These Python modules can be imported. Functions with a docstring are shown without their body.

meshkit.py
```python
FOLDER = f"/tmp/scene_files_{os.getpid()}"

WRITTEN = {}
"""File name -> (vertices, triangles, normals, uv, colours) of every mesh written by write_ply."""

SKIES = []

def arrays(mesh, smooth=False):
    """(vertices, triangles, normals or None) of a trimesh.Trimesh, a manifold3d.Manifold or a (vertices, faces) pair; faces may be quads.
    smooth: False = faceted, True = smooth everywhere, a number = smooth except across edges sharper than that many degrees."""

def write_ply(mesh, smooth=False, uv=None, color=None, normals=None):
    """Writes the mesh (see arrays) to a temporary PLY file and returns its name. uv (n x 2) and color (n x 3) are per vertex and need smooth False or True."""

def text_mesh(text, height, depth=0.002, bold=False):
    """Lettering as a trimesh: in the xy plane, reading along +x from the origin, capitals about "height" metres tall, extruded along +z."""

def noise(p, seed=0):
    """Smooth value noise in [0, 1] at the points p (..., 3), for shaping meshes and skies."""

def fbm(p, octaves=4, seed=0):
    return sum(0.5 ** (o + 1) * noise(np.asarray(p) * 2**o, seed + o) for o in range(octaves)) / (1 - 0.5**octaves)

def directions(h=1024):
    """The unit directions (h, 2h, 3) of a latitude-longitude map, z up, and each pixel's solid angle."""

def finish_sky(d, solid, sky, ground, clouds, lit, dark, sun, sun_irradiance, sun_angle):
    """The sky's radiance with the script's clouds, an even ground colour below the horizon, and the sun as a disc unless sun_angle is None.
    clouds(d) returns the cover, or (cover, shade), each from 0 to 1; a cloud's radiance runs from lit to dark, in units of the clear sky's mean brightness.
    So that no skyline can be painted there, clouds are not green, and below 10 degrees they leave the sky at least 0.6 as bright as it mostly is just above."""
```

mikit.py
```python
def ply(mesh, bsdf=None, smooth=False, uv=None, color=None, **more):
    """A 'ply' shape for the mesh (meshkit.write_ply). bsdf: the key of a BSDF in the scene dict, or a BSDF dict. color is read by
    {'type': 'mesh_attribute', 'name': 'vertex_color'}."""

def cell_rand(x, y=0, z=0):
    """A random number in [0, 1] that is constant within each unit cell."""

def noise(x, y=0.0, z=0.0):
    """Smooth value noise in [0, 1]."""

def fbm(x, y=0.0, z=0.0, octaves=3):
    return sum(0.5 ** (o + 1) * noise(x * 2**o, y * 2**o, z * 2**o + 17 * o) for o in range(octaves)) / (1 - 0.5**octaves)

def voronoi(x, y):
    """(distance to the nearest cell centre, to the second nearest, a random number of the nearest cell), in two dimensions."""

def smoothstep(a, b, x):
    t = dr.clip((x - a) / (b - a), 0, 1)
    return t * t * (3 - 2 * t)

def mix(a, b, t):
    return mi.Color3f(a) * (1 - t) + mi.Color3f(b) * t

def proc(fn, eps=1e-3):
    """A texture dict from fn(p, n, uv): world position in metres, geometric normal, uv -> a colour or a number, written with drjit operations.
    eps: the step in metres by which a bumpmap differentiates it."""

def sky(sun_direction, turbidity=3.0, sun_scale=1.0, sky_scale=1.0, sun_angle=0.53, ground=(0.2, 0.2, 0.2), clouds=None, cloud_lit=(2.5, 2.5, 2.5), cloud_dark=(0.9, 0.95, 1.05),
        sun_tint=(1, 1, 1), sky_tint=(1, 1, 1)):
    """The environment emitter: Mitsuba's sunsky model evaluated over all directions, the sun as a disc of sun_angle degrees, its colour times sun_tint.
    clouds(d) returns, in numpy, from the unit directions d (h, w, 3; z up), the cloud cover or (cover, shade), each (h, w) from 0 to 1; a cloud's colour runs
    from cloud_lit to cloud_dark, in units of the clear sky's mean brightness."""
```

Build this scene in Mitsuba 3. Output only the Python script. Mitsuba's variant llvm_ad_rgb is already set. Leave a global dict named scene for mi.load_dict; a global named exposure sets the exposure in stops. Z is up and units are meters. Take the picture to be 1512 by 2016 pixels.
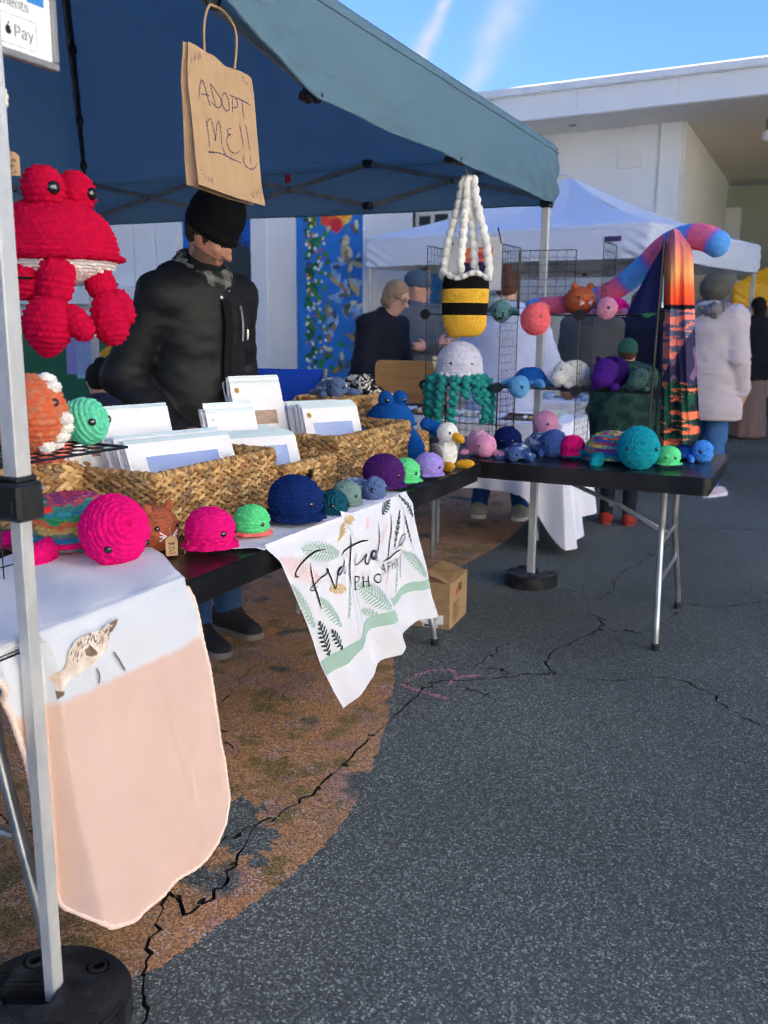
import math, random, numpy as np, trimesh, drjit as dr, mitsuba as mi, mikit, meshkit
import manifold3d as m3
import shapely, shapely.geometry as sg, shapely.affinity as sa
from shapely.ops import unary_union
from scipy.spatial import cKDTree
from mikit import proc, noise, fbm, voronoi, cell_rand, smoothstep, mix

# ------------------------------------------------------------------ camera, sky, exposure
# world: x to the right (away from the stall), y along the long table, z up, metres
scene, labels = {}, {}
T = mi.ScalarTransform4f
EYE = np.array([0.0, 0.0, 1.323])
FWD = np.array([-0.4143, 0.8875, -0.2018]); CUP = np.array([-0.0942, 0.1788, 0.9794])
scene['camera'] = {'type': 'thinlens', 'to_world': T().look_at(origin=EYE.tolist(), target=(EYE + FWD).tolist(), up=CUP.tolist()),
                   'fov': 45.0, 'fov_axis': 'x', 'near_clip': 0.05, 'far_clip': 600.0, 'aperture_radius': 0.0038, 'focus_distance': 2.6}
SUN = (-0.88, 0.06, 0.47)     # winter sun from the left: the whole yard in view lies in the shade of the hall and an unseen block added beside it, the ground beyond x = 5 is sunlit
exposure = 3.95

def trails(d):
    out = 0
    for a, b, w0, w1, c in (((-.3537, .887, .2969), (-.3824, .8891, .2515), .005, .008, .95), ((-.298, .908, .2964), (-.3361, .9145, .2253), .018, .010, .60)):
        a, b = np.array(a) / np.linalg.norm(a), np.array(b) / np.linalg.norm(b)
        n = np.cross(a, b); n /= np.linalg.norm(n)
        along = (a - b) / np.linalg.norm(a - b)
        off, t = d @ n, d @ along
        t0, t1 = b @ along, a @ along
        w = w1 + (w0 - w1) * np.clip((t - t0) / (t1 - t0), -1, 2)
        wob = meshkit.fbm(d * 45.0, 4, 3)
        core = np.exp(-((off + (wob - .5) * w * .9) / np.maximum(w, .004)) ** 2) * (.45 + .75 * meshkit.fbm(d * np.array([60., 60., 60.]), 3, 8))
        out = np.maximum(out, core * c * (d @ a > 0.5) * np.clip((t - t0 + .12) / .12, 0, 1))
    veil = .3 * np.clip(meshkit.fbm(d * np.array([3.0, 3.0, 9.0]), 5, 21) - .42, 0, 1) * np.clip(.25 - d[..., 0], 0, 1)
    return np.clip(out + veil, 0, 1)

scene['sky'] = mikit.sky(SUN, turbidity=2.2, sun_scale=1.5, sky_scale=.58, sun_angle=0.8, clouds=trails, cloud_lit=(1.45, 1.55, 1.75), ground=(.12, .12, .12), sky_tint=(.50, .70, 1.05), sun_tint=(.88, .96, 1.08))

# ------------------------------------------------------------------ helpers
def L(r, g, b):
    c = np.array([r, g, b], float) / 255
    return np.where(c < .04045, c / 12.92, ((c + .055) / 1.055) ** 2.4)
def rgb(c): return {'type': 'rgb', 'value': [float(x) for x in c]}
def col(*c): return rgb(L(*c))
def bsdf(key, base, rough=.6, two=True, **kw):
    b = {'type': 'principled', 'base_color': base, 'roughness': rough, **kw}
    scene[key] = {'type': 'twosided', 'b': b} if two else b
VC = {'type': 'mesh_attribute', 'name': 'vertex_color'}
used = {}
def key_of(name, parent=None):
    k = f'{parent}__{name}' if parent else name
    n = used.get(k, -1) + 1; used[k] = n
    return k if n == 0 else f'{k}_{n:03d}'
def tag(k, label=None, cat=None, group=None, kind=None):
    d = labels.setdefault(k, {})
    for a, b in (('label', label), ('category', cat), ('group', group), ('kind', kind)):
        if b: d[a] = b
    return k
def thing(name, label, cat, group=None):
    return tag(key_of(name), label, cat, group)
def put(name, mesh, mat, parent=None, smooth=30, color=None, label=None, cat=None, group=None, kind=None, **kw):
    k = key_of(name, parent)
    if isinstance(mesh, tuple) and len(mesh) == 3: mesh, color = mesh[:2], mesh[2]
    if color is not None:
        smooth = True if smooth else False
        n = len(mesh[0]) if isinstance(mesh, tuple) else len(mesh.vertices)
        color = np.broadcast_to(np.asarray(color, float), (n, 3))
    scene[k] = mikit.ply(mesh, mat, smooth=smooth, color=color, **kw)
    if label or cat or group or kind: tag(k, label, cat, group, kind)
    return k
def cat(*ms):
    ms = [m for x in ms for m in (x if isinstance(x, list) else [x])]
    out = []
    for m in ms:
        if isinstance(m, tuple):
            f = np.asarray(m[1]); f = np.vstack([f[:, :3], f[:, [0, 2, 3]]]) if f.shape[1] == 4 else f
            m = trimesh.Trimesh(m[0], f, process=False)
        out.append(m)
    return trimesh.util.concatenate(out)
def catc(parts):
    """Joins (vertices, faces, colours) triples."""
    v, f, c, n = [], [], [], 0
    for a, b, d in parts:
        b = np.asarray(b); b = np.vstack([b[:, :3], b[:, [0, 2, 3]]]) if b.shape[1] == 4 else b
        v.append(a); f.append(b + n); c.append(np.broadcast_to(d, (len(a), 3))); n += len(a)
    return np.vstack(v), np.vstack(f), np.vstack(c)
def rotz(a):
    c, s = math.cos(a), math.sin(a); return np.array([[c, -s, 0], [s, c, 0], [0, 0, 1.]])
def roty(a):
    c, s = math.cos(a), math.sin(a); return np.array([[c, 0, s], [0, 1, 0], [-s, 0, c]])
def rotx(a):
    c, s = math.cos(a), math.sin(a); return np.array([[1, 0, 0], [0, c, -s], [0, s, c]])
def box(lo, hi, bev=0.0):
    lo, hi = np.minimum(lo, hi).astype(float), np.maximum(lo, hi).astype(float)
    if bev <= 0:
        m = trimesh.creation.box(hi - lo); m.apply_translation((lo + hi) / 2); return m
    c, h = (lo + hi) / 2, (hi - lo) / 2
    b = min(bev, h.min() * .9)
    pts = [c + np.array([sx, sy, sz]) * (h - b * np.array(e)) for sx in (-1, 1) for sy in (-1, 1) for sz in (-1, 1) for e in ((0, 1, 1), (1, 0, 1), (1, 1, 0))]
    return trimesh.convex.convex_hull(np.array(pts))
def boxat(c, size, R=np.eye(3), bev=0.0):
    h = np.array(size, float) / 2
    m = box(-h, h, bev); m.vertices = m.vertices @ R.T + np.array(c); return m
def frame(t):
    t = np.asarray(t, float) / np.linalg.norm(t)
    a = np.cross(t, [0, 0, 1.] if abs(t[2]) < .9 else [1., 0, 0]); a /= np.linalg.norm(a)
    return t, a, np.cross(t, a)
def beam(p, q, w, h, up=(0, 0, 1)):
    p, q = np.array(p, float), np.array(q, float); t = (q - p); l = np.linalg.norm(t); t /= l
    a = np.cross(up, t); a /= np.linalg.norm(a); b = np.cross(t, a)
    return boxat((p + q) / 2, (l, w, h), np.stack([t, a, b], 1), min(w, h) * .12)
def spline(pts, n):
    """Catmull-Rom curve through pts, n samples."""
    p = np.asarray(pts, float)
    if len(p) < 3: return np.array([p[0] + (p[-1] - p[0]) * t for t in np.linspace(0, 1, n)])
    e = np.vstack([2 * p[0] - p[1], p, 2 * p[-1] - p[-2]])
    out = []
    for x in np.linspace(0, len(p) - 1 - 1e-9, n):
        i = int(x); t = x - i; a, b, c, d = e[i:i + 4]
        out.append(.5 * (2 * b + (c - a) * t + (2 * a - 5 * b + 4 * c - d) * t * t + (3 * b - a - 3 * c + d) * t ** 3))
    return np.array(out)
def tube(pts, r, sides=8, cap=True):
    p = np.asarray(pts, float); n = len(p); r = np.broadcast_to(r, (n,)).astype(float)
    t = np.gradient(p, axis=0); t /= np.linalg.norm(t, axis=1, keepdims=True) + 1e-12
    a = frame(t[0])[1]; A = []
    for i in range(n):
        a = a - t[i] * (a @ t[i]); a /= np.linalg.norm(a) + 1e-12; A.append(a)
    A = np.array(A); Bn = np.cross(t, A); ang = np.arange(sides) * 2 * np.pi / sides
    v = p[:, None] + r[:, None, None] * (np.cos(ang)[None, :, None] * A[:, None] + np.sin(ang)[None, :, None] * Bn[:, None])
    i, j = np.meshgrid(np.arange(n - 1), np.arange(sides), indexing='ij'); k = (j + 1) % sides
    q = np.stack([i * sides + j, i * sides + k, (i + 1) * sides + k, (i + 1) * sides + j], -1).reshape(-1, 4)
    f = np.vstack([q[:, :3], q[:, [0, 2, 3]]]); v = v.reshape(-1, 3)
    if cap:
        m = len(v); v = np.vstack([v, p[:1], p[-1:]]); J = np.arange(sides); K = (J + 1) % sides
        f = np.vstack([f, np.stack([J * 0 + m, K, J], 1), np.stack([J * 0 + m + 1, (n - 1) * sides + J, (n - 1) * sides + K], 1)])
    return trimesh.Trimesh(v, f, process=False)
def rod(p, q, r, sides=8): return tube([p, q], r, sides)
def ball(c, r, n=10, R=None):
    m = trimesh.creation.uv_sphere(1.0, count=[n, 2 * n]); v = m.vertices * np.broadcast_to(r, (3,))
    if R is not None: v = v @ R.T
    return trimesh.Trimesh(v + np.array(c), m.faces, process=False)
def poly_extrude(poly, h, bev=0.0):
    """A prism of the shapely polygon from z = 0 to h, its top edge bevelled."""
    ps = getattr(poly, 'geoms', [poly]); out = []
    for g in ps:
        if g.area < 1e-9: continue
        if bev > 0:
            a = trimesh.creation.extrude_polygon(g, h - bev, engine='earcut')
            inner = g.buffer(-bev * .45)
            b = trimesh.creation.extrude_polygon(inner if inner.geom_type == 'Polygon' else g, bev * .6, engine='earcut'); b.apply_translation([0, 0, h - bev])
            c2 = g.buffer(-bev)
            c = trimesh.creation.extrude_polygon(c2 if c2.geom_type == 'Polygon' else inner, bev * .4, engine='earcut'); c.apply_translation([0, 0, h - bev * .4])
            out += [a, b, c]
        else: out.append(trimesh.creation.extrude_polygon(g, h, engine='earcut'))
    return trimesh.util.concatenate(out)
def sheet(fn, nu, nv):
    """A grid surface fn(u, v) -> (n, 3), u and v in [0, 1]; returns vertices, faces, u, v."""
    u, v = np.meshgrid(np.linspace(0, 1, nu), np.linspace(0, 1, nv), indexing='ij')
    P = fn(u.ravel(), v.ravel()); i, j = np.meshgrid(np.arange(nu - 1), np.arange(nv - 1), indexing='ij')
    a = (i * nv + j).ravel()
    return P, np.stack([a, a + nv, a + nv + 1, a + 1], 1), u.ravel(), v.ravel()
def stroke(pts, w, n=None, taper=.35):
    """A pen stroke as a shapely shape, thinner at its ends."""
    p = spline(pts, n or max(8, 6 * len(pts)))
    t = np.linspace(0, 1, len(p)); ww = w * (taper + (1 - taper) * np.minimum(1, 5 * np.minimum(t, 1 - t)))
    return unary_union([sg.LineString([p[i], p[i + 1]]).buffer(max(ww[i], 1e-5) / 2, 4) for i in range(len(p) - 1) if np.linalg.norm(p[i + 1] - p[i]) > 1e-9])
def flat(poly, edge=None):
    """Triangles of a shapely shape: (n, 2) points and faces, split down to the edge length."""
    ms = []
    for g in getattr(poly, 'geoms', [poly]):
        if g.geom_type != 'Polygon' or g.area < 1e-10: continue
        v, f = trimesh.creation.triangulate_polygon(g, engine='earcut')
        v3 = np.c_[v, np.zeros(len(v))]
        if edge:
            v3, f = trimesh.remesh.subdivide_to_size(v3, f, edge, max_iter=12)
        ms.append(trimesh.Trimesh(v3, f, process=False))
    m = trimesh.util.concatenate(ms)
    m.merge_vertices()
    return np.array(m.vertices)[:, :2], np.array(m.faces)
def hashr(i, j=0, s=0):
    h = (np.asarray(i, np.int64) * 374761393 + np.asarray(j, np.int64) * 668265263 + s * 144665) & 0xFFFFFFFF
    h = ((h ^ (h >> 13)) * 1274126177) & 0xFFFFFFFF
    return ((h ^ (h >> 16)) & 0xFFFFFF) / 16777215.0

# -------- surface nets: a smooth mesh of a signed distance function
def surfnet(f, lo, hi, h):
    lo, hi = np.array(lo, float), np.array(hi, float)
    n = np.ceil((hi - lo) / h).astype(int) + 1
    ax = [lo[k] + h * np.arange(n[k]) for k in range(3)]
    # a coarse pass first: the fine grid is evaluated only near the surface
    m = 4; nc = -(-(n - 1) // m) + 1
    cx = [lo[k] + h * m * np.arange(nc[k]) for k in range(3)]
    Dc = f(np.stack(np.meshgrid(*cx, indexing='ij'), -1).reshape(-1, 3)).reshape(nc)
    near = np.zeros(nc, bool); near |= np.abs(Dc) < h * m * 1.5 + .012
    i0 = [np.minimum((np.arange(n[k]) + m // 2) // m, nc[k] - 1) for k in range(3)]
    g = np.ix_(*i0); D = Dc[g].copy(); sel = np.argwhere(near[g])
    D[tuple(sel.T)] = f(lo + h * sel)
    S = D < 0
    cs = [(a, b, c) for a in (0, 1) for b in (0, 1) for c in (0, 1)]
    cell = lambda A, o: A[o[0]:n[0] - 1 + o[0], o[1]:n[1] - 1 + o[1], o[2]:n[2] - 1 + o[2]]
    cnt = sum(cell(S, o).astype(int) for o in cs)
    act = (cnt > 0) & (cnt < 8)
    idx = np.full(act.shape, -1); idx[act] = np.arange(act.sum())
    base = np.argwhere(act); acc = np.zeros((len(base), 3)); w = np.zeros(len(base))
    for a in cs:
        for k in range(3):
            if a[k]: continue
            b = list(a); b[k] = 1; b = tuple(b)
            da, db = cell(D, a)[act], cell(D, b)[act]; x = (da < 0) != (db < 0)
            t = np.where(x, da / np.where(x, da - db, 1), 0)
            p = np.array(a, float) + np.eye(3)[k] * t[:, None]
            acc += np.where(x[:, None], p, 0); w += x
    V = lo + h * (base + acc / w[:, None]); F = []
    for k in range(3):
        i1, i2 = (k + 1) % 3, (k + 2) % 3
        sl = [slice(1, n[m] - 1) for m in range(3)]; sl[k] = slice(0, n[k] - 1)
        s0 = S[tuple(sl)]; sl2 = list(sl); sl2[k] = slice(1, n[k]); s1 = S[tuple(sl2)]
        e = np.argwhere(s0 != s1); inside = s0[s0 != s1]
        e = e + np.array([0 if m == k else 1 for m in range(3)])
        d1, d2 = np.eye(3, dtype=int)[i1], np.eye(3, dtype=int)[i2]
        q = [idx[tuple((e - o).T)] for o in (d1 + d2, d2, 0 * d1, d1)]
        q = np.stack(q, 1); q[~inside] = q[~inside][:, ::-1]; F.append(q)
    F = np.vstack(F)
    return V, np.vstack([F[:, :3], F[:, [0, 2, 3]]])
def cone(p, a, b, ra, rb):
    """Distance to a round cone from a (radius ra) to b (radius rb)."""
    a, b = np.asarray(a, float), np.asarray(b, float); d = b - a
    t = np.clip((p - a) @ d / max(d @ d, 1e-12), 0, 1)
    return np.linalg.norm(p - a - t[:, None] * d, axis=1) - (ra + (rb - ra) * t)
def ell(p, c, r, R=None):
    q = p - np.asarray(c, float)
    if R is not None: q = q @ R
    r = np.asarray(r, float); k = np.linalg.norm(q / r, axis=1); k2 = np.linalg.norm(q / r ** 2, axis=1)
    return k * (k - 1) / np.maximum(k2, 1e-9)
def smin(a, b, k):
    h = np.clip(.5 + .5 * (b - a) / k, 0, 1); return b + (a - b) * h - k * h * (1 - h)
def smax(a, b, k): return -smin(-a, -b, k)

# ------------------------------------------------------------------ materials
def fabric(key, base, rough=.9, sheen=.3, bump=None, spec=.25, **kw):
    bsdf(key, base, rough, specular=spec, sheen=sheen, sheen_tint=.6, **kw)
    if bump: scene[key] = {'type': 'bumpmap', 'scale': bump[1], 'tex': proc(bump[0], eps=bump[2] if len(bump) > 2 else 1e-3), 'b': scene[key]}
def fuzz(p, n, uv): return noise(p.x * 420, p.y * 420, p.z * 420) + .6 * noise(p.x * 900, p.y * 900, p.z * 900)
fabric('m_yarn', VC, .95, .55, (fuzz, .0011, 6e-4), .12)
def weave(p, n, uv): return dr.sin(p.x * 1500 + p.z * 900) * dr.sin(p.y * 1500 - p.z * 900) * .5 + .8 * fbm(p.x * 60, p.y * 60, p.z * 60, 3)
fabric('m_cloth', VC, .85, .2, (weave, .0006, 8e-4), .25)
bsdf('m_vc', VC, .6, specular=.35)
bsdf('m_nylon', VC, .6, specular=.35)
bsdf('m_vcs', VC, .35, specular=.5)
bsdf('m_skin', VC, .5, specular=.35)
bsdf('m_eye', rgb([.004, .004, .005]), .06, specular=.8, clearcoat=1.0, clearcoat_gloss=.95)
def grit(p, n, uv): return fbm(p.x * 300, p.y * 300, p.z * 300, 2)
def scuff(lo, hi, f=18.0): return lambda p, n, uv: mix(lo, hi, smoothstep(.4, .75, fbm(p.x * f, p.y * f, p.z * f * .5, 4)))
bsdf('m_pole', proc(scuff([.50, .51, .52], [.60, .60, .59])), .38, metallic=.25, specular=.5)
bsdf('m_bar', proc(scuff([.20, .21, .22], [.27, .27, .27])), .45, metallic=.2)
bsdf('m_steel', proc(scuff([.36, .37, .38], [.50, .50, .50], 30)), .32, metallic=.75)
bsdf('m_black', proc(scuff([.010, .010, .011], [.022, .022, .023])), .45, specular=.45)
scene['m_black'] = {'type': 'bumpmap', 'scale': .0004, 'tex': proc(grit), 'b': scene['m_black']}
bsdf('m_weight', proc(scuff([.008, .008, .010], [.03, .031, .033], 25)), .55, specular=.4)
scene['m_weight'] = {'type': 'bumpmap', 'scale': .0007, 'tex': proc(grit), 'b': scene['m_weight']}
bsdf('m_table', proc(scuff([.006, .006, .007], [.014, .014, .015], 9)), .30, specular=.45)
scene['m_table'] = {'type': 'bumpmap', 'scale': .00025, 'tex': proc(grit), 'b': scene['m_table']}
bsdf('m_wire', rgb([.006, .006, .006]), .4)
bsdf('m_kraft', proc(lambda p, n, uv: mix([.42, .27, .15], [.50, .335, .20], fbm(p.x * 90, p.y * 90, p.z * 25, 4))), .85, specular=.2)
bsdf('m_card', proc(lambda p, n, uv: mix([.30, .19, .095], [.40, .26, .14], fbm(p.x * 14, p.y * 14, p.z * 60, 4))), .85, specular=.2)
bsdf('m_mat', rgb(L(232, 232, 236)), .35, specular=.5, clearcoat=.6, clearcoat_gloss=.9)
bsdf('m_white', rgb(L(236, 236, 236)), .6)
bsdf('m_ink', rgb(L(26, 24, 30)), .7, specular=.2)
bsdf('m_pen', rgb(L(70, 60, 95)), .7, specular=.2)
bsdf('m_chrome', rgb([.6, .6, .62]), .2, metallic=.9)
bsdf('m_red', rgb(L(190, 25, 30)), .4)
# ================================================================== SETTING
rng = np.random.default_rng(7)
# ---- ground: asphalt with real cracks cut into it, and a painted pavement whose edge shares the same cut
def asphalt(p, n, uv):
    d1, d2, w = voronoi(p.x * 215, p.y * 215)
    e1, e2, w2 = voronoi(p.x * 110 + 7, p.y * 110)
    stone = dr.select(w > .955, .28, dr.select(w > .82, .16, dr.select(w > .40, .084, .050)))
    big = dr.select(w2 > .96, .22, dr.select(w2 > .78, .13, .058))
    isbig = smoothstep(.40, .33, e1) * dr.select(w2 > .60, 1.0, 0.0)
    g = dr.lerp(stone, big, isbig)
    tar = smoothstep(.02, .16, dr.lerp(d2 - d1, e2 - e1, isbig))
    big_patch = fbm(p.x * 1.3, p.y * 1.3, 0, 4)
    g = g * (.35 + .65 * tar) * (.66 + .72 * big_patch)
    hue = mix([.84, 1.04, 1.10], [.98, 1.04, .98], cell_rand(w * 977, w2 * 91))
    return hue * mi.Color3f(g * 1.42)
def asphalt_h(p, n, uv):
    d1, d2, w = voronoi(p.x * 215, p.y * 215)
    e1, e2, w2 = voronoi(p.x * 110 + 7, p.y * 110)
    return (.5 + w) * smoothstep(.75, .1, d1) + 1.2 * smoothstep(.5, .1, e1) * dr.select(w2 > .6, 1.0, 0.0)
def paint(p, n, uv):
    d1, d2, w = voronoi(p.x * 215, p.y * 215)
    big = fbm(p.x * 3.1, p.y * 3.1, 3, 4); mid = fbm(p.x * 17, p.y * 17, 5, 3)
    c = mix([.42, .215, .105], [.50, .28, .15], big)
    c = mix(c, [.20, .155, .055], smoothstep(.54, .72, fbm(p.x * 9 + 31, p.y * 9, 0, 3)) * .8)
    c = mix(c, [.40, .235, .20], smoothstep(.56, .70, fbm(p.x * 12 + 3, p.y * 12 + 50, 0, 3)) * .7)
    c = c * (.42 + 1.0 * w)
    c = mix(c, [.55, .52, .54], dr.select(w > .93, 1.0, 0.0) * smoothstep(.45, .6, mid))
    worn = smoothstep(.735, .765, fbm(p.x * 5.5 + 90, p.y * 5.5 + 11, 0, 5) + .10 * (w - .5))
    return mix(c, asphalt(p, n, uv) * .8, worn)
bsdf('m_asphalt0', proc(asphalt), .75, two=False, specular=.3)
scene['m_asphalt'] = {'type': 'bumpmap', 'scale': .0022, 'tex': proc(asphalt_h, eps=4e-4), 'b': scene.pop('m_asphalt0')}
bsdf('m_paint0', proc(paint), .7, two=False, specular=.3)
scene['m_paint'] = {'type': 'bumpmap', 'scale': .0016, 'tex': proc(asphalt_h, eps=4e-4), 'b': scene.pop('m_paint0')}
bsdf('m_crack', proc(lambda p, n, uv: mix([.012, .012, .012], [.03, .028, .025], fbm(p.x * 200, p.y * 200, 0, 2))), .95)
cracks = [([(-1.214, 2.613), (-1.212, 2.368), (-1.197, 2.178), (-1.217, 2.025), (-1.261, 1.9), (-1.299, 1.791), (-1.332, 1.77), (-1.42, 1.74)], .016),
          ([(-1.261, 1.9), (-1.211, 1.752), (-1.19, 1.689), (-1.181, 1.603), (-1.188, 1.515), (-1.278, 1.566), (-1.216, 1.441), (-1.171, 1.352), (-1.119, 1.277), (-1.067, 1.21), (-1.02, 1.05), (-.98, .8)], .019),
          ([(-1.214, 2.613), (-1.218, 2.949), (-1.17, 3.082), (-.998, 3.196), (-.918, 3.294), (-.839, 3.334), (-.9, 3.52), (-.794, 3.927), (-.823, 4.113), (-.863, 4.134)], .020),
          ([(-.998, 3.196), (-.996, 3.285), (-1.121, 3.283), (-1.104, 3.518), (-1.07, 3.72)], .012),
          ([(-.839, 3.334), (-.62, 3.357), (-.433, 3.478), (-.298, 3.434), (-.177, 3.264), (-.054, 3.186), (.2, 3.05), (.6, 3.1)], .017),
          ([(-.791, 3.967), (-.636, 3.968), (-.553, 4.127), (-.5, 4.4)], .011), ([(-.853, 4.605), (-.888, 4.912), (-.773, 5.541), (-.74, 5.928), (-.904, 6.171)], .016),
          ([(-.553, 4.514), (-.333, 4.534), (-.136, 4.725), (.3, 4.9)], .014), ([(-.753, 6.25), (-.48, 6.392), (.1, 6.5)], .018), ([(-1.0, 4.35), (-.88, 4.42), (-.853, 4.605)], .010),
          ([(-1.1, 3.05), (-.98, 3.02), (-.93, 2.92)], .008), ([(-2.4, 1.55), (-2.1, 1.68), (-1.75, 1.62), (-1.42, 1.74)], .012), ([(-1.9, 2.9), (-1.75, 2.4), (-1.5, 2.2)], .010)]
ck = []
for i, (pts, w) in enumerate(cracks):
    p = spline(pts, max(12, int(38 * sum(np.hypot(*(np.array(pts[k + 1]) - pts[k])) for k in range(len(pts) - 1)))))
    p = p + rng.normal(0, .0075, p.shape)
    for k in range(len(p) - 1):
        t = (k + .5) / (len(p) - 1); ww = w * (.25 + .95 * rng.random()) * (.35 + .65 * min(1, 6 * min(t, 1 - t) + (.3 if t < .5 else 0))) * .50
        ck.append(sg.LineString([p[k], p[k + 1]]).buffer(ww / 2, 2))
for q in range(60):   # crumbled bits along the lines
    pts, w = cracks[int(rng.integers(len(cracks)))]; j = int(rng.integers(len(pts) - 1)); c = np.array(pts[j]) + (np.array(pts[j + 1]) - pts[j]) * rng.random() + rng.normal(0, .010, 2)
    ck.append(sa.rotate(sa.scale(sg.Point(c).buffer(.006 + .006 * rng.random(), 2), 1.6, .8), rng.random() * 180))
ck = unary_union(ck).simplify(.0008)
edge = spline([(-9.5, .9), (-3.0, .85), (-1.9, .93), (-1.42, 1.05), (-1.169, 1.285), (-1.105, 1.495), (-1.051, 1.805), (-1.072, 2.127), (-1.22, 2.654), (-1.371, 3.039), (-1.603, 3.52), (-1.704, 3.795), (-1.72, 4.487), (-1.68, 5.438), (-1.863, 6.763), (-2.5, 8.0), (-9.5, 8.2)], 700)
edge = edge + np.c_[np.zeros(700), np.zeros(700)] + rng.normal(0, .0035, edge.shape)
painted = sg.Polygon(edge).buffer(0)
bare = unary_union([sg.Polygon([(c[0] + r * (.55 + .75 * rng.random()) * math.cos(a), c[1] + r * (.6 + .7 * rng.random()) * math.sin(a)) for a in np.linspace(0, 6.28, 40)[:-1]]).buffer(0) for c, r in (((-1.345, 1.93), .085), ((-1.235, 1.83), .075), ((-1.29, 1.86), .05), ((-1.16, 1.76), .028))])
painted = painted.difference(bare)
ground = sg.box(-60, -40, 60, 60).difference(painted).difference(ck)
inside = painted.difference(ck)
def ground_mesh(poly):
    v, f = flat(poly); return trimesh.Trimesh(np.c_[v, np.zeros(len(v))], f[:, ::1] if True else f, process=False)
def face_up(m):
    n = np.cross(m.vertices[m.faces[:, 1]] - m.vertices[m.faces[:, 0]], m.vertices[m.faces[:, 2]] - m.vertices[m.faces[:, 0]])
    m.faces = np.where((n[:, 2] < 0)[:, None], m.faces[:, ::-1], m.faces); return m
put('asphalt_ground', face_up(ground_mesh(ground)), 'm_asphalt', smooth=False, kind='structure')
put('painted_pavement', face_up(ground_mesh(inside)), 'm_paint', smooth=False, kind='structure')
cm = poly_extrude(ck, .014); cm.apply_translation([0, 0, -.014])
keep = ~((cm.triangles_center[:, 2] > -1e-5))
cm.update_faces(keep); cm.invert()
put('crack', cm, 'm_crack', 'asphalt_ground', smooth=False, label='dark crack running across the asphalt', kind='stuff')
far = 400.0
ring = sg.box(-far, -far, far, far).difference(sg.box(-60, -40, 60, 60))
put('distant_ground', face_up(ground_mesh(ring)), 'm_asphalt', smooth=False, kind='structure')
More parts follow.
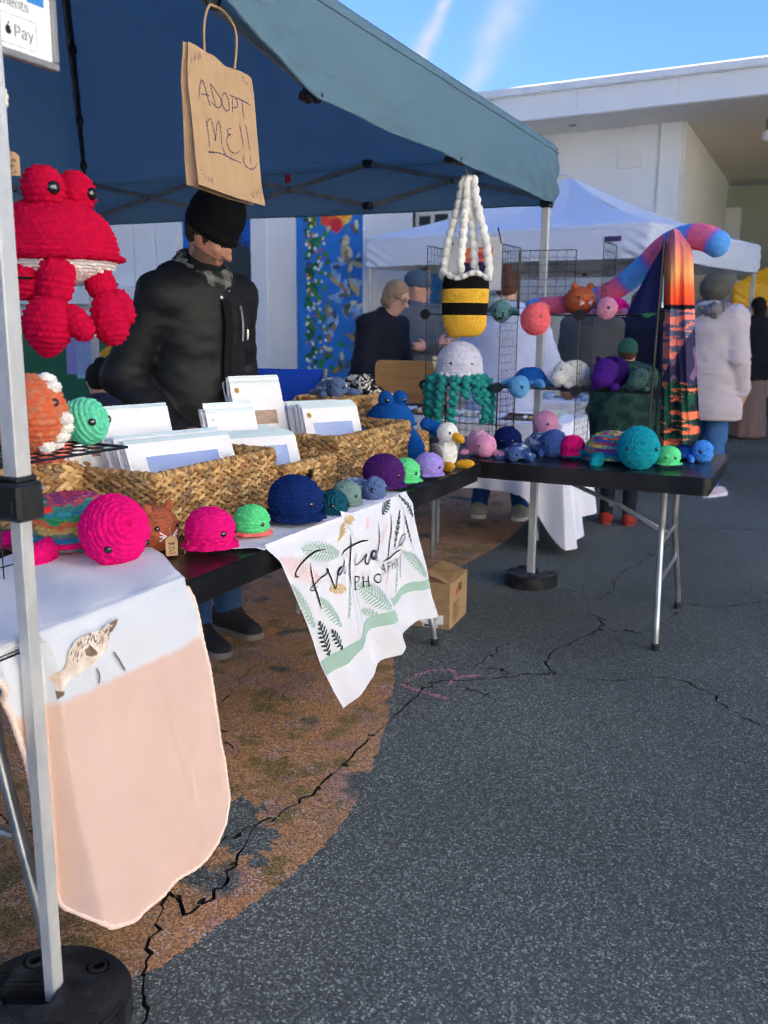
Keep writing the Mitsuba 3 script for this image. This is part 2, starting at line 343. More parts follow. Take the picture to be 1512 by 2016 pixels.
# chalk scribble: thin crumbs of chalk lying on the asphalt
bsdf('m_chalk', rgb(L(196, 132, 160)), .95)
crumbs = []
for pts in ([(-1.304, 2.96), (-1.286, 3.11), (-1.24, 3.17), (-1.191, 3.188), (-1.16, 3.14)], [(-1.304, 2.96), (-1.2, 2.94), (-1.096, 2.917)], [(-1.152, 3.036), (-1.145, 3.123), (-1.115, 3.16), (-1.085, 3.182)]):
    for q in spline(pts, 130):
        for z in range(int(rng.integers(0, 3))):
            c = q + rng.normal(0, .006, 2); r = .0009 + .0022 * rng.random() ** 2
            crumbs.append(boxat((c[0], c[1], .0012), (2 * r, 1.5 * r, .0016), rotz(rng.random() * 3)))
put('chalk_scribble', cat(crumbs), 'm_chalk', smooth=False, label='pink chalk scribble drawn on the asphalt beside the banner', cat='chalk drawing')

# ---- the hall behind the stall: a tall block with piers and murals
bsdf('m_wallwhite', proc(lambda p, n, uv: mix([.70, .70, .69], [.80, .80, .78], fbm(p.x * 2.2, p.y * 2.2, p.z * .8, 4))), .7)
bsdf('m_wallcream', proc(lambda p, n, uv: mix([.60, .59, .56], [.68, .67, .64], fbm(p.x * 1.2, p.y * 1.2, p.z * .9, 4))), .75)
bsdf('m_wallgreen', proc(lambda p, n, uv: mix([.36, .40, .31], [.43, .46, .36], fbm(p.x * 1.5, p.y * 1.5, p.z * 3, 4))), .75)
bsdf('m_soffit', proc(lambda p, n, uv: mix([.60, .57, .50], [.66, .63, .56], fbm(p.x * 1.5, p.y * 1.5, 0, 3))), .75)
bsdf('m_greenpaint', proc(lambda p, n, uv: mix([.012, .10, .05], [.025, .15, .07], fbm(p.x * 3, p.y * 3, p.z * 3, 4))), .6)
bsdf('m_glass', rgb([.05, .06, .07]), .08, specular=.8)
hall = thing('mural_hall', 'tall white hall with painted murals and a weathered white pier behind the blue canopy', 'building')
put('wall', box((-18, 10.1, 0), (-5.0, 11.5, 4.3)), 'm_wallwhite', hall)
put('wing', box((-24, -16, 0), (-10.9, 15.0, 8.0)), 'm_wallcream', hall, label='unseen cream block added beside the hall to shade the yard')  # unseen block added out of frame to keep the sun off the yard
put('pier', box((-6.16, 9.45, 0), (-5.93, 10.1, 4.2), .01), 'm_wallwhite', hall)
def blobs_color(base, blobs, P, soft=.25):
    c = np.tile(np.array(base, float), (len(P), 1)); c *= (.75 + .5 * meshkit.fbm(np.c_[P * 2.2, P[:, :1] * 0], 4, 4))[:, None]
    for (x, y, rx, ry, a, colr) in blobs:
        q = P - (x, y); ca, sa_ = math.cos(a), math.sin(a)
        d = np.hypot((q[:, 0] * ca + q[:, 1] * sa_) / rx, (-q[:, 0] * sa_ + q[:, 1] * ca) / ry) + .35 * (meshkit.noise(np.c_[P * 26, P[:, :1] * 0 + x], 5) - .5)
        k = np.clip((1 - d) / soft, 0, 1)[:, None]; c = c * (1 - k) + np.array(colr) * k
    return c
def mural(name, u0, u1, v, z0, z1, base, blobs, label, parent=hall, n=(150, 260)):
    P, F, a, b = sheet(lambda s, t: np.c_[u0 + (u1 - u0) * s, s * 0 + v, z0 + (z1 - z0) * t], *n)
    put(name, (P, F), 'm_vc', parent, smooth=False, color=blobs_color(base, blobs, np.c_[P[:, 0], P[:, 2]]), label=label)
R = np.random.default_rng(3)
bl = []
for i in range(120):   # climbing vine up the left edge
    x, z = -5.78 + abs(R.normal(0, .10)) + (.28 * R.random() ** 2 if i % 2 else 0) * 1.0, .3 + 2.5 * R.random()
    x += max(0, (1.3 - z)) * .22 * R.random()
    bl.append((x, z, .05, .035, R.random() * 3, L(*[(20, 95, 50), (35, 120, 60), (15, 75, 60), (60, 130, 70)][i % 4])))
for i in range(130):
    x, z = -5.78 + abs(R.normal(0, .15)), .3 + 2.3 * R.random()
    bl.append((x, z, .022, .02, 0, L(*[(220, 225, 140), (215, 215, 200), (110, 70, 160), (200, 110, 60), (235, 235, 235)][i % 5])))
for i in range(40):   # birds and butterflies on the blue
    x, z = -5.5 + .42 * R.random(), .7 + 1.9 * R.random()
    bl.append((x, z, .075 + .05 * R.random(), .035, R.random() * 3, L(*[(190, 170, 120), (90, 95, 80), (120, 160, 200), (150, 120, 90), (60, 110, 150)][i % 5])))
    bl.append((x + .03, z + .05, .06, .03, R.random() * 3, L(*[(205, 195, 160), (70, 80, 80), (150, 180, 205)][i % 3])))
for dx, dz, c in ((-.2, 0, (225, 70, 50)), (-.11, .05, (235, 95, 45)), (-.02, 0, (240, 150, 50)), (.06, .05, (245, 190, 70)), (-.07, -.07, (215, 50, 50)), (.02, .1, (235, 120, 40))):
    bl.append((-5.30 + dx, 2.50 + dz, .09, .10, .3, L(*c)))
mural('mural', -5.92, -5.02, 10.094, .0, 3.0, L(40, 115, 190), bl, 'blue mural of vines, birds and a red flower')
bl = [(-6.75, 1.75, .35, .62, 0, L(60, 70, 65)), (-6.68, 1.5, .2, .3, .4, L(110, 85, 60))] + [(-7.0 + .8 * R.random(), .6 + 1.2 * R.random(), .1, .05, R.random() * 3, L(*[(30, 90, 60), (170, 80, 50), (60, 60, 110)][i % 3])) for i in range(26)]
mural('mural', -7.6, -6.17, 10.094, .0, 3.0, L(30, 110, 200), bl, 'blue mural with a dark rounded shape')
# painted green dado, its white ledge and the white boards above it, at the far left
put('green_dado', box((-13.5, 10.02, 0), (-7.65, 10.098, 1.26)), 'm_greenpaint', hall, label='green painted wall with bright flower shapes')
put('ledge', cat(box((-13.5, 9.7, 1.50), (-7.65, 10.098, 1.72), .01), box((-13.5, 9.85, 1.28), (-7.65, 10.098, 1.49), .01)), 'm_wallwhite', hall)
for i in range(16):
    x = -13.4 + i * .36; put('board', box((x, 10.05, 1.74), (x + .345, 10.098, 3.2), .006), 'm_wallwhite', hall)
def flat_shape(pts_or_poly, y, th=.006):
    m = trimesh.creation.extrude_polygon(pts_or_poly, th, engine='earcut'); v = m.vertices
    m.vertices = np.c_[v[:, 0], y - v[:, 2], v[:, 1]]; m.invert(); return m
def petals(c, r, n, w): return unary_union([sa.rotate(sa.scale(sg.Point(c[0], c[1] + r * .6).buffer(r * .42, 8), w, 1), k * 360 / n, origin=c) for k in range(n)])
for shape, c, nm in ((petals((-9.25, 1.02), .24, 8, .7), (130, 185, 190), 'painted_flower'), (sg.Point(-9.25, 1.02).buffer(.085), (225, 215, 205), 'painted_shape'), (sg.box(-8.9, .55, -8.35, 1.06), (150, 140, 195), 'painted_shape'),
                 (sg.Point(-8.62, 1.06).buffer(.27, 12).intersection(sg.box(-9, 1.06, -8, 2)).difference(sg.Point(-8.62, 1.06).buffer(.2, 12)), (215, 120, 40), 'painted_arc'), (sg.box(-8.72, .5, -8.42, .98), (140, 190, 205), 'painted_shape'),
                 (sg.Point(-8.05, .62).buffer(.34, 14).difference(sg.Point(-8.05, .58).buffer(.27, 14)), (215, 150, 40), 'painted_arc'), (sg.Point(-8.05, .56).buffer(.26, 14), (150, 180, 215), 'painted_shape'), (sa.scale(sg.Point(-8.9, 1.2).buffer(.10), 1.4, .7), (220, 175, 150), 'painted_shape'), (petals((-7.9, 1.05), .14, 5, .8), (190, 205, 200), 'painted_flower')):
    shape = sa.translate(shape, -.70, 0)
    bsdf(f'm_p{c[0]}_{c[1]}', rgb(L(*c)), .7)
    put(nm, cat([flat_shape(g, 10.018 if shape.area > .03 else 10.011) for g in getattr(shape, 'geoms', [shape])]), f'm_p{c[0]}_{c[1]}', hall, smooth=False)

# ---- the gymnasium to the right: white wall under a deep flat roof, and a recess with a green end wall
gym = thing('white_gymnasium', 'long white one-storey building with a deep flat roof overhang and a green end wall', 'building')
tilt = .035
def shear(m): m.vertices[:, 2] += tilt * np.clip(m.vertices[:, 0] + 1.5, -9, 8); return m
put('wall', cat(box((-10, 13.2, 0), (-1.95, 30, 4.0)),), 'm_wallwhite', gym)
put('green_wall', box((-1.94, 18.9, 0), (14, 19.2, 3.8)), 'm_wallgreen', gym, label='pale green painted end wall')
put('recess_wall', box((-1.948, 13.25, 0), (-1.90, 18.89, 4.0)), 'm_wallcream', gym)
put('pilaster', box((-1.89, 18.6, 0), (-1.62, 18.88, 3.4), .01), 'm_wallwhite', gym)
put('soffit', shear(box((-10, 12.26, 3.995), (14, 19.3, 4.03))), 'm_soffit', gym)
put('fascia', shear(box((-10, 12.2, 4.0), (14, 12.258, 4.30), .008)), 'm_wallwhite', gym)
put('roof_edge', shear(box((-10, 12.12, 4.302), (14, 12.4, 4.40), .012)), 'm_wallwhite', gym)
for i in range(9): put('fascia_joint', shear(box((-9.2 + i * 1.22, 12.196, 4.0), (-9.19 + i * 1.22, 12.1995, 4.295))), 'm_soffit', gym)
put('conduit', tube([(-2.2, 13.17, 3.98), (-2.2, 13.17, 0.3)], .018, 8), 'm_wallwhite', gym); put('conduit', tube(spline([(-2.21, 13.17, 3.9), (-3.28, 13.15, 3.9), (-3.28, 12.8, 3.93)], 20), .012, 6), 'm_wallwhite', gym)
for x in (-2.75, -4.2): put('vent', cat(box((x, 13.165, 3.35), (x + .34, 13.199, 3.58), .004), [box((x + .02, 13.150, 3.37 + q * .032), (x + .32, 13.164, 3.385 + q * .032)) for q in range(6)]), 'm_wallwhite', gym)
put('roof', shear(box((-10, 12.41, 4.04), (14, 30, 4.36))), 'm_soffit', gym)
put('wall_lamp', cat(ball((-3.28, 12.75, 3.90), (.09, .09, .055), 8), box((-3.4, 12.63, 3.90), (-3.16, 12.87, 3.94), .01)), 'm_bar', gym, label='round dark lamp under the roof overhang')
scene[f'{gym}__lamp_globe'] = mikit.ply(ball((-.93, 13.6, 3.72), .075, 10), 'm_white', smooth=True)
put('lamp_socket', tube([(-.93, 13.6, 3.98), (-.93, 13.6, 3.78)], .035, 10), 'm_bar', gym)
for a, b, c, d in ((-5.89, -5.66, 2.66, 2.92), (-5.60, -5.42, 2.66, 2.84), (-5.35, -5.15, 2.7, 2.86)):
    w = put('window', box((a - .05, 13.13, c - .05), (b + .05, 13.199, d + .05), .006), 'm_white', gym)
    put('pane', box((a, 13.118, c), (b, 13.128, d)), 'm_glass', w)
for k in range(4): put('eave_board', box((-5.9, 12.75 - k * .11, 3.05 + k * .05), (-3.2, 12.84 - k * .11, 3.08 + k * .05), .004), 'm_wallwhite', gym)
mural('small_mural', -5.42, -5.12, 13.19, 1.2, 2.1, L(60, 130, 180), [(-5.3 + .1 * R.random(), 1.3 + .7 * R.random(), .06, .05, 0, L(*[(60, 110, 90), (150, 150, 110), (70, 90, 140)][i % 3])) for i in range(9)], 'small blue mural panel', gym, (30, 60))
put('door', box((-5.05, 13.15, 0), (-4.3, 13.199, 2.1), .01), 'm_wallcream', gym, label='cream door')

# an added building, unseen outside the frame to the right: its sunlit wall throws the warm light that the stall's right-hand faces show
opp = thing('added_bounce_building', 'unseen pale grey building added to bounce sunlight onto the stall', 'building')
bsdf('m_opp', proc(lambda p, n, uv: mix([.54, .56, .59], [.62, .64, .67], fbm(p.x, p.y * 1.2, p.z * .9, 4))), .75)
put('wall', box((7.2, -14, 0), (18, 5, 6.5)), 'm_opp', opp)
for k in range(5): put('window', box((7.16, -12 + k * 3.2, 1.0), (7.19, -10.4 + k * 3.2, 2.2)), 'm_glass', opp)
put('roof_edge', box((7.0, -14.2, 6.51), (18.2, 5.2, 6.8), .02), 'm_wallwhite', opp)

# ================================================================== CANOPIES
def tent(key, x, y, ze, drop, zp, roofmat, legmat, rot=0.0, sag=.10, wob=.012, seed=1, lattice=True, lift=None):
    """A pop-up canopy; x, y = (lo, hi) of its plan before the turn rot about its first corner."""
    Rz, o = rotz(rot), np.array([x[0], y[0], 0])
    tr = lambda P: (np.asarray(P, float) - o) @ Rz.T + o
    cx, cy = sum(x) / 2, sum(y) / 2
    W, H = x[1] - x[0], y[1] - y[0]; rad = .05
    ringp = np.array(sg.box(x[0] + rad, y[0] + rad, x[1] - rad, y[1] - rad).buffer(rad, 6).exterior.coords)
    ls = sg.LineString(ringp); n = 360
    per = np.array([ls.interpolate(k / n, normalized=True).coords[0] for k in range(n)])
    out = per - (cx, cy); nrm = np.where(np.abs(out[:, :1]) / W > np.abs(out[:, 1:]) / H, np.c_[np.sign(out[:, 0]), out[:, 0] * 0], np.c_[out[:, 0] * 0, np.sign(out[:, 1])])
    near = np.min(np.abs(np.c_[np.abs(out[:, 0]) - W / 2, np.abs(out[:, 1]) - H / 2]).max(1)[:, None], axis=1)
    cornerness = np.clip(1 - near / .55, 0, 1)
    def ringat(off, z, amp):
        w = meshkit.fbm(np.c_[per * 3.0, np.full(n, z * 7 + seed)], 4, seed) - .5
        fold = np.sin((per[:, 0] + per[:, 1]) * 34 + z * 60) * cornerness ** 1.2 * .6
        q = per + nrm * (off + amp * (w * 2 + fold))[:, None]
        zl = z if lift is None else z + lift(per) * np.clip((ze - z) / drop, 0, 1)
        return np.c_[q, zl + amp * .5 * (meshkit.noise(np.c_[per * 2, np.full(n, 3.3)], seed) - .5)]
    val = [ringat(.012 * math.sin(t * 3.1), ze - drop * (1 - t), wob * (1.25 - t)) for t in np.linspace(0, 1, 12)]
    roof = [val[-1]]
    e = per.copy()
    for q in np.r_[np.array([.004, .012, .03]), np.linspace(.06, .985, 34)]:
        p2 = e + (np.array([cx, cy]) - e) * q
        zz = ze + (zp - ze) * q - sag * math.sin(math.pi * min(1, q * 1.02)) * (.35 + .65 * np.clip(near / .9, 0, 1)) + .012 * (meshkit.fbm(np.c_[p2 * 2.2, p2[:, :1] * 0 + seed], 3, seed) - .5) * min(1, q * 12)
        roof.append(np.c_[p2, zz + .010 * min(1, q / .012)])
    def rings(rs):
        V = tr(np.vstack(rs)); F = []
        i, j = np.meshgrid(np.arange(len(rs) - 1), np.arange(n), indexing='ij'); k = (j + 1) % n
        return trimesh.Trimesh(V, np.stack([i * n + j, i * n + k, (i + 1) * n + k, (i + 1) * n + j], -1).reshape(-1, 4)[:, [0, 1, 2, 0, 2, 3]].reshape(-1, 3), process=False)
    put('valance', rings(val), roofmat, key, smooth=True)
    put('roof', rings(roof), roofmat, key, smooth=True)
    put('seam', tube(np.vstack([tr(val[-2] + np.c_[nrm * .002, np.zeros(n)]), tr(val[-2][:1])]), .0025, 5), roofmat, key)
    put('hem', tube(np.vstack([tr(val[0]), tr(val[0][:1])]), .004, 6), roofmat, key)
    peak = np.array([cx, cy, zp - .05]); cs = [np.array([a, b, ze - .04]) for a in x for b in y]
    ins = .05
    cs2 = [c + np.array([ins if c[0] < cx else -ins, ins if c[1] < cy else -ins, 0]) for c in cs]
    for c in cs2:
        put('rafter', beam(*tr([c + [0, 0, .0], peak - [0, 0, .02]]), .022, .028), legmat, key)
    put('peak_hub', tube(tr([peak + [0, 0, .03], peak - [0, 0, .2]]), .03, 10), legmat, key)
    if lattice:
        sides = [((x[0] + ins, y[1] - ins), (x[1] - ins, y[1] - ins)), ((x[1] - ins, y[0] + ins), (x[1] - ins, y[1] - ins)), ((x[0] + ins, y[0] + ins), (x[0] + ins, y[1] - ins))]
        lo, hi = ze - drop + .03, ze - .012
        for a, b in sides:
            a, b = np.array(a), np.array(b); m = 3
            d = (b - a) / np.linalg.norm(b - a); nn = np.array([-d[1], d[0]])
            for k in range(m):
                p0, p1 = a + (b - a) * k / m, a + (b - a) * (k + 1) / m
                put('lattice_bar', beam(*tr([np.r_[p0 + nn * .009, lo], np.r_[p1 + nn * .009, hi]]), .012, .024), legmat, key)
                put('lattice_bar', beam(*tr([np.r_[p0 - nn * .009, hi], np.r_[p1 - nn * .009, lo]]), .012, .024), legmat, key)
                pm = tr([np.r_[(p0 + p1) / 2, (lo + hi) / 2]])[0]
                put('joint', ball(pm, .017, 6), 'm_black', key)
                if k:
                    for zz in (lo, hi): put('joint', boxat(tr([np.r_[p0, zz]])[0], (.05, .05, .035), Rz, .008), 'm_black', key)
    return tr, cs2

def canopy_tex(p, n, uv):
    f = fbm(p.x * 3, p.y * 3, p.z * 5, 4)
    return mix([.15, .265, .36], [.185, .305, .395], f)
def canopy_h(p, n, uv): return fbm(p.x * 7, p.y * 7, p.z * 11, 4) + .15 * noise(p.x * 90, p.y * 90, p.z * 90)
scene['m_canopy'] = {'type': 'principledthin', 'base_color': proc(canopy_tex), 'roughness': .42, 'diff_trans': .7, 'sheen': .2}
scene['m_canopy'] = {'type': 'bumpmap', 'scale': .022, 'tex': proc(canopy_h, eps=2e-3), 'b': scene['m_canopy']}
stall = thing('blue_canopy', 'large blue pop-up canopy over the craft stall', 'canopy')
tent(stall, (-4.145, -1.228), (1.108, 4.565), 2.127, .250, 3.163, 'm_canopy', 'm_bar', wob=.018, lift=lambda q: .14 * np.clip((2.20 - q[:, 1]) / .5, 0, 1) ** 1.2 * (q[:, 0] > -1.6))
# its legs: square tubes with a black lock where outer and inner tube meet
def leg(x, y, ztop, zlock, s=.033):
    k = put('leg', box((x - s / 2, y - s / 2, zlock), (x + s / 2, y + s / 2, ztop), .002), 'm_pole', stall)
    s2 = s * .80; put('inner_tube', box((x - s2 / 2, y - s2 / 2, .03), (x + s2 / 2, y + s2 / 2, zlock - .001), .002), 'm_pole', k)
    return k
LX, LY = -1.233, 1.155
k = leg(LX, LY, 2.08, 1.015)
def lb(a, b, bev): return box((LX + a[0], LY + a[1], a[2]), (LX + b[0], LY + b[1], b[2]), bev)
put('lock', cat(lb((-.030, -.030, .981), (.030, .030, 1.048), .006), lb((-.023, -.023, 1.0485), (.023, .023, 1.058), .003), lb((.002, -.033, .999), (.017, -.0305, 1.018), .001)), 'm_black', k, label='black plastic lock on the canopy leg')
put('button', lb((.015, .0305, .986), (.027, .050, .998), .003), 'm_red', k, label='red release button')
put('rivet', ball((LX + .031, LY + .025, 1.035), .004, 5), 'm_chrome', k)
leg(-1.270, 4.522, 1.90, .05, .035); leg(-4.097, 4.522, 2.06, .9, .035); leg(-4.097, 1.155, 2.06, .9, .035)
for c in ((-1.270, 4.522), (-4.097, 4.522)): put('corner_block', box((c[0] - .027, c[1] - .027, 1.860), (c[0] + .027, c[1] + .027, 1.932), .005), 'm_black', stall)
put('tag', box((-2.70, 4.489, 2.04), (-2.665, 4.494, 2.083), .001), 'm_red', stall, label='red tag hanging from the far truss')
sc_ = lambda q: np.c_[np.asarray(q)[:, :2] * .955, 1.323 + (np.asarray(q)[:, 2] - 1.323) * .955]
st = sc_(spline([(-4.2, 4.62, 2.22), (-3.97, 4.36, 2.36), (-3.7, 4.05, 2.53), (-3.4, 3.7, 2.72), (-3.05, 3.28, 2.95)], 40))
put('strap', tube(st + np.c_[np.zeros(40), np.zeros(40), -.045 + .012 * np.sin(np.arange(40))], .011, 6), 'm_black', stall, label='black strap running up the far corner rafter')
for q in (4, 15, 27): put('strap_toggle', ball(st[q] - [0, 0, .06], (.02, .02, .028), 6), 'm_black', stall)
for y in (2.225, 3.24): put('bungee_knob', cat([ball((-1.256 + .02 * math.cos(a), y + .02 * math.sin(a), 1.885), .014, 5) for a in np.arange(5) * 1.26] + [ball((-1.256, y, 1.891), .018, 6)]), 'm_black', stall)

bsdf('m_tentwhite', proc(lambda p, n, uv: mix([.60, .63, .72], [.66, .69, .77], fbm(p.x * 2, p.y * 2, p.z * 4, 3))), .6)
wt = thing('white_canopy', 'white pop-up canopy over the neighbouring stall', 'canopy')
a = math.atan2(8.69 - 9.42, -1.47 + 4.67)
tr, cs = tent(wt, (-4.67, -4.67 + 3.28), (9.42, 12.6), 2.2, .30, 2.88, 'm_tentwhite', 'm_pole', rot=a, sag=.17, wob=.02, seed=5)
for c in cs: put('leg', boxat(np.r_[tr([c])[0][:2], 1.0], (.04, .04, 2.0), rotz(a), .003), 'm_pole', wt)
put('brand_patch', boxat(tr([[-1.75, 9.395, 2.07]])[0], (.16, .006, .045), rotz(a), .001), 'm_pen', wt, label='small violet patch on the valance')
bsdf('m_yellow', proc(lambda p, n, uv: mix(L(235, 165, 20).tolist(), L(245, 185, 40).tolist(), fbm(p.x * 2, p.y * 2, p.z * 4, 3))), .6)
yt = thing('yellow_canopy', 'bright yellow canopy at the right edge beyond the crowd', 'canopy')
tr, cs = tent(yt, (-1.2, 2.4), (13.6, 16.8), 1.85, .28, 3.0, 'm_yellow', 'm_pole', sag=.06, wob=.02, seed=9, lattice=False)
for c in cs: put('leg', box((c[0] - .02, c[1] - .02, 0), (c[0] + .02, c[1] + .02, 1.9), .003), 'm_pole', yt)
# ================================================================== TABLES
def folding_table(name, label, x0, x1, y0, y1, legs, top=.74, group=None):
    k = thing(name, label, 'table', group)
    P = sg.box(x0 + .04, y0 + .04, x1 - .04, y1 - .04).buffer(.04, 6)
    m = poly_extrude(P, .042, .006); m.apply_translation([0, 0, top - .042]); put('tabletop', m, 'm_table', k, smooth=35)
    ap = P.buffer(-.012).difference(P.buffer(-.032)); m = poly_extrude(ap, .03); m.apply_translation([0, 0, top - .0725]); put('apron', m, 'm_table', k)
    for spec in legs: legs_pair(k, *spec, top)
    return k
def legs_pair(k, axis, a0, a1, b, into, top):
    """A folding leg frame: two bent tubes in the plane axis = b, a crossbar, and the brace that folds into the table."""
    P = (lambda a, q, z: np.array([q, a, z])) if axis == 'x' else (lambda a, q, z: np.array([a, q, z]))
    z = top - .06; mid = (a0 + a1) / 2
    for a, s in ((a0, 1), (a1, -1)):
        w = tube(spline([P(a + s * .13, b, z), P(a + s * .13, b, z * .80), P(a + s * .118, b, z * .62), P(a + s * .02, b + into * -.02, z * .18), P(a, b + into * -.025, .02)], 26), .0135, 12)
        l = put('leg', w, 'm_steel', k, smooth=40); put('foot', tube([P(a, b - into * .025, .03), P(a, b - into * .025, .001)], .0165, 10), 'm_black', l)
    put('crossbar', rod(P(a0 + .085, b - into * .01, z * .40), P(a1 - .085, b - into * .01, z * .40), .010), 'm_steel', k)
    put('brace', cat(rod(P(mid - .03, b, z * .62), P(mid - .012, b + into * .24, z * .80), .008), rod(P(mid + .03, b, z * .62), P(mid + .012, b + into * .24, z * .80), .008),
                     rod(P(a0 + .118, b, z * .62), P(a1 - .118, b, z * .62), .009), rod(P(mid, b + into * .22, z * .785), P(mid, b + into * .62, z * 1.0), .010), boxat(P(mid, b + into * .235, z * .79), (.05, .03, .02))), 'm_steel', k)
main = folding_table('folding_table', 'long black folding table under the baskets and the printed banner', -2.02, -1.26, .62, 3.69, [('y', -1.92, -1.36, 3.40, -1), ('y', -1.92, -1.34, 1.27, 1)])
fart = folding_table('folding_table', 'black folding table at the far end with the wire shelf on it', -2.20, -.345, 3.72, 4.48, [('x', 3.78, 4.42, -.545, -1), ('x', 3.78, 4.42, -2.0, 1)])

# the base weights on the canopy legs
def weight(x, y, ang, label, R0=.155):
    P = sa.scale(sg.Point(0, 0).buffer(R0, 24), 1.0, .94)
    P = P.difference(sg.box(-.30, -.024, .008, .024)).difference(sg.box(-.30, -.05, -.10, .05)).buffer(.008).buffer(-.008)
    holes = [(.075, .07), (.04, -.10), (-.055, .085), (-.05, -.10)]
    for hx, hy in holes: P = P.difference(sg.Point(hx, hy).buffer(.011))
    m = poly_extrude(P, .062, .012)
    rim = [trimesh.creation.annulus(.012, .018, .006) for _ in holes]
    for r, (hx, hy) in zip(rim, holes): r.apply_translation([hx, hy, .063])
    floorp = trimesh.creation.extrude_polygon(P.buffer(.03).buffer(-.035), .03, engine='earcut')
    m = cat(m, rim, box((.05, -.055, .0605), (.115, .02, .0645), .002), floorp)
    m.vertices = m.vertices @ rotz(ang).T + np.array([x, y, .001])
    k = thing('base_weight', label, 'weight', 'weights on the canopy legs')
    put('plate', m, 'm_weight', k, smooth=35)
weight(-1.228, 1.135, .45, 'round black base weight on the nearest canopy leg')
weight(-1.262, 4.51, -1.9, 'black two-lobed base weight on the far canopy leg', .14)

# ================================================================== WICKER
STRAW = [L(205, 165, 110), L(190, 150, 98), L(172, 132, 84), L(214, 178, 124), L(160, 118, 74), L(150, 122, 88)]
leaf0 = trimesh.creation.uv_sphere(1.0, count=[5, 8])
# leaf-shaped: pointed at its far end
lv = leaf0.vertices.copy(); lv[:, :2] *= (1 - .35 * np.clip(lv[:, 2:], 0, 1) ** 2); leaf0.vertices = lv
def leaf(c, axis, side, nrm, l, w, t):
    M = np.stack([np.asarray(side) * w, np.asarray(nrm) * t, np.asarray(axis) * l], 1)
    return leaf0.vertices @ M.T + c, leaf0.faces
def braid(segs, rs, h=.021, l=.021, flip=1, tone=1.0):
    """Two-strand braid along a chain of segments (p, q, outward normal); returns vertices, faces, colours."""
    out = []
    for p, q, nrm in segs:
        p, q, nrm = (np.array(v, float) for v in (p, q, nrm)); d = q - p; n = max(1, int(round(np.linalg.norm(d) / (l * 1.02)))); d /= np.linalg.norm(d); up = np.cross(nrm, d)
        step = np.linalg.norm(q - p) / n
        for i in range(n):
            for s in (1, -1):
                c = p + d * step * (i + .5 + (.25 if s > 0 else -.25)) + up * s * h * .24 + nrm * (.003 * rs.random())
                an = (.36 + .12 * (rs.random() - .5)) * s * flip
                ax = d * math.cos(an) - up * math.sin(an); sd = np.cross(ax, nrm)
                v, f = leaf(c, ax, sd, nrm, l * .62 * (1 + .08 * rs.normal()), h * .27 * (1 + .12 * rs.normal()), .0075)
                cc = STRAW[int(rs.integers(6))] * (.82 + .42 * rs.random()) * tone
                out.append((v, f, cc))
    return catc(out)
def rimwrap(pts, rs, r=.011):
    p = np.asarray(pts, float); out = []
    for a, b in zip(p[:-1], p[1:]):
        d = b - a; ln = np.linalg.norm(d); d /= ln; n = int(ln / .0085); up = np.array([0, 0, 1.]); sd = np.cross(d, up)
        for i in range(n):
            c = a + d * ln * (i + .5) / n; tl = .25 + .3 * rs.normal() * .4
            ax = d * math.cos(1.35) + sd * math.sin(1.35) * (tl) + up * .0
            m = ball((0, 0, 0), 1, 5); v = m.vertices * np.array([.0068, r * (1.0 + .12 * rs.normal()), r * (1.1 + .12 * rs.normal())])
            fr = np.stack([d, sd, up], 1); Rr = rotz(.35 + .2 * rs.normal())
            out.append((v @ Rr.T @ fr.T + c, m.faces, STRAW[int(rs.integers(6))] * (.6 + .45 * rs.random())))
    return catc(out)
bsdf('m_wicker', VC, .62, specular=.35)
scene['m_wicker'] = {'type': 'bumpmap', 'scale': .0009, 'tex': proc(lambda p, n, uv: fbm(p.x * 340, p.y * 340, p.z * 340, 2), eps=6e-4), 'b': scene['m_wicker']}
bsdf('m_weavedark', rgb(L(178, 138, 92)), .9)
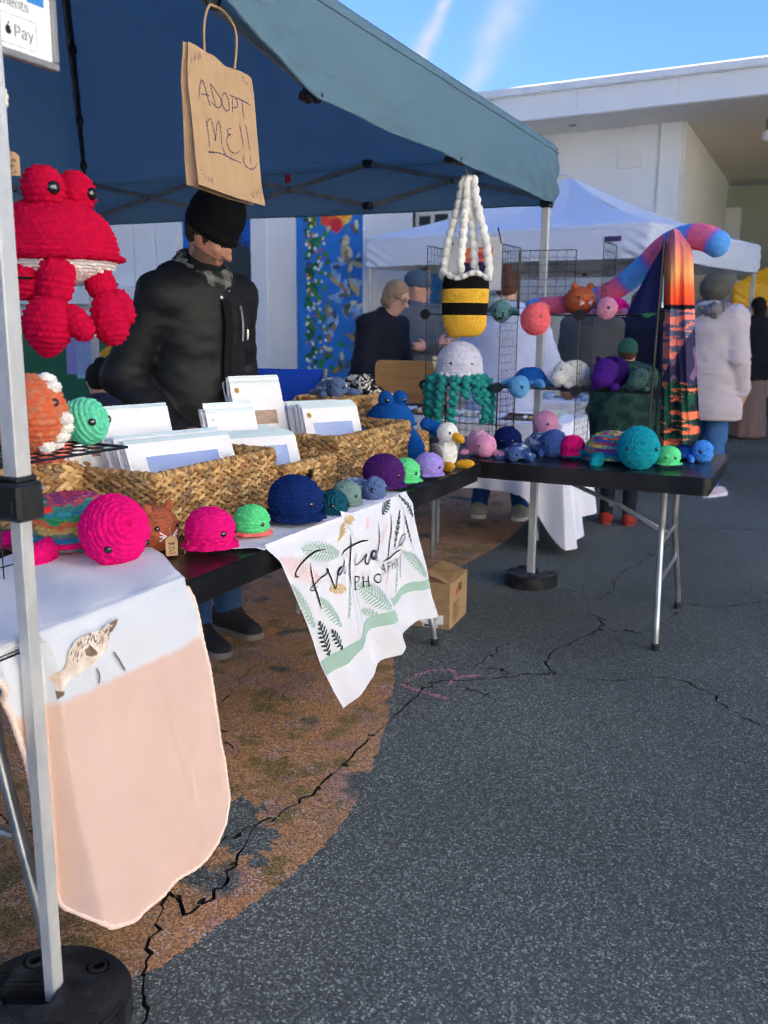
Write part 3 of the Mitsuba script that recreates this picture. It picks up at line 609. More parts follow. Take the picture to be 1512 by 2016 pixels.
def basket(name, label, x0, x1, y0, y1, z0, h, rows, seed, rim=True, hole=None, upturned=False, group='woven baskets on the long table'):
    """x1 is the face towards the yard. hole = (y range, z range) cut in that face."""
    rs = np.random.default_rng(seed); tone = (1.06, .86, .98, .80, .92)[seed % 5]
    k = thing(name, label, 'basket', group)
    t = .008; z1 = z0 + h
    walls = [box((x0, y0, z0), (x0 + t, y1, z1)), box((x0 + t, y0, z0), (x1 - t, y0 + t, z1)), box((x0 + t, y1 - t, z0), (x1 - t, y1, z1)), box((x0 + t, y0 + t, z0 + .001), (x1 - t, y1 - t, z0 + .008))]
    ft = [((y0, y1), (z0, z1))] if hole is None else [((y0, hole[0][0]), (z0, z1)), ((hole[0][1], y1), (z0, z1)), (hole[0], (z0, hole[1][0])), (hole[0], (hole[1][1], z1))]
    walls += [box((x1 - t, a, c), (x1, b, d)) for (a, b), (c, d) in ft if b - a > .001 and d - c > .001]
    if upturned: walls.append(box((x0 + t, y0 + t, z1 - .012), (x1 - t, y1 - t, z1 - .004)))
    put('liner', cat(walls), 'm_weavedark', k)
    e = .004; rh = h / rows
    for r in range(rows):
        z = z0 + (r + .5) * rh; fl = 1
        segs = [((x0, y0 - e, z), (x1, y0 - e, z), (0, -1, 0)), ((x1 + e, y0, z), (x1 + e, y1, z), (1, 0, 0)), ((x1, y1 + e, z), (x0, y1 + e, z), (0, 1, 0)), ((x0 - e, y1, z), (x0 - e, y0, z), (-1, 0, 0))]
        if hole and hole[1][0] - rh * .4 < z < hole[1][1] + rh * .4:
            segs[1:2] = [((x1 + e, y0, z), (x1 + e, hole[0][0], z), (1, 0, 0)), ((x1 + e, hole[0][1], z), (x1 + e, y1, z), (1, 0, 0))]
        if not upturned: segs += [((x0 + t + e, y0 + t, z), (x0 + t + e, y1 - t, z), (1, 0, 0)), ((x1 - t, y1 - t - e, z), (x0 + t, y1 - t - e, z), (0, -1, 0))]
        put('braid', braid(segs, rs, rh * 1.12, .036, fl, tone), 'm_wicker', k, smooth=True)
    if upturned:
        n = int((x1 - x0) / .026)
        for i in range(n):
            x = x0 + (i + .5) * (x1 - x0) / n
            put('top_braid', braid([((x, y0, z1 + .001), (x, y1, z1 + .001), (0, 0, 1))], rs, (x1 - x0) / n * 1.05, .024, 1 if i % 2 else -1), 'm_wicker', k, smooth=True)
    if rim: put('rim', rimwrap([(x0, y0, z1), (x1, y0, z1), (x1, y1, z1), (x0, y1, z1), (x0, y0, z1)], rs), 'm_wicker', k, smooth=True)
    return k
basket('woven_basket', 'large woven basket of wide matted prints, nearest the green octopus', -1.90, -1.555, 1.915, 2.495, .742, .175, 8, 11)
basket('woven_basket', 'low woven tray with a square hand hole in its front', -1.88, -1.545, 2.535, 2.885, .742, .112, 5, 12, hole=((2.68, 2.74), (.790, .832)))
basket('woven_basket', 'farthest large woven basket, full of matted prints behind the purple octopus', -1.99, -1.55, 2.925, 3.56, .742, .165, 7, 13)
basket('woven_box', 'upturned woven box with a small black and white turtle on top', -2.12, -1.84, 3.60, 4.02, .742, .245, 8, 14, rim=False, upturned=True, group=None)
basket('woven_box', 'upturned woven box with a hand hole beside the multicoloured turtle', -2.02, -1.80, 1.69, 1.895, .742, .195, 7, 15, rim=False, upturned=True, hole=((1.80, 1.86), (.765, .83)), group=None)
basket('woven_riser', 'small low woven riser under the blue crab', -1.86, -1.575, 3.585, 3.82, .742, .10, 4, 16, rim=False, upturned=True, group=None)

# ================================================================== PRINTS
bsdf('m_photo', proc(lambda p, n, uv: mix(L(120, 150, 215).tolist(), L(176, 190, 225).tolist(), fbm(p.x * 9, p.y * 9, p.z * 14, 4))), .25, clearcoat=.8)
bsdf('m_gold', rgb(L(200, 150, 60)), .45)
bsdf('m_flap', rgb(L(190, 208, 216)), .15, specular=.8)
bsdf('m_beach', proc(lambda p, n, uv: mix(L(200, 160, 140).tolist(), L(120, 110, 100).tolist(), fbm(p.x * 30, p.y * 30, p.z * 60, 4))), .4)
def prints(at, head, w, h, lean, n, gap, rs, front, dark=.0, sticker=False, pic=None):
    """A row of matted prints in sleeves; at = bottom centre of the front one, which faces the angle head."""
    nrm = np.array([math.cos(head), math.sin(head), 0]); wd = np.array([-nrm[1], nrm[0], 0])
    for i in range(n):
        hh = h * (1 + .035 * rs.normal() * (i > 0)); ln = lean + .035 * rs.normal() * (i > 0)
        up = np.array([0, 0, 1.]) * math.cos(ln) - nrm * math.sin(ln); out = np.cross(wd, up)
        c = np.array(at) - nrm * gap * i + wd * (.006 * rs.normal() * (i > 0)); R_ = np.stack([wd, up, out], 1)
        k = thing('matted_print', front[0] if i == 0 else front[1], 'print', front[2])
        put('mat_board', boxat(c + up * hh / 2, (w, hh, .0028), R_), 'm_mat', k)
        put('sleeve_flap', boxat(c + up * (hh + .005), (w * .99, .012, .0004), R_), 'm_flap', k)
        if i == 0:
            if pic: put('picture', boxat(c + up * hh * pic[0] + out * .0016, (w * pic[1], hh * pic[2], .0006), R_), pic[3], k, label='pale blue photograph seen above the rim' if pic[3] == 'm_photo' else 'strip of a beach photograph')
            if sticker:
                m = trimesh.creation.cylinder(.011, .0008, sections=20); m.vertices = m.vertices @ R_.T + (c + up * (hh - .028) - wd * (w / 2 - .026) + out * .0022)
                s_ = put('price_sticker', m, 'm_gold', k, label='round gold price sticker')
                tm = meshkit.text_mesh('$3', .007, .0004); tm.vertices = (tm.vertices - [.006, .0035, 0]) @ R_.T + (c + up * (hh - .028) - wd * (w / 2 - .026) + out * .0027); put('lettering', tm, 'm_ink', s_, smooth=False)
rs = np.random.default_rng(5)
G = 'matted prints filed in the baskets'
prints((-1.60, 2.17, .752), -.30, .37, .245, .42, 14, .0105, rs, ('wide matted print with a pale blue picture, front of the nearest basket', 'matted print filed behind the front one in the nearest basket', 'prints in the nearest basket'), pic=(.50, .68, .66, 'm_photo'))
prints((-1.80, 2.13, .757), -.30, .36, .315, .30, 5, .007, rs, ('tall white matted print rising at the back of the nearest basket', 'tall matted print behind the white one at the back of the nearest basket', 'tall prints in the nearest basket'), pic=(.66, .6, .16, 'm_beach'))
prints((-1.655, 2.66, .752), -.55, .25, .195, .45, 18, .0105, rs, ('front matted print with a blue picture in the low tray with the hand hole', 'matted print packed behind the front one in the low tray', 'prints in the low tray'), pic=(.50, .68, .66, 'm_photo'))
prints((-1.80, 2.70, .757), -.42, .20, .265, .35, 6, .007, rs, ('matted print with a gold sticker standing up behind the low tray stack', 'upright matted print behind the stickered one in the low tray', 'upright prints in the low tray'), sticker=True)
prints((-1.66, 3.17, .752), -.55, .25, .255, .40, 22, .0105, rs, ('front matted print with a gold sticker, farthest large basket', 'matted print filed behind the front one in the farthest large basket', 'prints in the farthest basket'), sticker=True, pic=(.46, .7, .62, 'm_photo'))
prints((-1.90, 3.03, .757), -.50, .22, .345, .35, 7, .0075, rs, ('tall matted print with a beach strip at the back of the farthest basket', 'tall matted print at the back of the farthest basket', 'tall prints in the farthest basket'), sticker=True, pic=(.60, .66, .16, 'm_beach'))

# ================================================================== WIRE SHELVES
def grid_panel(k, o, a, b, n=9, m=9, r=.0012, rr=.0024, name='grid_panel'):
    """A wire panel from corner o along edges a and b."""
    o, a, b = (np.array(v, float) for v in (o, a, b)); out = []
    nn = np.cross(a, b); nn /= np.linalg.norm(nn)
    for i in range(1, n): out.append(rod(o + a * i / n + nn * .0012, o + a * i / n + b + nn * .0012, r, 5))
    for i in range(1, m): out.append(rod(o + b * i / m - nn * .0012, o + b * i / m + a - nn * .0012, r, 5))
    c = [o, o + a, o + a + b, o + b]
    for p, q in zip(c, c[1:] + c[:1]): out.append(rod(p, q, rr, 6))
    put(name, cat(out), 'm_wire', k)
def connector(k, p, n):
    n = np.array(n, float); p = np.array(p, float)
    put('connector', tube([p - n * .012, p + n * .012], .024, 14), 'm_black', k, smooth=40)
fs = thing('wire_shelf', 'tall black wire cube shelf full of crochet toys on the far table', 'wire shelf')
xs, zs, ya, yb = [-1.745, -1.375, -1.005, -.645], [.745, 1.022, 1.357, 1.672], 4.20, 4.47
for zi in (1, 2):
    for i in range(3): grid_panel(fs, (xs[i], ya, zs[zi]), (xs[i + 1] - xs[i], 0, 0), (0, yb - ya, 0), 10, 7, name='shelf_panel')
for zi in range(2):
    for x in xs: grid_panel(fs, (x, ya, zs[zi]), (0, yb - ya, 0), (0, 0, zs[zi + 1] - zs[zi]), 7, 9)
for x in (xs[0], xs[1] - .0, xs[2] + .09): grid_panel(fs, (x, ya, zs[2]), (0, yb - ya, 0), (0, 0, zs[3] - zs[2]), 7, 9)
for i in range(2): grid_panel(fs, (xs[i] + .004, yb, zs[2]), ((xs[1] - xs[0]) * (1 if i == 0 else .75) - .008, 0, 0), (0, 0, zs[3] - zs[2] - .012), 6, 9)
grid_panel(fs, (xs[0] + .004, yb + .003, zs[0]), (xs[1] - xs[0] - .008, 0, 0), (0, 0, .27), 10, 8)
grid_panel(fs, (xs[0] + .004, ya - .003, zs[0]), (xs[1] - xs[0] - .008, 0, 0), (0, 0, .27), 10, 8)
for x in xs:
    for z in (zs[1], zs[2]): connector(fs, (x, ya - .012, z), (0, 1, 0))
ns = thing('wire_shelf', 'near black wire shelf holding the red crab beside the canopy leg', 'wire shelf')
A = np.array([-1.252, 1.458, 0]); da = np.array([-.2, -.06, 0]) * 0 + np.array([-.9, .03, 0]) * .37; db = np.array([-.05, -1.0, 0]) * .36
grid_panel(ns, A + [0, 0, 1.07], da, db, 9, 9, .0017, .003, 'shelf_panel')
A2, da2, db2 = np.array([-1.495, 1.735, 0]), np.array([-.31, -.05, 0]), np.array([.085, -.60, 0])
grid_panel(ns, A2 + [0, 0, 1.40], da2, db2, 9, 14, .0017, .003, 'shelf_panel')
grid_panel(ns, A + db + [-.002, 0, .747], da * .98, (0, 0, .318), 9, 8, .0017, .003)
grid_panel(ns, A + da + [0, 0, .747], db, (0, 0, .318), 9, 8, .0017, .003)
grid_panel(ns, A2 + da2 + [0, 0, 1.075], db2, (0, 0, .32), 14, 8, .0017, .003)
grid_panel(ns, A + db + np.array([.0, -.002, .747]), db * .0 + np.array([.004, .10, 0]) * .0 + np.array([-.03, -.22, 0]), (0, 0, .318), 5, 8, .0017, .0045)
connector(ns, A + db + [0, -.01, 1.07], (0, 1, 0))
# ================================================================== CROCHET TOYS
def knit(c, rad, R=None, color=(.5, .5, .5), st=.011, q=4, cap=(0, 1), depth=.40, prof=None, warp=None, seed=0, var=.16):
    """A crocheted solid of revolution about its own z axis, with one bump for each stitch.
    rad: three radii; cap: the part of the meridian from top (0) to bottom (1); color: a colour, or fn(row fraction, angle, stitch random) -> colours."""
    rad = np.broadcast_to(np.asarray(rad, float), (3,)); rm = max(rad[0], rad[1]); st = st * (1.28 if st > .0065 else 1.0)
    a0, a1 = cap[0] * math.pi, cap[1] * math.pi
    nr = max(5, int(round((a1 - a0) * (rm + rad[2]) / 2 / (st * .92)))); nc = max(9, int(round(2 * math.pi * rm / st)))
    nt, npx = nr * q + 1, nc * q
    t, th = np.meshgrid(np.linspace(0, 1, nt), np.arange(npx) / npx, indexing='ij')
    ang = a0 + (a1 - a0) * t
    rr = np.sin(ang) if prof is None else prof(t) ; zz = np.cos(ang)
    rr = np.maximum(rr, 0)
    rowc = t * nr; row = np.minimum(np.floor(rowc), nr - 1); fr = rowc - row
    colc = th * nc + .5 * (row % 2) + .18 * (fr - .5); cl = np.floor(colc); fc = colc - cl; cl = cl % nc
    h = hashr(row.astype(int), cl.astype(int), seed + 17)
    br, bc = 1 - (2 * fr - 1) ** 2, 1 - (2 * fc - 1) ** 2
    b = (.45 * np.sqrt(np.maximum(br, 0)) + .55 * np.sqrt(np.maximum(bc, 0)) * np.sqrt(np.maximum(br, .12)) * np.minimum(1, rr * 2.2 + .15)) * (.65 + .7 * h)
    b[0] = b[0].mean(); 
    P = np.stack([rr * np.cos(th * 2 * np.pi) * rad[0], rr * np.sin(th * 2 * np.pi) * rad[1], zz * rad[2]], -1)
    N = P / rad ** 2; N /= np.linalg.norm(N, axis=-1, keepdims=True) + 1e-9
    amp = depth * st * np.minimum(1, .25 + rm / .04)
    P = P * (1 + .09 * (meshkit.fbm(P / max(rm, rad[2]) * 1.25 + seed * 3.7, 2, 3) - .5))[..., None]
    P = P + N * ((b - .6) * amp)[..., None] + N * (.0007 * (hashr(np.arange(P[..., 0].size), 0, seed + 5).reshape(rr.shape) - .5))[..., None]
    V = P.reshape(-1, 3)
    if warp is not None: V = warp(V)
    if callable(color): C = color(t.ravel(), th.ravel() * 2 * np.pi, h.ravel())
    else: C = np.tile(np.asarray(color, float), (len(V), 1))
    C = C * (1 - var + 2 * var * (.55 * h.ravel() + .45 * hashr(np.arange(len(V)) // 2, 3, seed)))[:, None]
    i, j = np.meshgrid(np.arange(nt - 1), np.arange(npx), indexing='ij'); k = (j + 1) % npx
    F = np.stack([i * npx + j, (i + 1) * npx + j, (i + 1) * npx + k, i * npx + k], -1).reshape(-1, 4)
    F = np.vstack([F[:, :3], F[:, [0, 2, 3]]])
    if R is not None: V = V @ np.asarray(R).T
    return V + np.asarray(c, float), F, C
def knit_tube(pts, r, color, st=.011, q=4, seed=0, depth=.40, var=.16, n=None):
    """A crocheted sausage along a curve with round ends; color: a colour or fn(fraction along, angle)."""
    st = st * 1.28; p = np.asarray(pts, float); ln = np.linalg.norm(np.diff(p, axis=0), axis=1).sum()
    nr = max(4, int(ln / (st * .95))); nt = nr * q + 1; p = spline(p, nt); r = np.interp(np.linspace(0, 1, nt), np.linspace(0, 1, len(np.atleast_1d(r))), np.atleast_1d(r)) if np.ndim(r) else np.full(nt, r)
    s = np.linspace(0, ln, nt); rm = r.max()
    ends = np.sqrt(np.clip(1 - np.clip(1 - s / r[0], 0, 1) ** 2, 1e-4, 1)) * np.sqrt(np.clip(1 - np.clip(1 - (ln - s) / r[-1], 0, 1) ** 2, 1e-4, 1))
    nc = max(7, int(round(2 * math.pi * rm / st))); sides = nc * q
    t = np.gradient(p, axis=0); t /= np.linalg.norm(t, axis=1, keepdims=True) + 1e-12
    a = frame(t[0])[1]; A = []
    for i in range(nt):
        a = a - t[i] * (a @ t[i]); a /= np.linalg.norm(a) + 1e-12; A.append(a)
    A = np.array(A); Bn = np.cross(t, A)
    u, th = np.meshgrid(np.arange(nt) / q, np.arange(sides) / sides, indexing='ij')
    row = np.floor(u); fr = u - row; cc = th * nc + .5 * (row % 2); cl = np.floor(cc); fc = cc - cl; h = hashr(row.astype(int), (cl % nc).astype(int), seed)
    b = (.45 + .55 * np.sqrt(np.maximum(1 - (2 * fc - 1) ** 2, 0))) * np.sqrt(np.maximum(1 - (2 * fr - 1) ** 2, .04)) * (.7 + .6 * h)
    rad = (r * ends)[:, None] + (b - .6) * depth * st * ends[:, None]
    V = p[:, None] + rad[..., None] * (np.cos(th * 2 * np.pi)[..., None] * A[:, None] + np.sin(th * 2 * np.pi)[..., None] * Bn[:, None])
    C = color(np.repeat(np.linspace(0, 1, nt), sides), th.ravel() * 2 * np.pi) if callable(color) else np.tile(np.asarray(color, float), (V[..., 0].size, 1))
    C = C * (1 - var + 2 * var * (.55 * h.ravel() + .45 * hashr(np.arange(len(C)) // 2, 3, seed)))[:, None]
    i, j = np.meshgrid(np.arange(nt - 1), np.arange(sides), indexing='ij'); k = (j + 1) % sides
    F = np.stack([i * sides + j, i * sides + k, (i + 1) * sides + k, (i + 1) * sides + j], -1).reshape(-1, 4)
    return V.reshape(-1, 3), np.vstack([F[:, :3], F[:, [0, 2, 3]]]), C
def place(m, at, head, tilt=None):
    M = rotz(head) if tilt is None else rotz(head) @ tilt
    return m[0] @ M.T + np.asarray(at, float), m[1], m[2]
def eye_at(k, c, rad, az, el, at, head, r=.0075, tilt=None):
    """A black safety eye set on an ellipsoid (centre c, radii rad) at azimuth az and elevation el."""
    d = np.array([math.cos(el) * math.cos(az), math.cos(el) * math.sin(az), math.sin(el)]); rad = np.broadcast_to(np.asarray(rad, float), (3,))
    s = 1 / np.linalg.norm(d / rad); p = np.asarray(c) + d * (s - r * .15)
    n = p - np.asarray(c); n = n / rad ** 2; n /= np.linalg.norm(n)
    m = ball((0, 0, 0), (r, r, r * .62), 8); _, a, b = frame(n); v = m.vertices @ np.stack([a, b, n], 1).T + p
    M = rotz(head) if tilt is None else rotz(head) @ tilt
    put('eye', trimesh.Trimesh(v @ M.T + np.asarray(at, float), m.faces, process=False), 'm_eye', k, smooth=True)
NAVY, TEAL, SAGE, SLATE, PURPLE, MINT, LAV = L(18, 42, 98), L(22, 92, 112), L(120, 148, 140), L(92, 112, 156), L(74, 32, 98), L(104, 222, 142), L(166, 146, 222)
PINK, CORAL, RUST, WHITE, GOLD, ROSE, TURQ, SKY, RED, BLUE = L(228, 20, 122), L(244, 120, 116), L(186, 96, 62), L(232, 230, 224), L(222, 164, 50), L(232, 160, 194), L(20, 142, 158), L(112, 170, 232), L(196, 14, 48), L(22, 84, 160)
toyseed = [100]
def octo(label, x, y, z, R, head, color, skirt=None, st=.011, q=4, eyes=True, lobes=9, spread=.42, tall=1.0, group='crochet octopuses with ruffled skirts'):
    toyseed[0] += 1; s = toyseed[0]; at = (x, y, z); skirt = color if skirt is None else skirt
    k = thing('crochet_octopus', label, 'toy octopus', group)
    br = np.array([R, R, R * .90 * tall]); bc = np.array([0, 0, R * .90 * tall])
    put('body', place(knit(bc, br, None, color, st, q, (0, .80), seed=s), at, head), 'm_yarn', k, smooth=True)
    def ruffle(V):
        a = np.arctan2(V[:, 1], V[:, 0]); rr = np.hypot(V[:, 0], V[:, 1]); w = np.clip((rr - R * .85) / (R * .45), 0, 1)
        lob = np.abs(np.sin(a * lobes / 2 + s)) ** .7
        V = V.copy(); g = 1 + w * (.26 * lob - .08 + .05 * np.sin(a * 3 + s)); V[:, :2] *= g[:, None]; V[:, 2] += w * R * (.16 * lob - .10 + .04 * np.sin(a * 2 + s)); V[:, 2] = np.maximum(V[:, 2], .002); return V
    put('skirt', place(knit((0, 0, R * .24), (R * 1.06, R * 1.06, R * .24), None, skirt, st, q, (.08, .96), seed=s + 1, warp=ruffle, prof=lambda t: np.sin(math.pi * np.clip(.08 + .88 * t, .001, .999)) ** .42), at, head), 'm_yarn', k, smooth=True)
    if eyes:
        for e in (spread, -spread): eye_at(k, bc, br, e, -.02, at, head, .0085 if R > .055 else .0065)
    return k
def turtle(label, x, y, z, head, rh, rs_, body, shell, st=.010, q=3, hz=.9, shellst=None, eye=.0075, headpos=None, tuck=False, group='crochet turtles', eyeaz=.75, look=0.0, eyeel=.05):
    toyseed[0] += 1; s = toyseed[0]; at = (x, y, z)
    k = thing('crochet_turtle', label, 'toy turtle', group)
    sc = np.array([0, 0, rs_ * .34]); sr = np.array([rs_, rs_ * .92, rs_ * .72])
    put('shell', place(knit(sc, sr, None, shell, shellst or st, q, (0, .60), seed=s), at, head), 'm_yarn', k, smooth=True)
    put('belly', place(knit((0, 0, rs_ * .26), (rs_ * 1.03, rs_ * .95, rs_ * .24), None, body, st, q, (.25, 1), seed=s + 1), at, head), 'm_yarn', k, smooth=True)
    hc = np.array(headpos if headpos is not None else (rs_ * .92 + rh * .62, 0, rh * hz)); hr = np.array([rh * 1.04, rh * .98, rh * .93]); Rh = rotz(look)
    put('head', place(knit(hc, hr, Rh @ roty(1.2), body, st, q, seed=s + 2), at, head), 'm_yarn', k, smooth=True)
    for e in (eyeaz, -eyeaz): eye_at(k, hc, hr, e + look, eyeel, at, head, eye)
    for sx, sy in ((.62, 1), (.62, -1), (-.66, 1), (-.66, -1)):
        l = rs_ * (.50 if sx > 0 else .36); an = (.95 if sx > 0 else 2.3) * sy
        c = np.array([rs_ * sx * .9, rs_ * .72 * sy, rs_ * .17]) + np.array([math.cos(an), math.sin(an), 0]) * l * .55
        put('flipper', place(knit(c, (l * .48, l * .26 + .006, l), rotz(an) @ roty(math.pi / 2 + .16), body, st, q, seed=s + 5), at, head), 'm_yarn', k, smooth=True)
    return k
def stripes(cols, n=None, jag=.06):
    cols = np.array(cols)
    def f(t, th, h):
        i = np.floor(np.clip(t * 1.0 + jag * (h - .5), 0, .9999) * len(cols)).astype(int); return cols[i]
    return f
def spaced(cols, freq, jag=.5, seed=2):
    """Space-dyed yarn: the colour changes along the spiral of stitches."""
    cols = np.array(cols)
    def f(t, th, h):
        x = (np.floor(t * freq) * 3.7 + th / 6.283 * 2.6 + jag * (h - .5) + seed); return cols[np.floor(x * len(cols) / 3.0).astype(int) % len(cols)]
    return f
def speckle(a, b, p=.4):
    return lambda t, th, h: np.where((h < p)[:, None], np.array(a), np.array(b))
OG = 'crochet octopuses with ruffled skirts'
PI = math.pi
# ---- along the long table, from the nearest
octo('hot pink octopus on the bare table edge between the blanket and the green octopus', -1.372, 1.895, .742, .064, .02, PINK, st=.0095)
octo('mint green octopus with a coral pink ruffle', -1.365, 2.075, .742, .050, .05, L(92, 214, 134), L(244, 122, 120), st=.009)
octo('largest navy blue octopus, at the left top corner of the banner', -1.345, 2.275, .742, .080, -.02, NAVY, st=.0105)
turtle('small dark teal turtle next to the large navy octopus', -1.385, 2.46, .742, -.15, .042, .062, L(20, 80, 98), spaced([L(24, 84, 100), L(70, 140, 150), L(18, 60, 84)], 9), headpos=(.085, -.01, .035), look=-.4)
octo('sage grey green octopus on the banner', -1.335, 2.575, .742, .047, .05, SAGE, st=.009)
turtle('slate blue turtle with a white flecked shell on the banner', -1.385, 2.735, .742, -.1, .040, .062, SLATE, spaced([SLATE, L(200, 205, 210), L(110, 130, 165), L(90, 110, 150)], 8), headpos=(.085, -.012, .038), look=-.5)
octo('dark purple octopus at the right top corner of the banner', -1.345, 2.875, .742, .073, .1, PURPLE, st=.010)
octo('mint green octopus between the purple one and the lavender one', -1.333, 3.035, .742, .054, .08, MINT, st=.009)
octo('lavender octopus beside the seagull', -1.312, 3.205, .742, .054, .1, LAV, st=.009)
# ---- the seagull
def gull():
    k = thing('crochet_seagull', 'white seagull toy with orange beak and feet at the corner of the tables', 'toy seagull'); at, hd = (-1.345, 3.47, .742), -.35
    put('body', place(knit((0, 0, .062), (.044, .044, .062), None, WHITE, .008, 3), at, hd), 'm_yarn', k, smooth=True)
    put('head', place(knit((.004, 0, .142), (.043, .041, .043), None, WHITE, .008, 3), at, hd), 'm_yarn', k, smooth=True)
    put('beak', place(knit((.058, 0, .128), (.019, .019, .034), roty(1.95), GOLD, .007, 3), at, hd), 'm_yarn', k, smooth=True)
    for s in (1, -1):
        put('wing', place(knit((-.004, .050 * s, .070), (.024, .013, .040), rotx(-.45 * s), L(118, 116, 122), .008, 3), at, hd), 'm_yarn', k, smooth=True)
        put('foot', place(knit((.055, .052 * s, .018), (.018, .022, .040), rotz(.35 * s) @ roty(1.45), GOLD, .0075, 3), at, hd), 'm_yarn', k, smooth=True)
        eye_at(k, (.004, 0, .142), (.043, .041, .043), .62 * s, .12, at, hd, .006)
gull()
# ---- the blue crab on its riser
def crab(label, at, head, S, top, belly, name='crochet_crab', st=.011, q=4, legs=True):
    toyseed[0] += 9; s = toyseed[0]
    k = thing(name, label, 'toy crab'); U = lambda *v: np.array(v, float) * S
    def brim(V):
        return V
    put('body', place(knit(U(0, 0, .30), U(.98, .90, .80), None, top, st, q, (0, .53), seed=s), at, head), 'm_yarn', k, smooth=True)
    put('brim', place(knit(U(0, 0, .26), U(1.06, .98, .10), None, top, st, q, (.05, .98), seed=s + 1), at, head), 'm_yarn', k, smooth=True)
    put('belly', place(knit(U(0, 0, .22), U(.92, .84, .34), None, belly, st, q, (.42, 1), seed=s + 2), at, head), 'm_yarn', k, smooth=True)
    for sy in (1, -1):
        e = put('eye_stalk', place(knit(U(.22, .28 * sy, 1.17), U(.30, .285, .31), None, top, st, q, seed=s + 3 + sy), at, head), 'm_yarn', k, smooth=True)
        eye_at(k, U(.22, .28 * sy, 1.17), U(.30, .285, .31), .22 * sy + .0, -.05, at, head, .085 * S + .001)
    return k
k = crab('royal blue crab with a white belly sitting on the small woven riser', (-1.70, 3.70, .852), -.75, .118, L(20, 82, 158), L(214, 218, 226), st=.010, q=3)
for pts, r in (([(-1.60, 3.62, .880), (-1.555, 3.585, .85), (-1.53, 3.57, .80), (-1.525, 3.565, .745)], [.026, .030, .046, .044]), ([(-1.755, 3.56, .870), (-1.755, 3.53, .83), (-1.735, 3.51, .79)], [.026, .030, .028]), ([(-1.60, 3.80, .885), (-1.55, 3.83, .86), (-1.50, 3.82, .835)], [.026, .030, .030])):
    put('claw', knit_tube(pts, r, L(20, 82, 158), .010, 3), 'm_yarn', k, smooth=True)
# ---- front of the far table
def whale():
    k = thing('crochet_dolphin', 'pale pink dolphin toy lying between the seagull and the navy octopus', 'toy dolphin'); at, hd = (-1.36, 3.90, .742), -1.1
    put('body', place(knit((0, 0, .055), (.085, .052, .055), None, speckle(ROSE, L(236, 186, 208)), .009, 3), at, hd), 'm_yarn', k, smooth=True)
    put('head', place(knit((.075, .02, .05), (.052, .050, .05), None, ROSE, .009, 3), at, hd), 'm_yarn', k, smooth=True)
    for s in (1, -1): put('fin', place(knit((.04, .065 * s, .018), (.030, .018, .012), rotz(.5 * s), ROSE, .009, 3), at, hd), 'm_yarn', k, smooth=True)
    put('tail', place(knit((.12, .075, .02), (.030, .016, .012), rotz(.9), ROSE, .009, 3), at, hd), 'm_yarn', k, smooth=True)
    for s in (1, -1): eye_at(k, (.075, .02, .05), (.052, .05, .05), .7 * s, .1, at, hd, .005)
whale()
octo('navy octopus on the far table, behind the small camouflage turtle', -1.275, 4.06, .742, .064, -1.35, L(14, 30, 84), st=.010, q=3)
CAMO = [L(48, 72, 128), L(180, 190, 205), L(92, 116, 160), L(40, 58, 110)]
turtle('smallest blue and white camouflage turtle at the front edge of the far table', -1.17, 3.875, .742, -1.5, .030, .062, L(70, 96, 150), spaced(CAMO, 8), headpos=(.075, 0, .03))
turtle('blue grey turtle with a blue and white striped shell, beside the pink octopus', -1.125, 4.12, .742, -.45, .060, .088, L(66, 92, 152), spaced(CAMO + [L(205, 212, 222)], 7), headpos=(.105, -.05, .055), look=-.9, hz=.95)
octo('hot pink octopus on the far table, behind the rainbow turtle flipper', -.965, 4.02, .742, .055, -1.35, L(222, 18, 112), st=.009, q=3)
RAIN = [L(200, 60, 90), L(222, 190, 90), L(70, 160, 190), L(120, 60, 120), L(230, 120, 70), L(60, 90, 160), L(110, 180, 120)]
turtle('large teal turtle with a knitted rainbow shell on the far table', -.79, 4.005, .742, -.84, .086, .124, TURQ, spaced(RAIN, 13, .3), st=.011, headpos=(.205, 0, .083), look=-.35, shellst=.010)
octo('mint green octopus on the far table, near its right corner', -.545, 3.945, .742, .049, -1.25, L(98, 220, 140), st=.009, q=3)
turtle('blue turtle with a light blue head at the right corner of the far table', -.505, 4.235, .742, -.35, .045, .070, L(70, 140, 222), L(34, 92, 188), headpos=(.085, -.03, .045), look=-.6)
turtle('pale pink turtle at the back of the far table, under the wire shelf', -1.16, 4.40, .742, -1.9, .06, .075, ROSE, L(240, 196, 210), headpos=(.085, .02, .11))
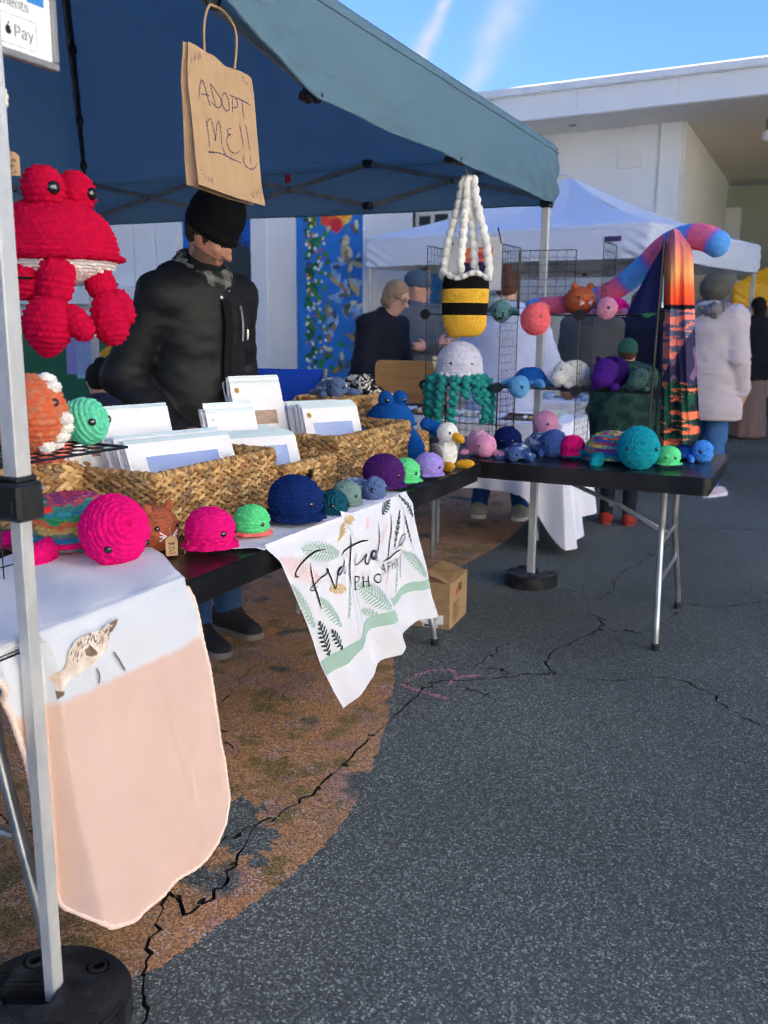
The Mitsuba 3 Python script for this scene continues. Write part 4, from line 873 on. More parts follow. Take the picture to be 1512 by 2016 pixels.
# ---- on the wire shelf: upper row
turtle('sage turtle with a pale grey shell on the upper wire shelf, beside the bee bag', -1.43, 4.30, 1.362, -1.15, .048, .075, L(96, 136, 138), speckle(L(190, 200, 200), L(150, 170, 170)), headpos=(.098, .012, .01), look=.1)
k = thing('crochet_fish', 'round coral pink fish toy hanging over the edge of the upper wire shelf', 'toy fish')
put('body', knit((-1.205, 4.19, 1.335), (.068, .066, .072), None, L(242, 110, 118), .009, 4), 'm_yarn', k, smooth=True)
put('tail', knit((-1.215, 4.30, 1.385), (.045, .05, .03), None, L(242, 130, 130), .009, 3), 'm_yarn', k, smooth=True)
for a_ in (-.95, -2.65): eye_at(k, (0, 0, 0), (.068, .066, .072), a_, .22, (-1.205, 4.19, 1.335), 0, .006)
def cat_toy(label, at, head, S, color, name='crochet_cat', face=True):
    toyseed[0] += 7; s = toyseed[0]
    k = thing(name, label, 'toy cat'); r = np.array([1, .95, .88]) * S
    put('body', place(knit((0, 0, r[2] * .95), r, None, color, .009, 3, seed=s), at, head), 'm_yarn', k, smooth=True)
    for y in (1, -1):
        put('ear', place(knit((.32 * S, .52 * S * y, 1.70 * S), (.15 * S, .20 * S, .24 * S), rotx(-.4 * y), color, .008, 3, seed=s + 1), at, head), 'm_yarn', k, smooth=True)
        eye_at(k, (0, 0, r[2] * .95), r, .50 * y, .18, at, head, .0072)
    if face:
        th = []
        for y in (1, -1):
            for dz, da in ((.0, .10), (.12, -.02), (-.12, -.02)):
                a0, a1, e0, e1 = (.16 + 0) * y, .44 * y, -.16, -.16 + dz * 1.6
                P = [np.array([math.cos(e) * math.cos(a), math.cos(e) * math.sin(a), math.sin(e)]) * r * 1.03 + (0, 0, r[2] * .95) for a, e in zip(np.linspace(a0, a1, 6), np.linspace(e0, e1, 6))]
                th.append(tube(P, .0022, 5))
        m = cat(th); M = rotz(head); put('whisker_stitch', trimesh.Trimesh(m.vertices @ M.T + np.array(at), m.faces, process=False), 'm_white', k, label='white yarn whiskers', smooth=True)
    return k
cat_toy('rust orange cat on the upper wire shelf', (-1.03, 4.285, 1.36), -.9, .073, speckle(L(188, 82, 52), L(170, 96, 66)))
turtle('turtle with a dusty pink head and hot pink shell on the upper wire shelf', -.87, 4.30, 1.362, -1.75, .047, .068, L(222, 150, 170), L(226, 24, 140), headpos=(.10, .0, .025), look=-.2)
turtle('green turtle with a white shell at the right end of the upper wire shelf', -.715, 4.29, 1.362, -1.55, .038, .068, L(76, 168, 124), L(205, 212, 222), headpos=(.092, -.0, .028))
# ---- middle row
turtle('light blue turtle with a royal blue shell on the middle wire shelf', -1.25, 4.30, 1.03, -1.75, .050, .082, L(104, 170, 222), L(30, 92, 170), headpos=(.112, .0, .0))
def hippo(label, at, head, S, c1, c2=None, name='crochet_hippo'):
    toyseed[0] += 5; s = toyseed[0]
    k = thing(name, label, 'toy hippo'); c2 = c1 if c2 is None else c2
    put('body', place(knit((-.35 * S, 0, .85 * S), (1.0 * S, .85 * S, .85 * S), None, c2, .010, 3, seed=s), at, head), 'm_yarn', k, smooth=True)
    put('head', place(knit((.55 * S, 0, .98 * S), (.62 * S, .64 * S, .62 * S), None, c1, .010, 3, seed=s + 1), at, head), 'm_yarn', k, smooth=True)
    put('snout', place(knit((.92 * S, 0, .62 * S), (.52 * S, .60 * S, .48 * S), None, c1, .010, 3, seed=s + 2), at, head), 'm_yarn', k, smooth=True)
    for y in (1, -1):
        put('ear', place(knit((.35 * S, .50 * S * y, 1.52 * S), (.10 * S, .15 * S, .15 * S), None, c2, .008, 3), at, head), 'm_yarn', k, smooth=True)
        eye_at(k, (.55 * S, 0, .98 * S), (.62 * S,) * 3, .62 * y, .30, at, head, .0055)
        put('foot', place(knit((.55 * S, .52 * S * y, .17 * S), (.30 * S, .24 * S, .20 * S), None, c1, .010, 3), at, head), 'm_yarn', k, smooth=True)
hippo('white hippo toy on the middle wire shelf', (-1.06, 4.30, 1.028), -2.2, .074, WHITE)
hippo('dark purple hippo toy with a rounded hood on the middle wire shelf', (-.875, 4.28, 1.028), -1.75, .088, L(78, 34, 130), L(48, 22, 92))
hippo('grey green hippo toy at the right end of the middle wire shelf', (-.725, 4.28, 1.028), -1.85, .064, L(84, 116, 108), L(72, 96, 92))
# ---- the white octopus with long curly teal arms, on top of the left cube
def curly():
    k = thing('curly_octopus', 'white octopus with long curly teal arms hanging over the wire cube', 'toy octopus'); at, hd = (-1.575, 4.21, 1.035), -1.15
    r = np.array([.118, .112, .118]); c = np.array([0, 0, .078])
    put('body', place(knit(c, r, None, L(214, 214, 232), .012, 4, (0, .72)), at, hd), 'm_yarn', k, smooth=True)
    put('frill', cat([trimesh.Trimesh(m[0], m[1], process=False) for m in [place(knit((.105 * math.cos(a), .102 * math.sin(a), .040 + .006 * math.sin(5 * a)), .017, None, WHITE, .009, 3), at, hd) for a in np.linspace(0, 2 * PI, 21)[:-1]]]), 'm_yarn', k, smooth=True, color=L(220, 220, 236))
    for e in (.48, -.42): eye_at(k, c, r, e, .16, at, hd, .0075)
    rs = np.random.default_rng(8)
    for i, (a, ln) in enumerate(((-1.6, .20), (-1.15, .30), (-.68, .25), (-.22, .33), (.16, .07), (.55, .10), (.85, .22), (1.28, .19), (1.75, .23))):
        d = np.array([math.cos(a), math.sin(a), 0]); out = []
        path = spline([d * .075 + [0, 0, .035], d * .125 + [0, 0, .030], d * .150 + [0, 0, -.02], d * .155 + [0, 0, -.02 - ln * .45], d * .150 + [0, .02 * math.sin(i), -.02 - ln]], 60)
        path += (np.minimum(1, np.linspace(0, 6, 60)) * .006)[:, None] * np.c_[np.sin(np.linspace(0, 9, 60) + i), np.cos(np.linspace(0, 9, 60) + i), np.zeros(60)]
        seg = np.linalg.norm(np.diff(path, axis=0), axis=1).cumsum(); n = int(seg[-1] / .0155)
        for j in range(n):
            p = path[np.searchsorted(seg, j * .0135)]; ph = j * 2.1 + i
            tl = np.array([math.cos(ph), math.sin(ph), 0]) * .011
            out.append(place(knit(p + tl, (.0165, .0165, .0145), rotx(.5 * math.sin(ph)) @ roty(.5 * math.cos(ph)), L(46, 146, 140), .007, 3, seed=i * 40 + j, var=.22), at, hd))
        put('curly_arm', catc(out), 'm_yarn', k, smooth=True)
curly()
# ---- two turtles on the upturned woven box
turtle('slate blue turtle with a pale shell on the upturned far woven box', -1.99, 3.70, .995, -.55, .043, .075, SLATE, spaced([SLATE, L(150, 165, 190), L(220, 222, 220), SLATE], 7), headpos=(.09, -.03, .04), look=-.5)
turtle('black and white speckled turtle on the upturned far woven box', -1.95, 3.86, .995, -.6, .048, .080, speckle(L(226, 220, 212), L(18, 28, 44), .45), speckle(L(226, 220, 212), L(18, 28, 44), .5), headpos=(.10, -.01, .045), st=.013)
# ---- near end of the table: the big turtle and what stands round it
MULTI = [L(196, 60, 96), L(150, 50, 90), L(60, 150, 110), L(70, 120, 190), L(60, 170, 170), L(200, 110, 60), L(196, 150, 80)]
def shellcol(t, th, h):
    bands = np.array([L(176, 66, 96), L(196, 72, 104), L(150, 70, 120), L(190, 90, 110), L(70, 140, 130), L(62, 150, 160), L(60, 150, 96), L(196, 104, 70), L(186, 150, 90), L(90, 120, 110)])
    x = t * 1.25 + .07 * (h - .5) + .06 * np.sin(th * 3 + 1.0); return bands[np.clip(np.floor(x * 10), 0, 9).astype(int)]
k = turtle('large hot pink turtle with a multicoloured shell on the white blanket', -1.665, 1.725, .757, -.34, .082, .135, L(228, 16, 118), shellcol, st=.0115, q=4, headpos=(.205, .0, .079), eye=.0095, shellst=.013, eyeaz=.72, eyeel=-.38)
put('shell_edge', place(knit((0, 0, .046), (.142, .132, .020), None, speckle(L(40, 140, 170), L(60, 110, 160)), .012, 4), (-1.665, 1.725, .757), -.34), 'm_yarn', k, smooth=True)
cat_toy('rust brown cat with white stitched whiskers behind the large pink turtle', (-1.515, 1.85, .742), -.25, .066, speckle(L(186, 100, 66), L(160, 92, 70)))
# ---- on the near wire shelf
k = thing('crochet_fox', 'orange toy with white fluffy cheeks at the left end of the lower near wire shelf', 'toy fox')
at, hd = (-1.335, 1.285, 1.075), .15
put('body', place(knit((0, 0, .072), (.072, .070, .074), None, speckle(L(206, 98, 66), L(190, 112, 84)), .0105, 4), at, hd), 'm_yarn', k, smooth=True)
tuft = [place(knit(np.array([.072 * math.cos(e) * math.cos(a), .070 * math.cos(e) * math.sin(a), .072 + .074 * math.sin(e)]), (.015, .016, .012), None, WHITE, .008, 3, seed=i), at, hd) for i, (a, e) in enumerate([(.55, -.85), (.9, -.8), (.3, -.6), (.35, -.35), (.2, -.1), (1.0, -.55), (1.3, -.85), (0.9, .95), (.5, 1.05), (1.3, .85), (.2, .75), (1.7, .7), (.62, -.6), (-.2, -.9)])]
for m in tuft: put('cheek_tuft', m, 'm_yarn', k, smooth=True)
for e in (.15, 1.0): eye_at(k, (0, 0, .072), (.072, .07, .074), e - .25, .35, at, hd, .0075)
k = turtle('mint green turtle with a pink shell on the lower near wire shelf', -1.412, 1.412, 1.075, .18, .046, .060, L(102, 206, 168), L(236, 138, 130), st=.0095, q=4, headpos=(.086, 0, .046), eye=.0078)
k = thing('crochet_jellyfish', 'coral pink jellyfish toy standing on the woven box under the near wire shelf', 'toy jellyfish')
put('body', knit((-1.885, 1.845, .990), (.088, .088, .056), None, L(232, 118, 108), .0105, 4), 'm_yarn', k, smooth=True)
# ---- the red crab on the upper near shelf
at = (-1.505, 1.545, 1.408)
k = crab('large crimson crab with a white belly sitting on the upper near wire shelf', at, -.08, .148, L(188, 10, 56), L(226, 214, 216), st=.0105)
cw = L(188, 10, 56)
CR = np.array([-.030, -.014, 0])
put('leg', knit(CR + (-1.452, 1.456, 1.394), (.035, .035, .038), None, cw, .0105, 4), 'm_yarn', k, smooth=True)
put('leg', knit(CR + (-1.53, 1.43, 1.42), (.038, .035, .035), None, cw, .0105, 4), 'm_yarn', k, smooth=True)
put('arm', knit_tube(np.array([(-1.405, 1.51, 1.44), (-1.392, 1.485, 1.415), (-1.392, 1.478, 1.385), (-1.396, 1.472, 1.345)]) + CR, [.034, .037, .036, .040], cw, .0105, 4), 'm_yarn', k, smooth=True)
put('claw', knit(CR + (-1.404, 1.462, 1.305), (.052, .046, .064), roty(.10), cw, .0105, 4, warp=lambda V: V * np.c_[1 - .35 * np.clip(-V[:, 2:] / .062, 0, 1) ** 2, 1 - .35 * np.clip(-V[:, 2:] / .062, 0, 1) ** 2, np.ones(len(V))]), 'm_yarn', k, smooth=True)
put('pincer', knit(CR + (-1.352, 1.492, 1.313), (.027, .027, .044), roty(-.75), cw, .0105, 4), 'm_yarn', k, smooth=True)
put('arm', knit_tube(np.array([(-1.395, 1.60, 1.43), (-1.372, 1.585, 1.40), (-1.352, 1.580, 1.36)]) + CR, [.026, .030, .034], cw, .0105, 4), 'm_yarn', k, smooth=True)
put('claw', knit(CR + (-1.338, 1.573, 1.322), (.040, .038, .058), roty(-.15), cw, .0105, 4), 'm_yarn', k, smooth=True)
put('pincer', knit(CR + (-1.318, 1.59, 1.345), (.024, .024, .040), roty(-.35), cw, .0105, 4), 'm_yarn', k, smooth=True)
# ---- the long striped cane
def canecol(t, th):
    cs = np.array([L(90, 150, 215), L(226, 110, 140), L(120, 110, 210), L(80, 140, 220)]); x = t * 8.0 + .5
    i = np.floor(x).astype(int); f = x - i; w = np.clip((f - .72) / .28, 0, 1)[:, None]
    seq = np.array([L(86, 150, 218), L(222, 104, 138)]); mid = L(110, 96, 205)
    a, b = seq[i % 2], seq[(i + 1) % 2]
    return np.where(w > 0, a * (1 - w) * (1 - w) + 2 * w * (1 - w) * mid + b * w * w, a)
k = thing('knitted_cane', 'long knitted cane striped pink and blue, leaning over the wire shelf', 'knitted cane')
put('cane', knit_tube(spline([(-1.30, 4.34, 1.395), (-1.12, 4.345, 1.405), (-.99, 4.35, 1.43), (-.88, 4.34, 1.475), (-.77, 4.31, 1.555), (-.67, 4.27, 1.645), (-.58, 4.23, 1.680), (-.49, 4.19, 1.672), (-.405, 4.16, 1.622)], 60), [.038, .042, .045, .048, .050, .052, .054, .055], canecol, .009, 3, depth=.14), 'm_yarn', k, smooth=True)
# ---- the bee bag on its hook
k = thing('bee_bag', 'crochet bee bag striped black and yellow hanging on white straps from a hook', 'crochet bag')
def beecol(t, th, h):
    z = t; return np.where(((z < .20) | ((z > .41) & (z < .60)))[:, None], L(20, 18, 18), np.where((h < .25)[:, None], L(236, 196, 90), L(222, 166, 48)))
bc = np.array([-1.27, 3.44, 1.372])
prof = lambda t: np.where(t < .60, .94 + .05 * np.sin(t * 5), .945 * np.clip(1 - np.abs((t - .60) / .402) ** 2.5, 0, 1) ** (1 / 2.3))
def beewarp(V):
    zz = np.arccos(np.clip(V[:, 2] / .122, -1, 1)) / PI; V = V.copy(); V[:, 2] = .122 - .244 * zz; return V
put('pouch', knit(bc, (.090, .055, .122), rotz(.35), beecol, .0058, 3, (0.001, .999), prof=prof, warp=beewarp, depth=.24), 'm_yarn', k, smooth=True)
rs = np.random.default_rng(4)
def rope(pts, r=.0075, step=.011, c=WHITE):
    p = np.asarray(pts); seg = np.r_[0, np.linalg.norm(np.diff(p, axis=0), axis=1).cumsum()]; n = int(seg[-1] / step); out = []
    for j in range(n):
        q = np.array([np.interp((j + .5) * step, seg, p[:, m]) for m in range(3)]); q2 = np.array([np.interp(min(seg[-1], (j + .9) * step), seg, p[:, m]) for m in range(3)])
        t, a, b = frame(q2 - q + 1e-9); sd = a if j % 2 else -a
        m = ball((0, 0, 0), (r, r, r * 1.35), 6); out.append((m.vertices @ np.stack([a, b, t], 1).T @ rotz(.3).T + q + sd * r * .55, m.faces, c * (.8 + .2 * rs.random())))
    return catc(out)
hook = np.array([-1.272, 3.445, 1.868])
for i, (dx, dy, sw) in enumerate(((-.080, -.03, -.02), (-.010, -.04, .0), (.02, .045, .012), (.085, .03, .02))):
    put('strap', rope(spline([hook + [dx * .2, dy * .18, -.015], hook + [dx * .40, dy * .32, -.11], hook + [dx * .8, dy * .7 + sw * .3, -.25], bc + [dx, dy, .125]], 40), .0155, .018), 'm_yarn', k, smooth=True)
put('trim', rope(np.array([bc + rotz(.35) @ np.array([.088 * math.cos(a), .054 * math.sin(a), .122 + .010 * math.sin(4 * a)]) for a in np.linspace(0, 2 * PI, 60)]), .0105, .014), 'm_yarn', k, smooth=True)
hk = thing('metal_hook', 'steel S hook holding up the bee bag', 'hook')
put('wire', tube(spline([hook + [0, .03, .03], hook + [0, .024, -.005], hook + [0, .006, -.014], hook + [0, -.022, .0], hook + [0, -.03, .03], hook + [-.005, -.01, .065], hook + [-.012, .012, .095], hook + [-.018, .006, .118], hook + [-.02, -.012, .11]], 60), .0028, 8), 'm_bar', hk)
# ================================================================== PEOPLE
SKIN = L(206, 158, 136)
def body_joints(H, pose):
    """Joints of a standing figure of height H facing +x, y to its left; pose overrides them."""
    J = dict(hip=(0, 0, .525), waist=(0, 0, .60), chest=(0, 0, .72), neck=(0, 0, .825), head=(.012, 0, .925),
             shl=(0, .108, .80), shr=(0, -.108, .80), ell=(-.01, .145, .625), elr=(-.01, -.145, .625), wrl=(.03, .150, .485), wrr=(.03, -.150, .485),
             hil=(0, .052, .515), hir=(0, -.052, .515), knl=(.01, .058, .285), knr=(.01, -.058, .285), anl=(-.01, .062, .045), anr=(-.01, -.062, .045), tol=(.10, .07, .016), tor=(.10, -.07, .016))
    J.update(pose); return {k: np.array(v, float) * H for k, v in J.items()}
def hand_sdf(p, w, d, nrm, thumb, s=1.0, curl=.5):
    """Palm, four unequal bent fingers and a thumb off the palm's side; w wrist, d pointing direction, nrm palm normal."""
    d = d / np.linalg.norm(d); side = np.cross(nrm, d) * thumb; side /= np.linalg.norm(side); nr = np.cross(d, side) * -thumb * -1
    r = cone(p, w, w + d * .045 * s, .026 * s, .032 * s)
    base = w + d * .075 * s
    r = smin(r, ell(p, w + d * .05 * s, np.array([.045, .038, .017]) * s, np.stack([d, side, np.cross(d, side)], 1)), .01)
    for i, l in enumerate((.070, .079, .074, .058)):
        o = base + side * (.028 - .0185 * i) * s
        a = o + (d * math.cos(curl * .6) + nrm * math.sin(curl * .6)) * l * .45 * s; b = a + (d * math.cos(curl * 1.6) + nrm * math.sin(curl * 1.6)) * l * .55 * s
        r = smin(r, np.minimum(cone(p, o, a, .0098 * s, .009 * s), cone(p, a, b, .009 * s, .0072 * s)), .004)
    o = w + d * .025 * s + side * .026 * s; a = o + (d * .7 + side * .75) * .036 * s; b = a + (d * .95 + side * .2 + nrm * .3) * .030 * s
    return smin(r, np.minimum(cone(p, o, a, .0125 * s, .0105 * s), cone(p, a, b, .0105 * s, .0085 * s)), .006)
def head_sdf(p, c, Rh, s):
    """A head of half height s about c: skull, jaw, brow, nose, lips, chin and ears; Rh turns it (local x = face)."""
    q = (p - c) @ Rh / s
    r = ell(q, (-.10, 0, .22), (.80, .66, .78))
    r = smin(r, ell(q, (.12, 0, -.28), (.60, .52, .70)), .25)
    r = smin(r, ell(q, (.46, 0, -.80), (.20, .24, .18)), .18)
    r = smin(r, ell(q, (.60, 0, .20), (.13, .46, .10)), .14)
    r = smin(r, np.minimum(cone(q, (.66, 0, .12), (.92, 0, -.20), .07, .115), ell(q, (.82, 0, -.22), (.13, .17, .09))), .09)
    for y in (1, -1):
        r = smax(r, -ell(q, (.78, .27 * y, .06), (.14, .16, .09)), .08)
        r = smin(r, ell(q, (.55, .33 * y, -.12), (.16, .17, .14)), .16)
        r = smin(r, ell(q, (-.02, .66 * y, -.02), (.17, .07, .24)), .05)
    r = smin(r, ell(q, (.68, 0, -.45), (.10, .22, .045)), .04); r = smin(r, ell(q, (.665, 0, -.55), (.10, .19, .05)), .04)
    return r * s
def wrinkle(p, f, a, seed): return a * (meshkit.fbm(p * np.array(f), 3, seed) - .5)
def person(label, x, y, head, H, pose=None, top=None, legs=None, shoes=None, hair=None, hat=None, skin=SKIN, look=(0, 0, 0), fat=1.0, h=.016, hands=True, coat=None, hood=None, scarf=None, beard=None, glasses=False, skirt=None, quilt=False, cloth='m_cloth', wr=1.0, group='people in the market'):
    """A body as one continuous surface, and its clothing and hair as parts."""
    J = body_joints(H, pose or {}); k = thing('person', label, 'person', group); M = rotz(head); O = np.array([x, y, 0])
    W = lambda V: np.asarray(V) @ M.T + O
    s = H; hs = .066 * s
    Rh = rotz(look[0]) @ roty(look[1]) @ rotx(look[2])
    hc = J['head']
    lo = np.min([v for v in J.values()], axis=0) - .20; hi = np.max([v for v in J.values()], axis=0) + .22; lo[2] = -.005
    def torso(p, e=0.0, f=1.0):
        r = ell(p, (J['hip'] + J['waist']) / 2, np.array([.075, .098, .075]) * s * f * fat + e)
        r = smin(r, ell(p, J['chest'], np.array([.078, .108, .115]) * s * f * fat + e), .10)
        for a in ('l', 'r'): r = smin(r, cone(p, J['neck'] - (0, 0, .03 * s), J['sh' + a], .045 * s + e, .042 * s + e), .06)
        return r
    def arm(p, a, e=0.0, to=1.0):
        w = J['el' + a] + (J['wr' + a] - J['el' + a]) * to
        return smin(cone(p, J['sh' + a], J['el' + a], .036 * s + e, .028 * s + e), cone(p, J['el' + a], w, .028 * s + e, .020 * s + e * .9), .03)
    def leg(p, a, e=0.0, to=1.0):
        w = J['kn' + a] + (J['an' + a] - J['kn' + a]) * to
        return smin(cone(p, J['hi' + a], J['kn' + a], .050 * s + e, .035 * s + e), cone(p, J['kn' + a], w, .034 * s + e, .024 * s + e), .04)
    def skinf(p):
        r = smin(torso(p, 0, .9), cone(p, J['neck'] - (0, 0, .03 * s), hc - Rh[:, 2] * .02 * s, .033 * s, .032 * s), .04)
        r = smin(r, head_sdf(p, hc, Rh, hs), .02)
        for a, th in (('l', 1), ('r', -1)):
            r = smin(r, arm(p, a), .04); r = smin(r, leg(p, a), .05); r = smin(r, cone(p, J["an" + a], J["an" + a] * .5 + J["to" + a] * .5, .018 * s, .012 * s), .01)
            if hands:
                d = J['wr' + a] - J['el' + a]; d = d / np.linalg.norm(d); nn = np.cross(d, [0, 0, 1.]) * (1 if a == 'l' else -1); nn = nn if np.linalg.norm(nn) > .1 else np.array([0, -1. if a == 'l' else 1., 0]); nn /= np.linalg.norm(nn)
                r = smin(r, hand_sdf(p, J['wr' + a], d, nn, th, s / 1.75), .012)
        return r
    V, F = surfnet(skinf, lo, hi, h * .8)
    q = (V - hc) @ Rh / hs; C = np.tile(np.array(skin), (len(V), 1))
    face = (np.linalg.norm(q, axis=1) < 1.4)
    C[face & (np.abs(q[:, 2] + .50) < .075) & (np.abs(q[:, 1]) < .24) & (q[:, 0] > .60)] = np.array(skin) * np.array([.92, .74, .74])
    if beard is not None:
        bm = face & (q[:, 2] < -.36) & (q[:, 0] > -.05) & ~((np.abs(q[:, 2] + .50) < .06) & (np.abs(q[:, 1]) < .2)) & (q[:, 2] > -1.05)
        C[bm] = np.array(beard) * (.8 + .4 * hashr(np.arange(bm.sum())))[:, None]
    for yy in (1, -1):
        br = face & (np.abs(q[:, 2] - .25) < .04) & (np.abs(q[:, 1] - .30 * yy) < .16) & (q[:, 0] > .5); C[br] = np.array(skin) * .45
    put('body', (W(V), F), 'm_skin', k, smooth=True, color=C)
    if h <= .02:
        for yy in (1, -1):
            put('eye', trimesh.Trimesh(W(ball(hc + Rh @ np.array([.60, .27 * yy, .065]) * hs, .105 * hs * np.ones(3), 6).vertices), ball((0, 0, 0), 1, 6).faces, process=False), 'm_vcs', k, smooth=True, color=L(60, 50, 45))
    if top:
        c, e, hem, sleeve = top[0], top[1], top[2], top[3] if len(top) > 3 else .93
        def f(p):
            r = torso(p, e, 1.0)
            if hem is not None:
                lowp = np.array([J['hip'][0], 0, hem * s]); r = smin(r, cone(p * np.array([1.18, .92, 1]), np.array([J['waist'][0], 0, J['waist'][2]]), lowp, .085 * s * fat + e, (.095 if coat is None else coat) * s * fat + e), .10)
            for a in 'lr': r = smin(r, arm(p, a, e * .95, sleeve), .018)
            if hood: r = smin(r, ell(p, J['neck'] + np.array([-.035, 0, .005]) * s, np.array([.062, .085, .035]) * s), .03)
            r = smin(r, cone(p, J['neck'] - (0, 0, .03 * s), J['neck'] + (0, 0, .012 * s), .050 * s, .046 * s), .03)
            r = r + wr * (wrinkle(p, (9, 9, 15), .022, 3) + wrinkle(p, (22, 22, 30), .012, 4))
            if quilt: r = r - .006 * np.abs(np.sin(p[:, 2] * 66 + 6 * np.abs(p[:, 1]))) ** .6
            if hem is not None: r = smax(r, (hem - .045) * s - p[:, 2], .01)
            return r
        V, F = surfnet(f, lo - .05, hi + .05, h)
        n = .88 + .2 * meshkit.fbm(V * 14, 3, 6)
        if len(top) > 4: C = top[4](V / s)
        else: C = np.tile(np.array(c), (len(V), 1))
        put('coat' if coat else 'jacket', (W(V), F), cloth, k, smooth=True, color=C * n[:, None])
    if legs:
        c, e = legs[0], legs[1]
        def f(p):
            r = ell(p, J['hip'] - (0, 0, .0), np.array([.080, .098, .07]) * s * fat + e * .5)
            for a in 'lr': r = smin(r, leg(p, a, e, .97), .03)
            return r + wrinkle(p, (11, 11, 18), .014, 8) + wrinkle(p, (30, 30, 45), .005, 9)
        hh = hi.copy(); hh[2] = J['waist'][2] + .05
        V, F = surfnet(f, lo, hh, h); put('trousers', (W(V), F), 'm_cloth', k, smooth=True, color=np.array(c) * (.75 + .45 * meshkit.fbm(V * np.array([8, 8, 6.]), 4, 2))[:, None])
    if skirt:
        def f(p):
            r = cone(p * np.array([1.1, 1, 1]), J['hip'], np.array([J['hip'][0], 0, .03 * s]), .09 * s, skirt[1] * s) + .02 * np.sin(np.arctan2(p[:, 1], p[:, 0]) * 9) * np.clip(.5 - p[:, 2] / s, 0, 1)
            return smax(r, .012 * s - p[:, 2], .01)
        hh = hi.copy(); hh[2] = J['waist'][2]
        V, F = surfnet(f, lo - (.1, .1, 0), hh + (.1, .1, 0), h); put('trousers', (W(V), F), 'm_cloth', k, smooth=True, color=skirt[0])
    if shoes is not None:
        for a in 'lr':
            d = J['to' + a] - J['an' + a]; d[2] = 0; d /= np.linalg.norm(d); c0 = J['an' + a] * np.array([1, 1, 0]); yaw = math.atan2(d[1], d[0])
            def f(p):
                q = (p - c0) @ rotz(yaw)
                r = smin(ell(q, (-.005 * s, 0, .036 * s), np.array([.042, .033, .046]) * s), cone(q, (0, 0, .026 * s), np.array([.088, 0, .014]) * s, .034 * s, .024 * s), .03)
                return smax(r, -(p[:, 2] - .013 * s), .004)
            l2 = np.minimum(J['an' + a], J['to' + a]) - .09; h2 = np.maximum(J['an' + a], J['to' + a]) + .09; l2[2] = -.005
            V, F = surfnet(f, l2, h2, h * .6); sh = put('shoe', (W(V), F), 'm_cloth', k, smooth=True, color=shoes[0])
            m = trimesh.creation.extrude_polygon(sg.LineString([(-.018 * s, 0), (.085 * s, 0)]).buffer(.031 * s, 8), .014 * s, engine='earcut'); m.vertices = W(m.vertices @ rotz(yaw).T + c0 + [0, 0, .001]); put('sole', m, 'm_vc', sh, color=shoes[1], smooth=False)
    if hair:
        c, kind = hair[0], hair[1]
        def f(p):
            q = (p - hc) @ Rh / hs
            r = ell(q, (-.14, 0, .26), (.88, .76, .86))
            cut = ell(q, (.66, 0, -.25), (.72, .60, .95))
            if kind == 'bob': r = smin(r, ell(q, (-.30, 0, -.20), (.66, .80, .80)), .15)
            if kind == 'long': r = smin(r, ell(q, (-.48, 0, -.9), (.46, .62, 1.3)), .3)
            if kind == 'big': r = smin(r, ell(q, (-.2, 0, .2), (1.0, 1.0, .98)), .1)
            r = smax(r, -cut, .08) if kind != 'back' else smax(r, q[:, 0] - .35, .1)
            if kind == 'bun': r = smin(r, ell(q, (-.55, .0, 1.05), (.36, .36, .34)), .08)
            if kind in ('short', 'bun'): r = smax(r, -.55 - q[:, 2] - .0 * q[:, 0], .1)
            return (r + .05 * np.sin(np.arctan2(q[:, 1], q[:, 0] + .1) * 26 + 5 * q[:, 2]) * .5 + .12 * (meshkit.fbm(q * 3.2, 3, 5) - .5)) * hs
        V, F = surfnet(f, hc - hs * 2.6, hc + hs * 2.2, hs * .11)
        put('hair', (W(V), F), 'm_cloth', k, smooth=True, color=np.array(c) * (.7 + .6 * meshkit.noise(V * np.array([90, 90, 20.]), 3))[:, None])
    if hat is not None:
        c, fold = hat[0], hat[1]
        def f(p):
            q = (p - hc) @ Rh / hs
            r = ell(q, (-.12, 0, .42), (.93, .80, .98 * fold))
            r = smin(r, ell(q, (-.14, 0, .16), (.94, .82, .30)), .06)
            return smax(r, -(q[:, 2] - .02 + .10 * q[:, 0] * 0), .05) * hs + wrinkle(p, (40, 40, 12), .003, 6)
        V, F = surfnet(f, hc - hs * 1.8, hc + hs * 2.6, hs * .12)
        put('beanie', (W(V), F), 'm_cloth', k, smooth=True, color=c)
    if glasses:
        out = []
        for yy in (1, -1):
            a = np.linspace(0, 2 * PI, 18); P = np.stack([np.full(18, .80) - .06 * np.abs(np.cos(a)), .30 * yy + .21 * np.cos(a), .05 + .16 * np.sin(a)], 1); out.append(tube(P, .03, 5)); out.append(tube([(.78, .5 * yy, .1), (.1, .68 * yy, .1)], .03, 5))
        m = cat(out); put('glasses', trimesh.Trimesh(W(m.vertices * hs @ Rh.T + hc), m.faces, process=False), 'm_black', k)
    return k, J, W, Rh, hs
DENIM = L(52, 84, 128)
# the vendor behind the long table
vk, VJ, VW, VR, vhs = person('man in a black jacket and black beanie looking down behind the long table', -2.275, 3.075, -.22, 1.80,
    pose=dict(chest=(.015, 0, .715), neck=(.030, 0, .825), head=(.062, 0, .906), ell=(-.03, .165, .615), elr=(-.045, -.168, .615), wrl=(.085, .120, .505), wrr=(.085, -.125, .505), shl=(.02, .104, .782), shr=(.02, -.104, .782),
              anl=(.0, .08, .045), anr=(.035, -.05, .045), knr=(.035, -.05, .285), tor=(.14, -.06, .016)),
    top=(L(22, 23, 27), .022, .50, .97), legs=(DENIM, .016), shoes=(L(44, 42, 46), L(120, 112, 108)), look=(.30, .60, 0), skin=L(198, 140, 120), beard=L(120, 92, 78), fat=.98, h=.0105, hood=True, hair=(L(60, 48, 40), 'short'), group=None, cloth='m_nylon', wr=.7)
hc = VJ['head']
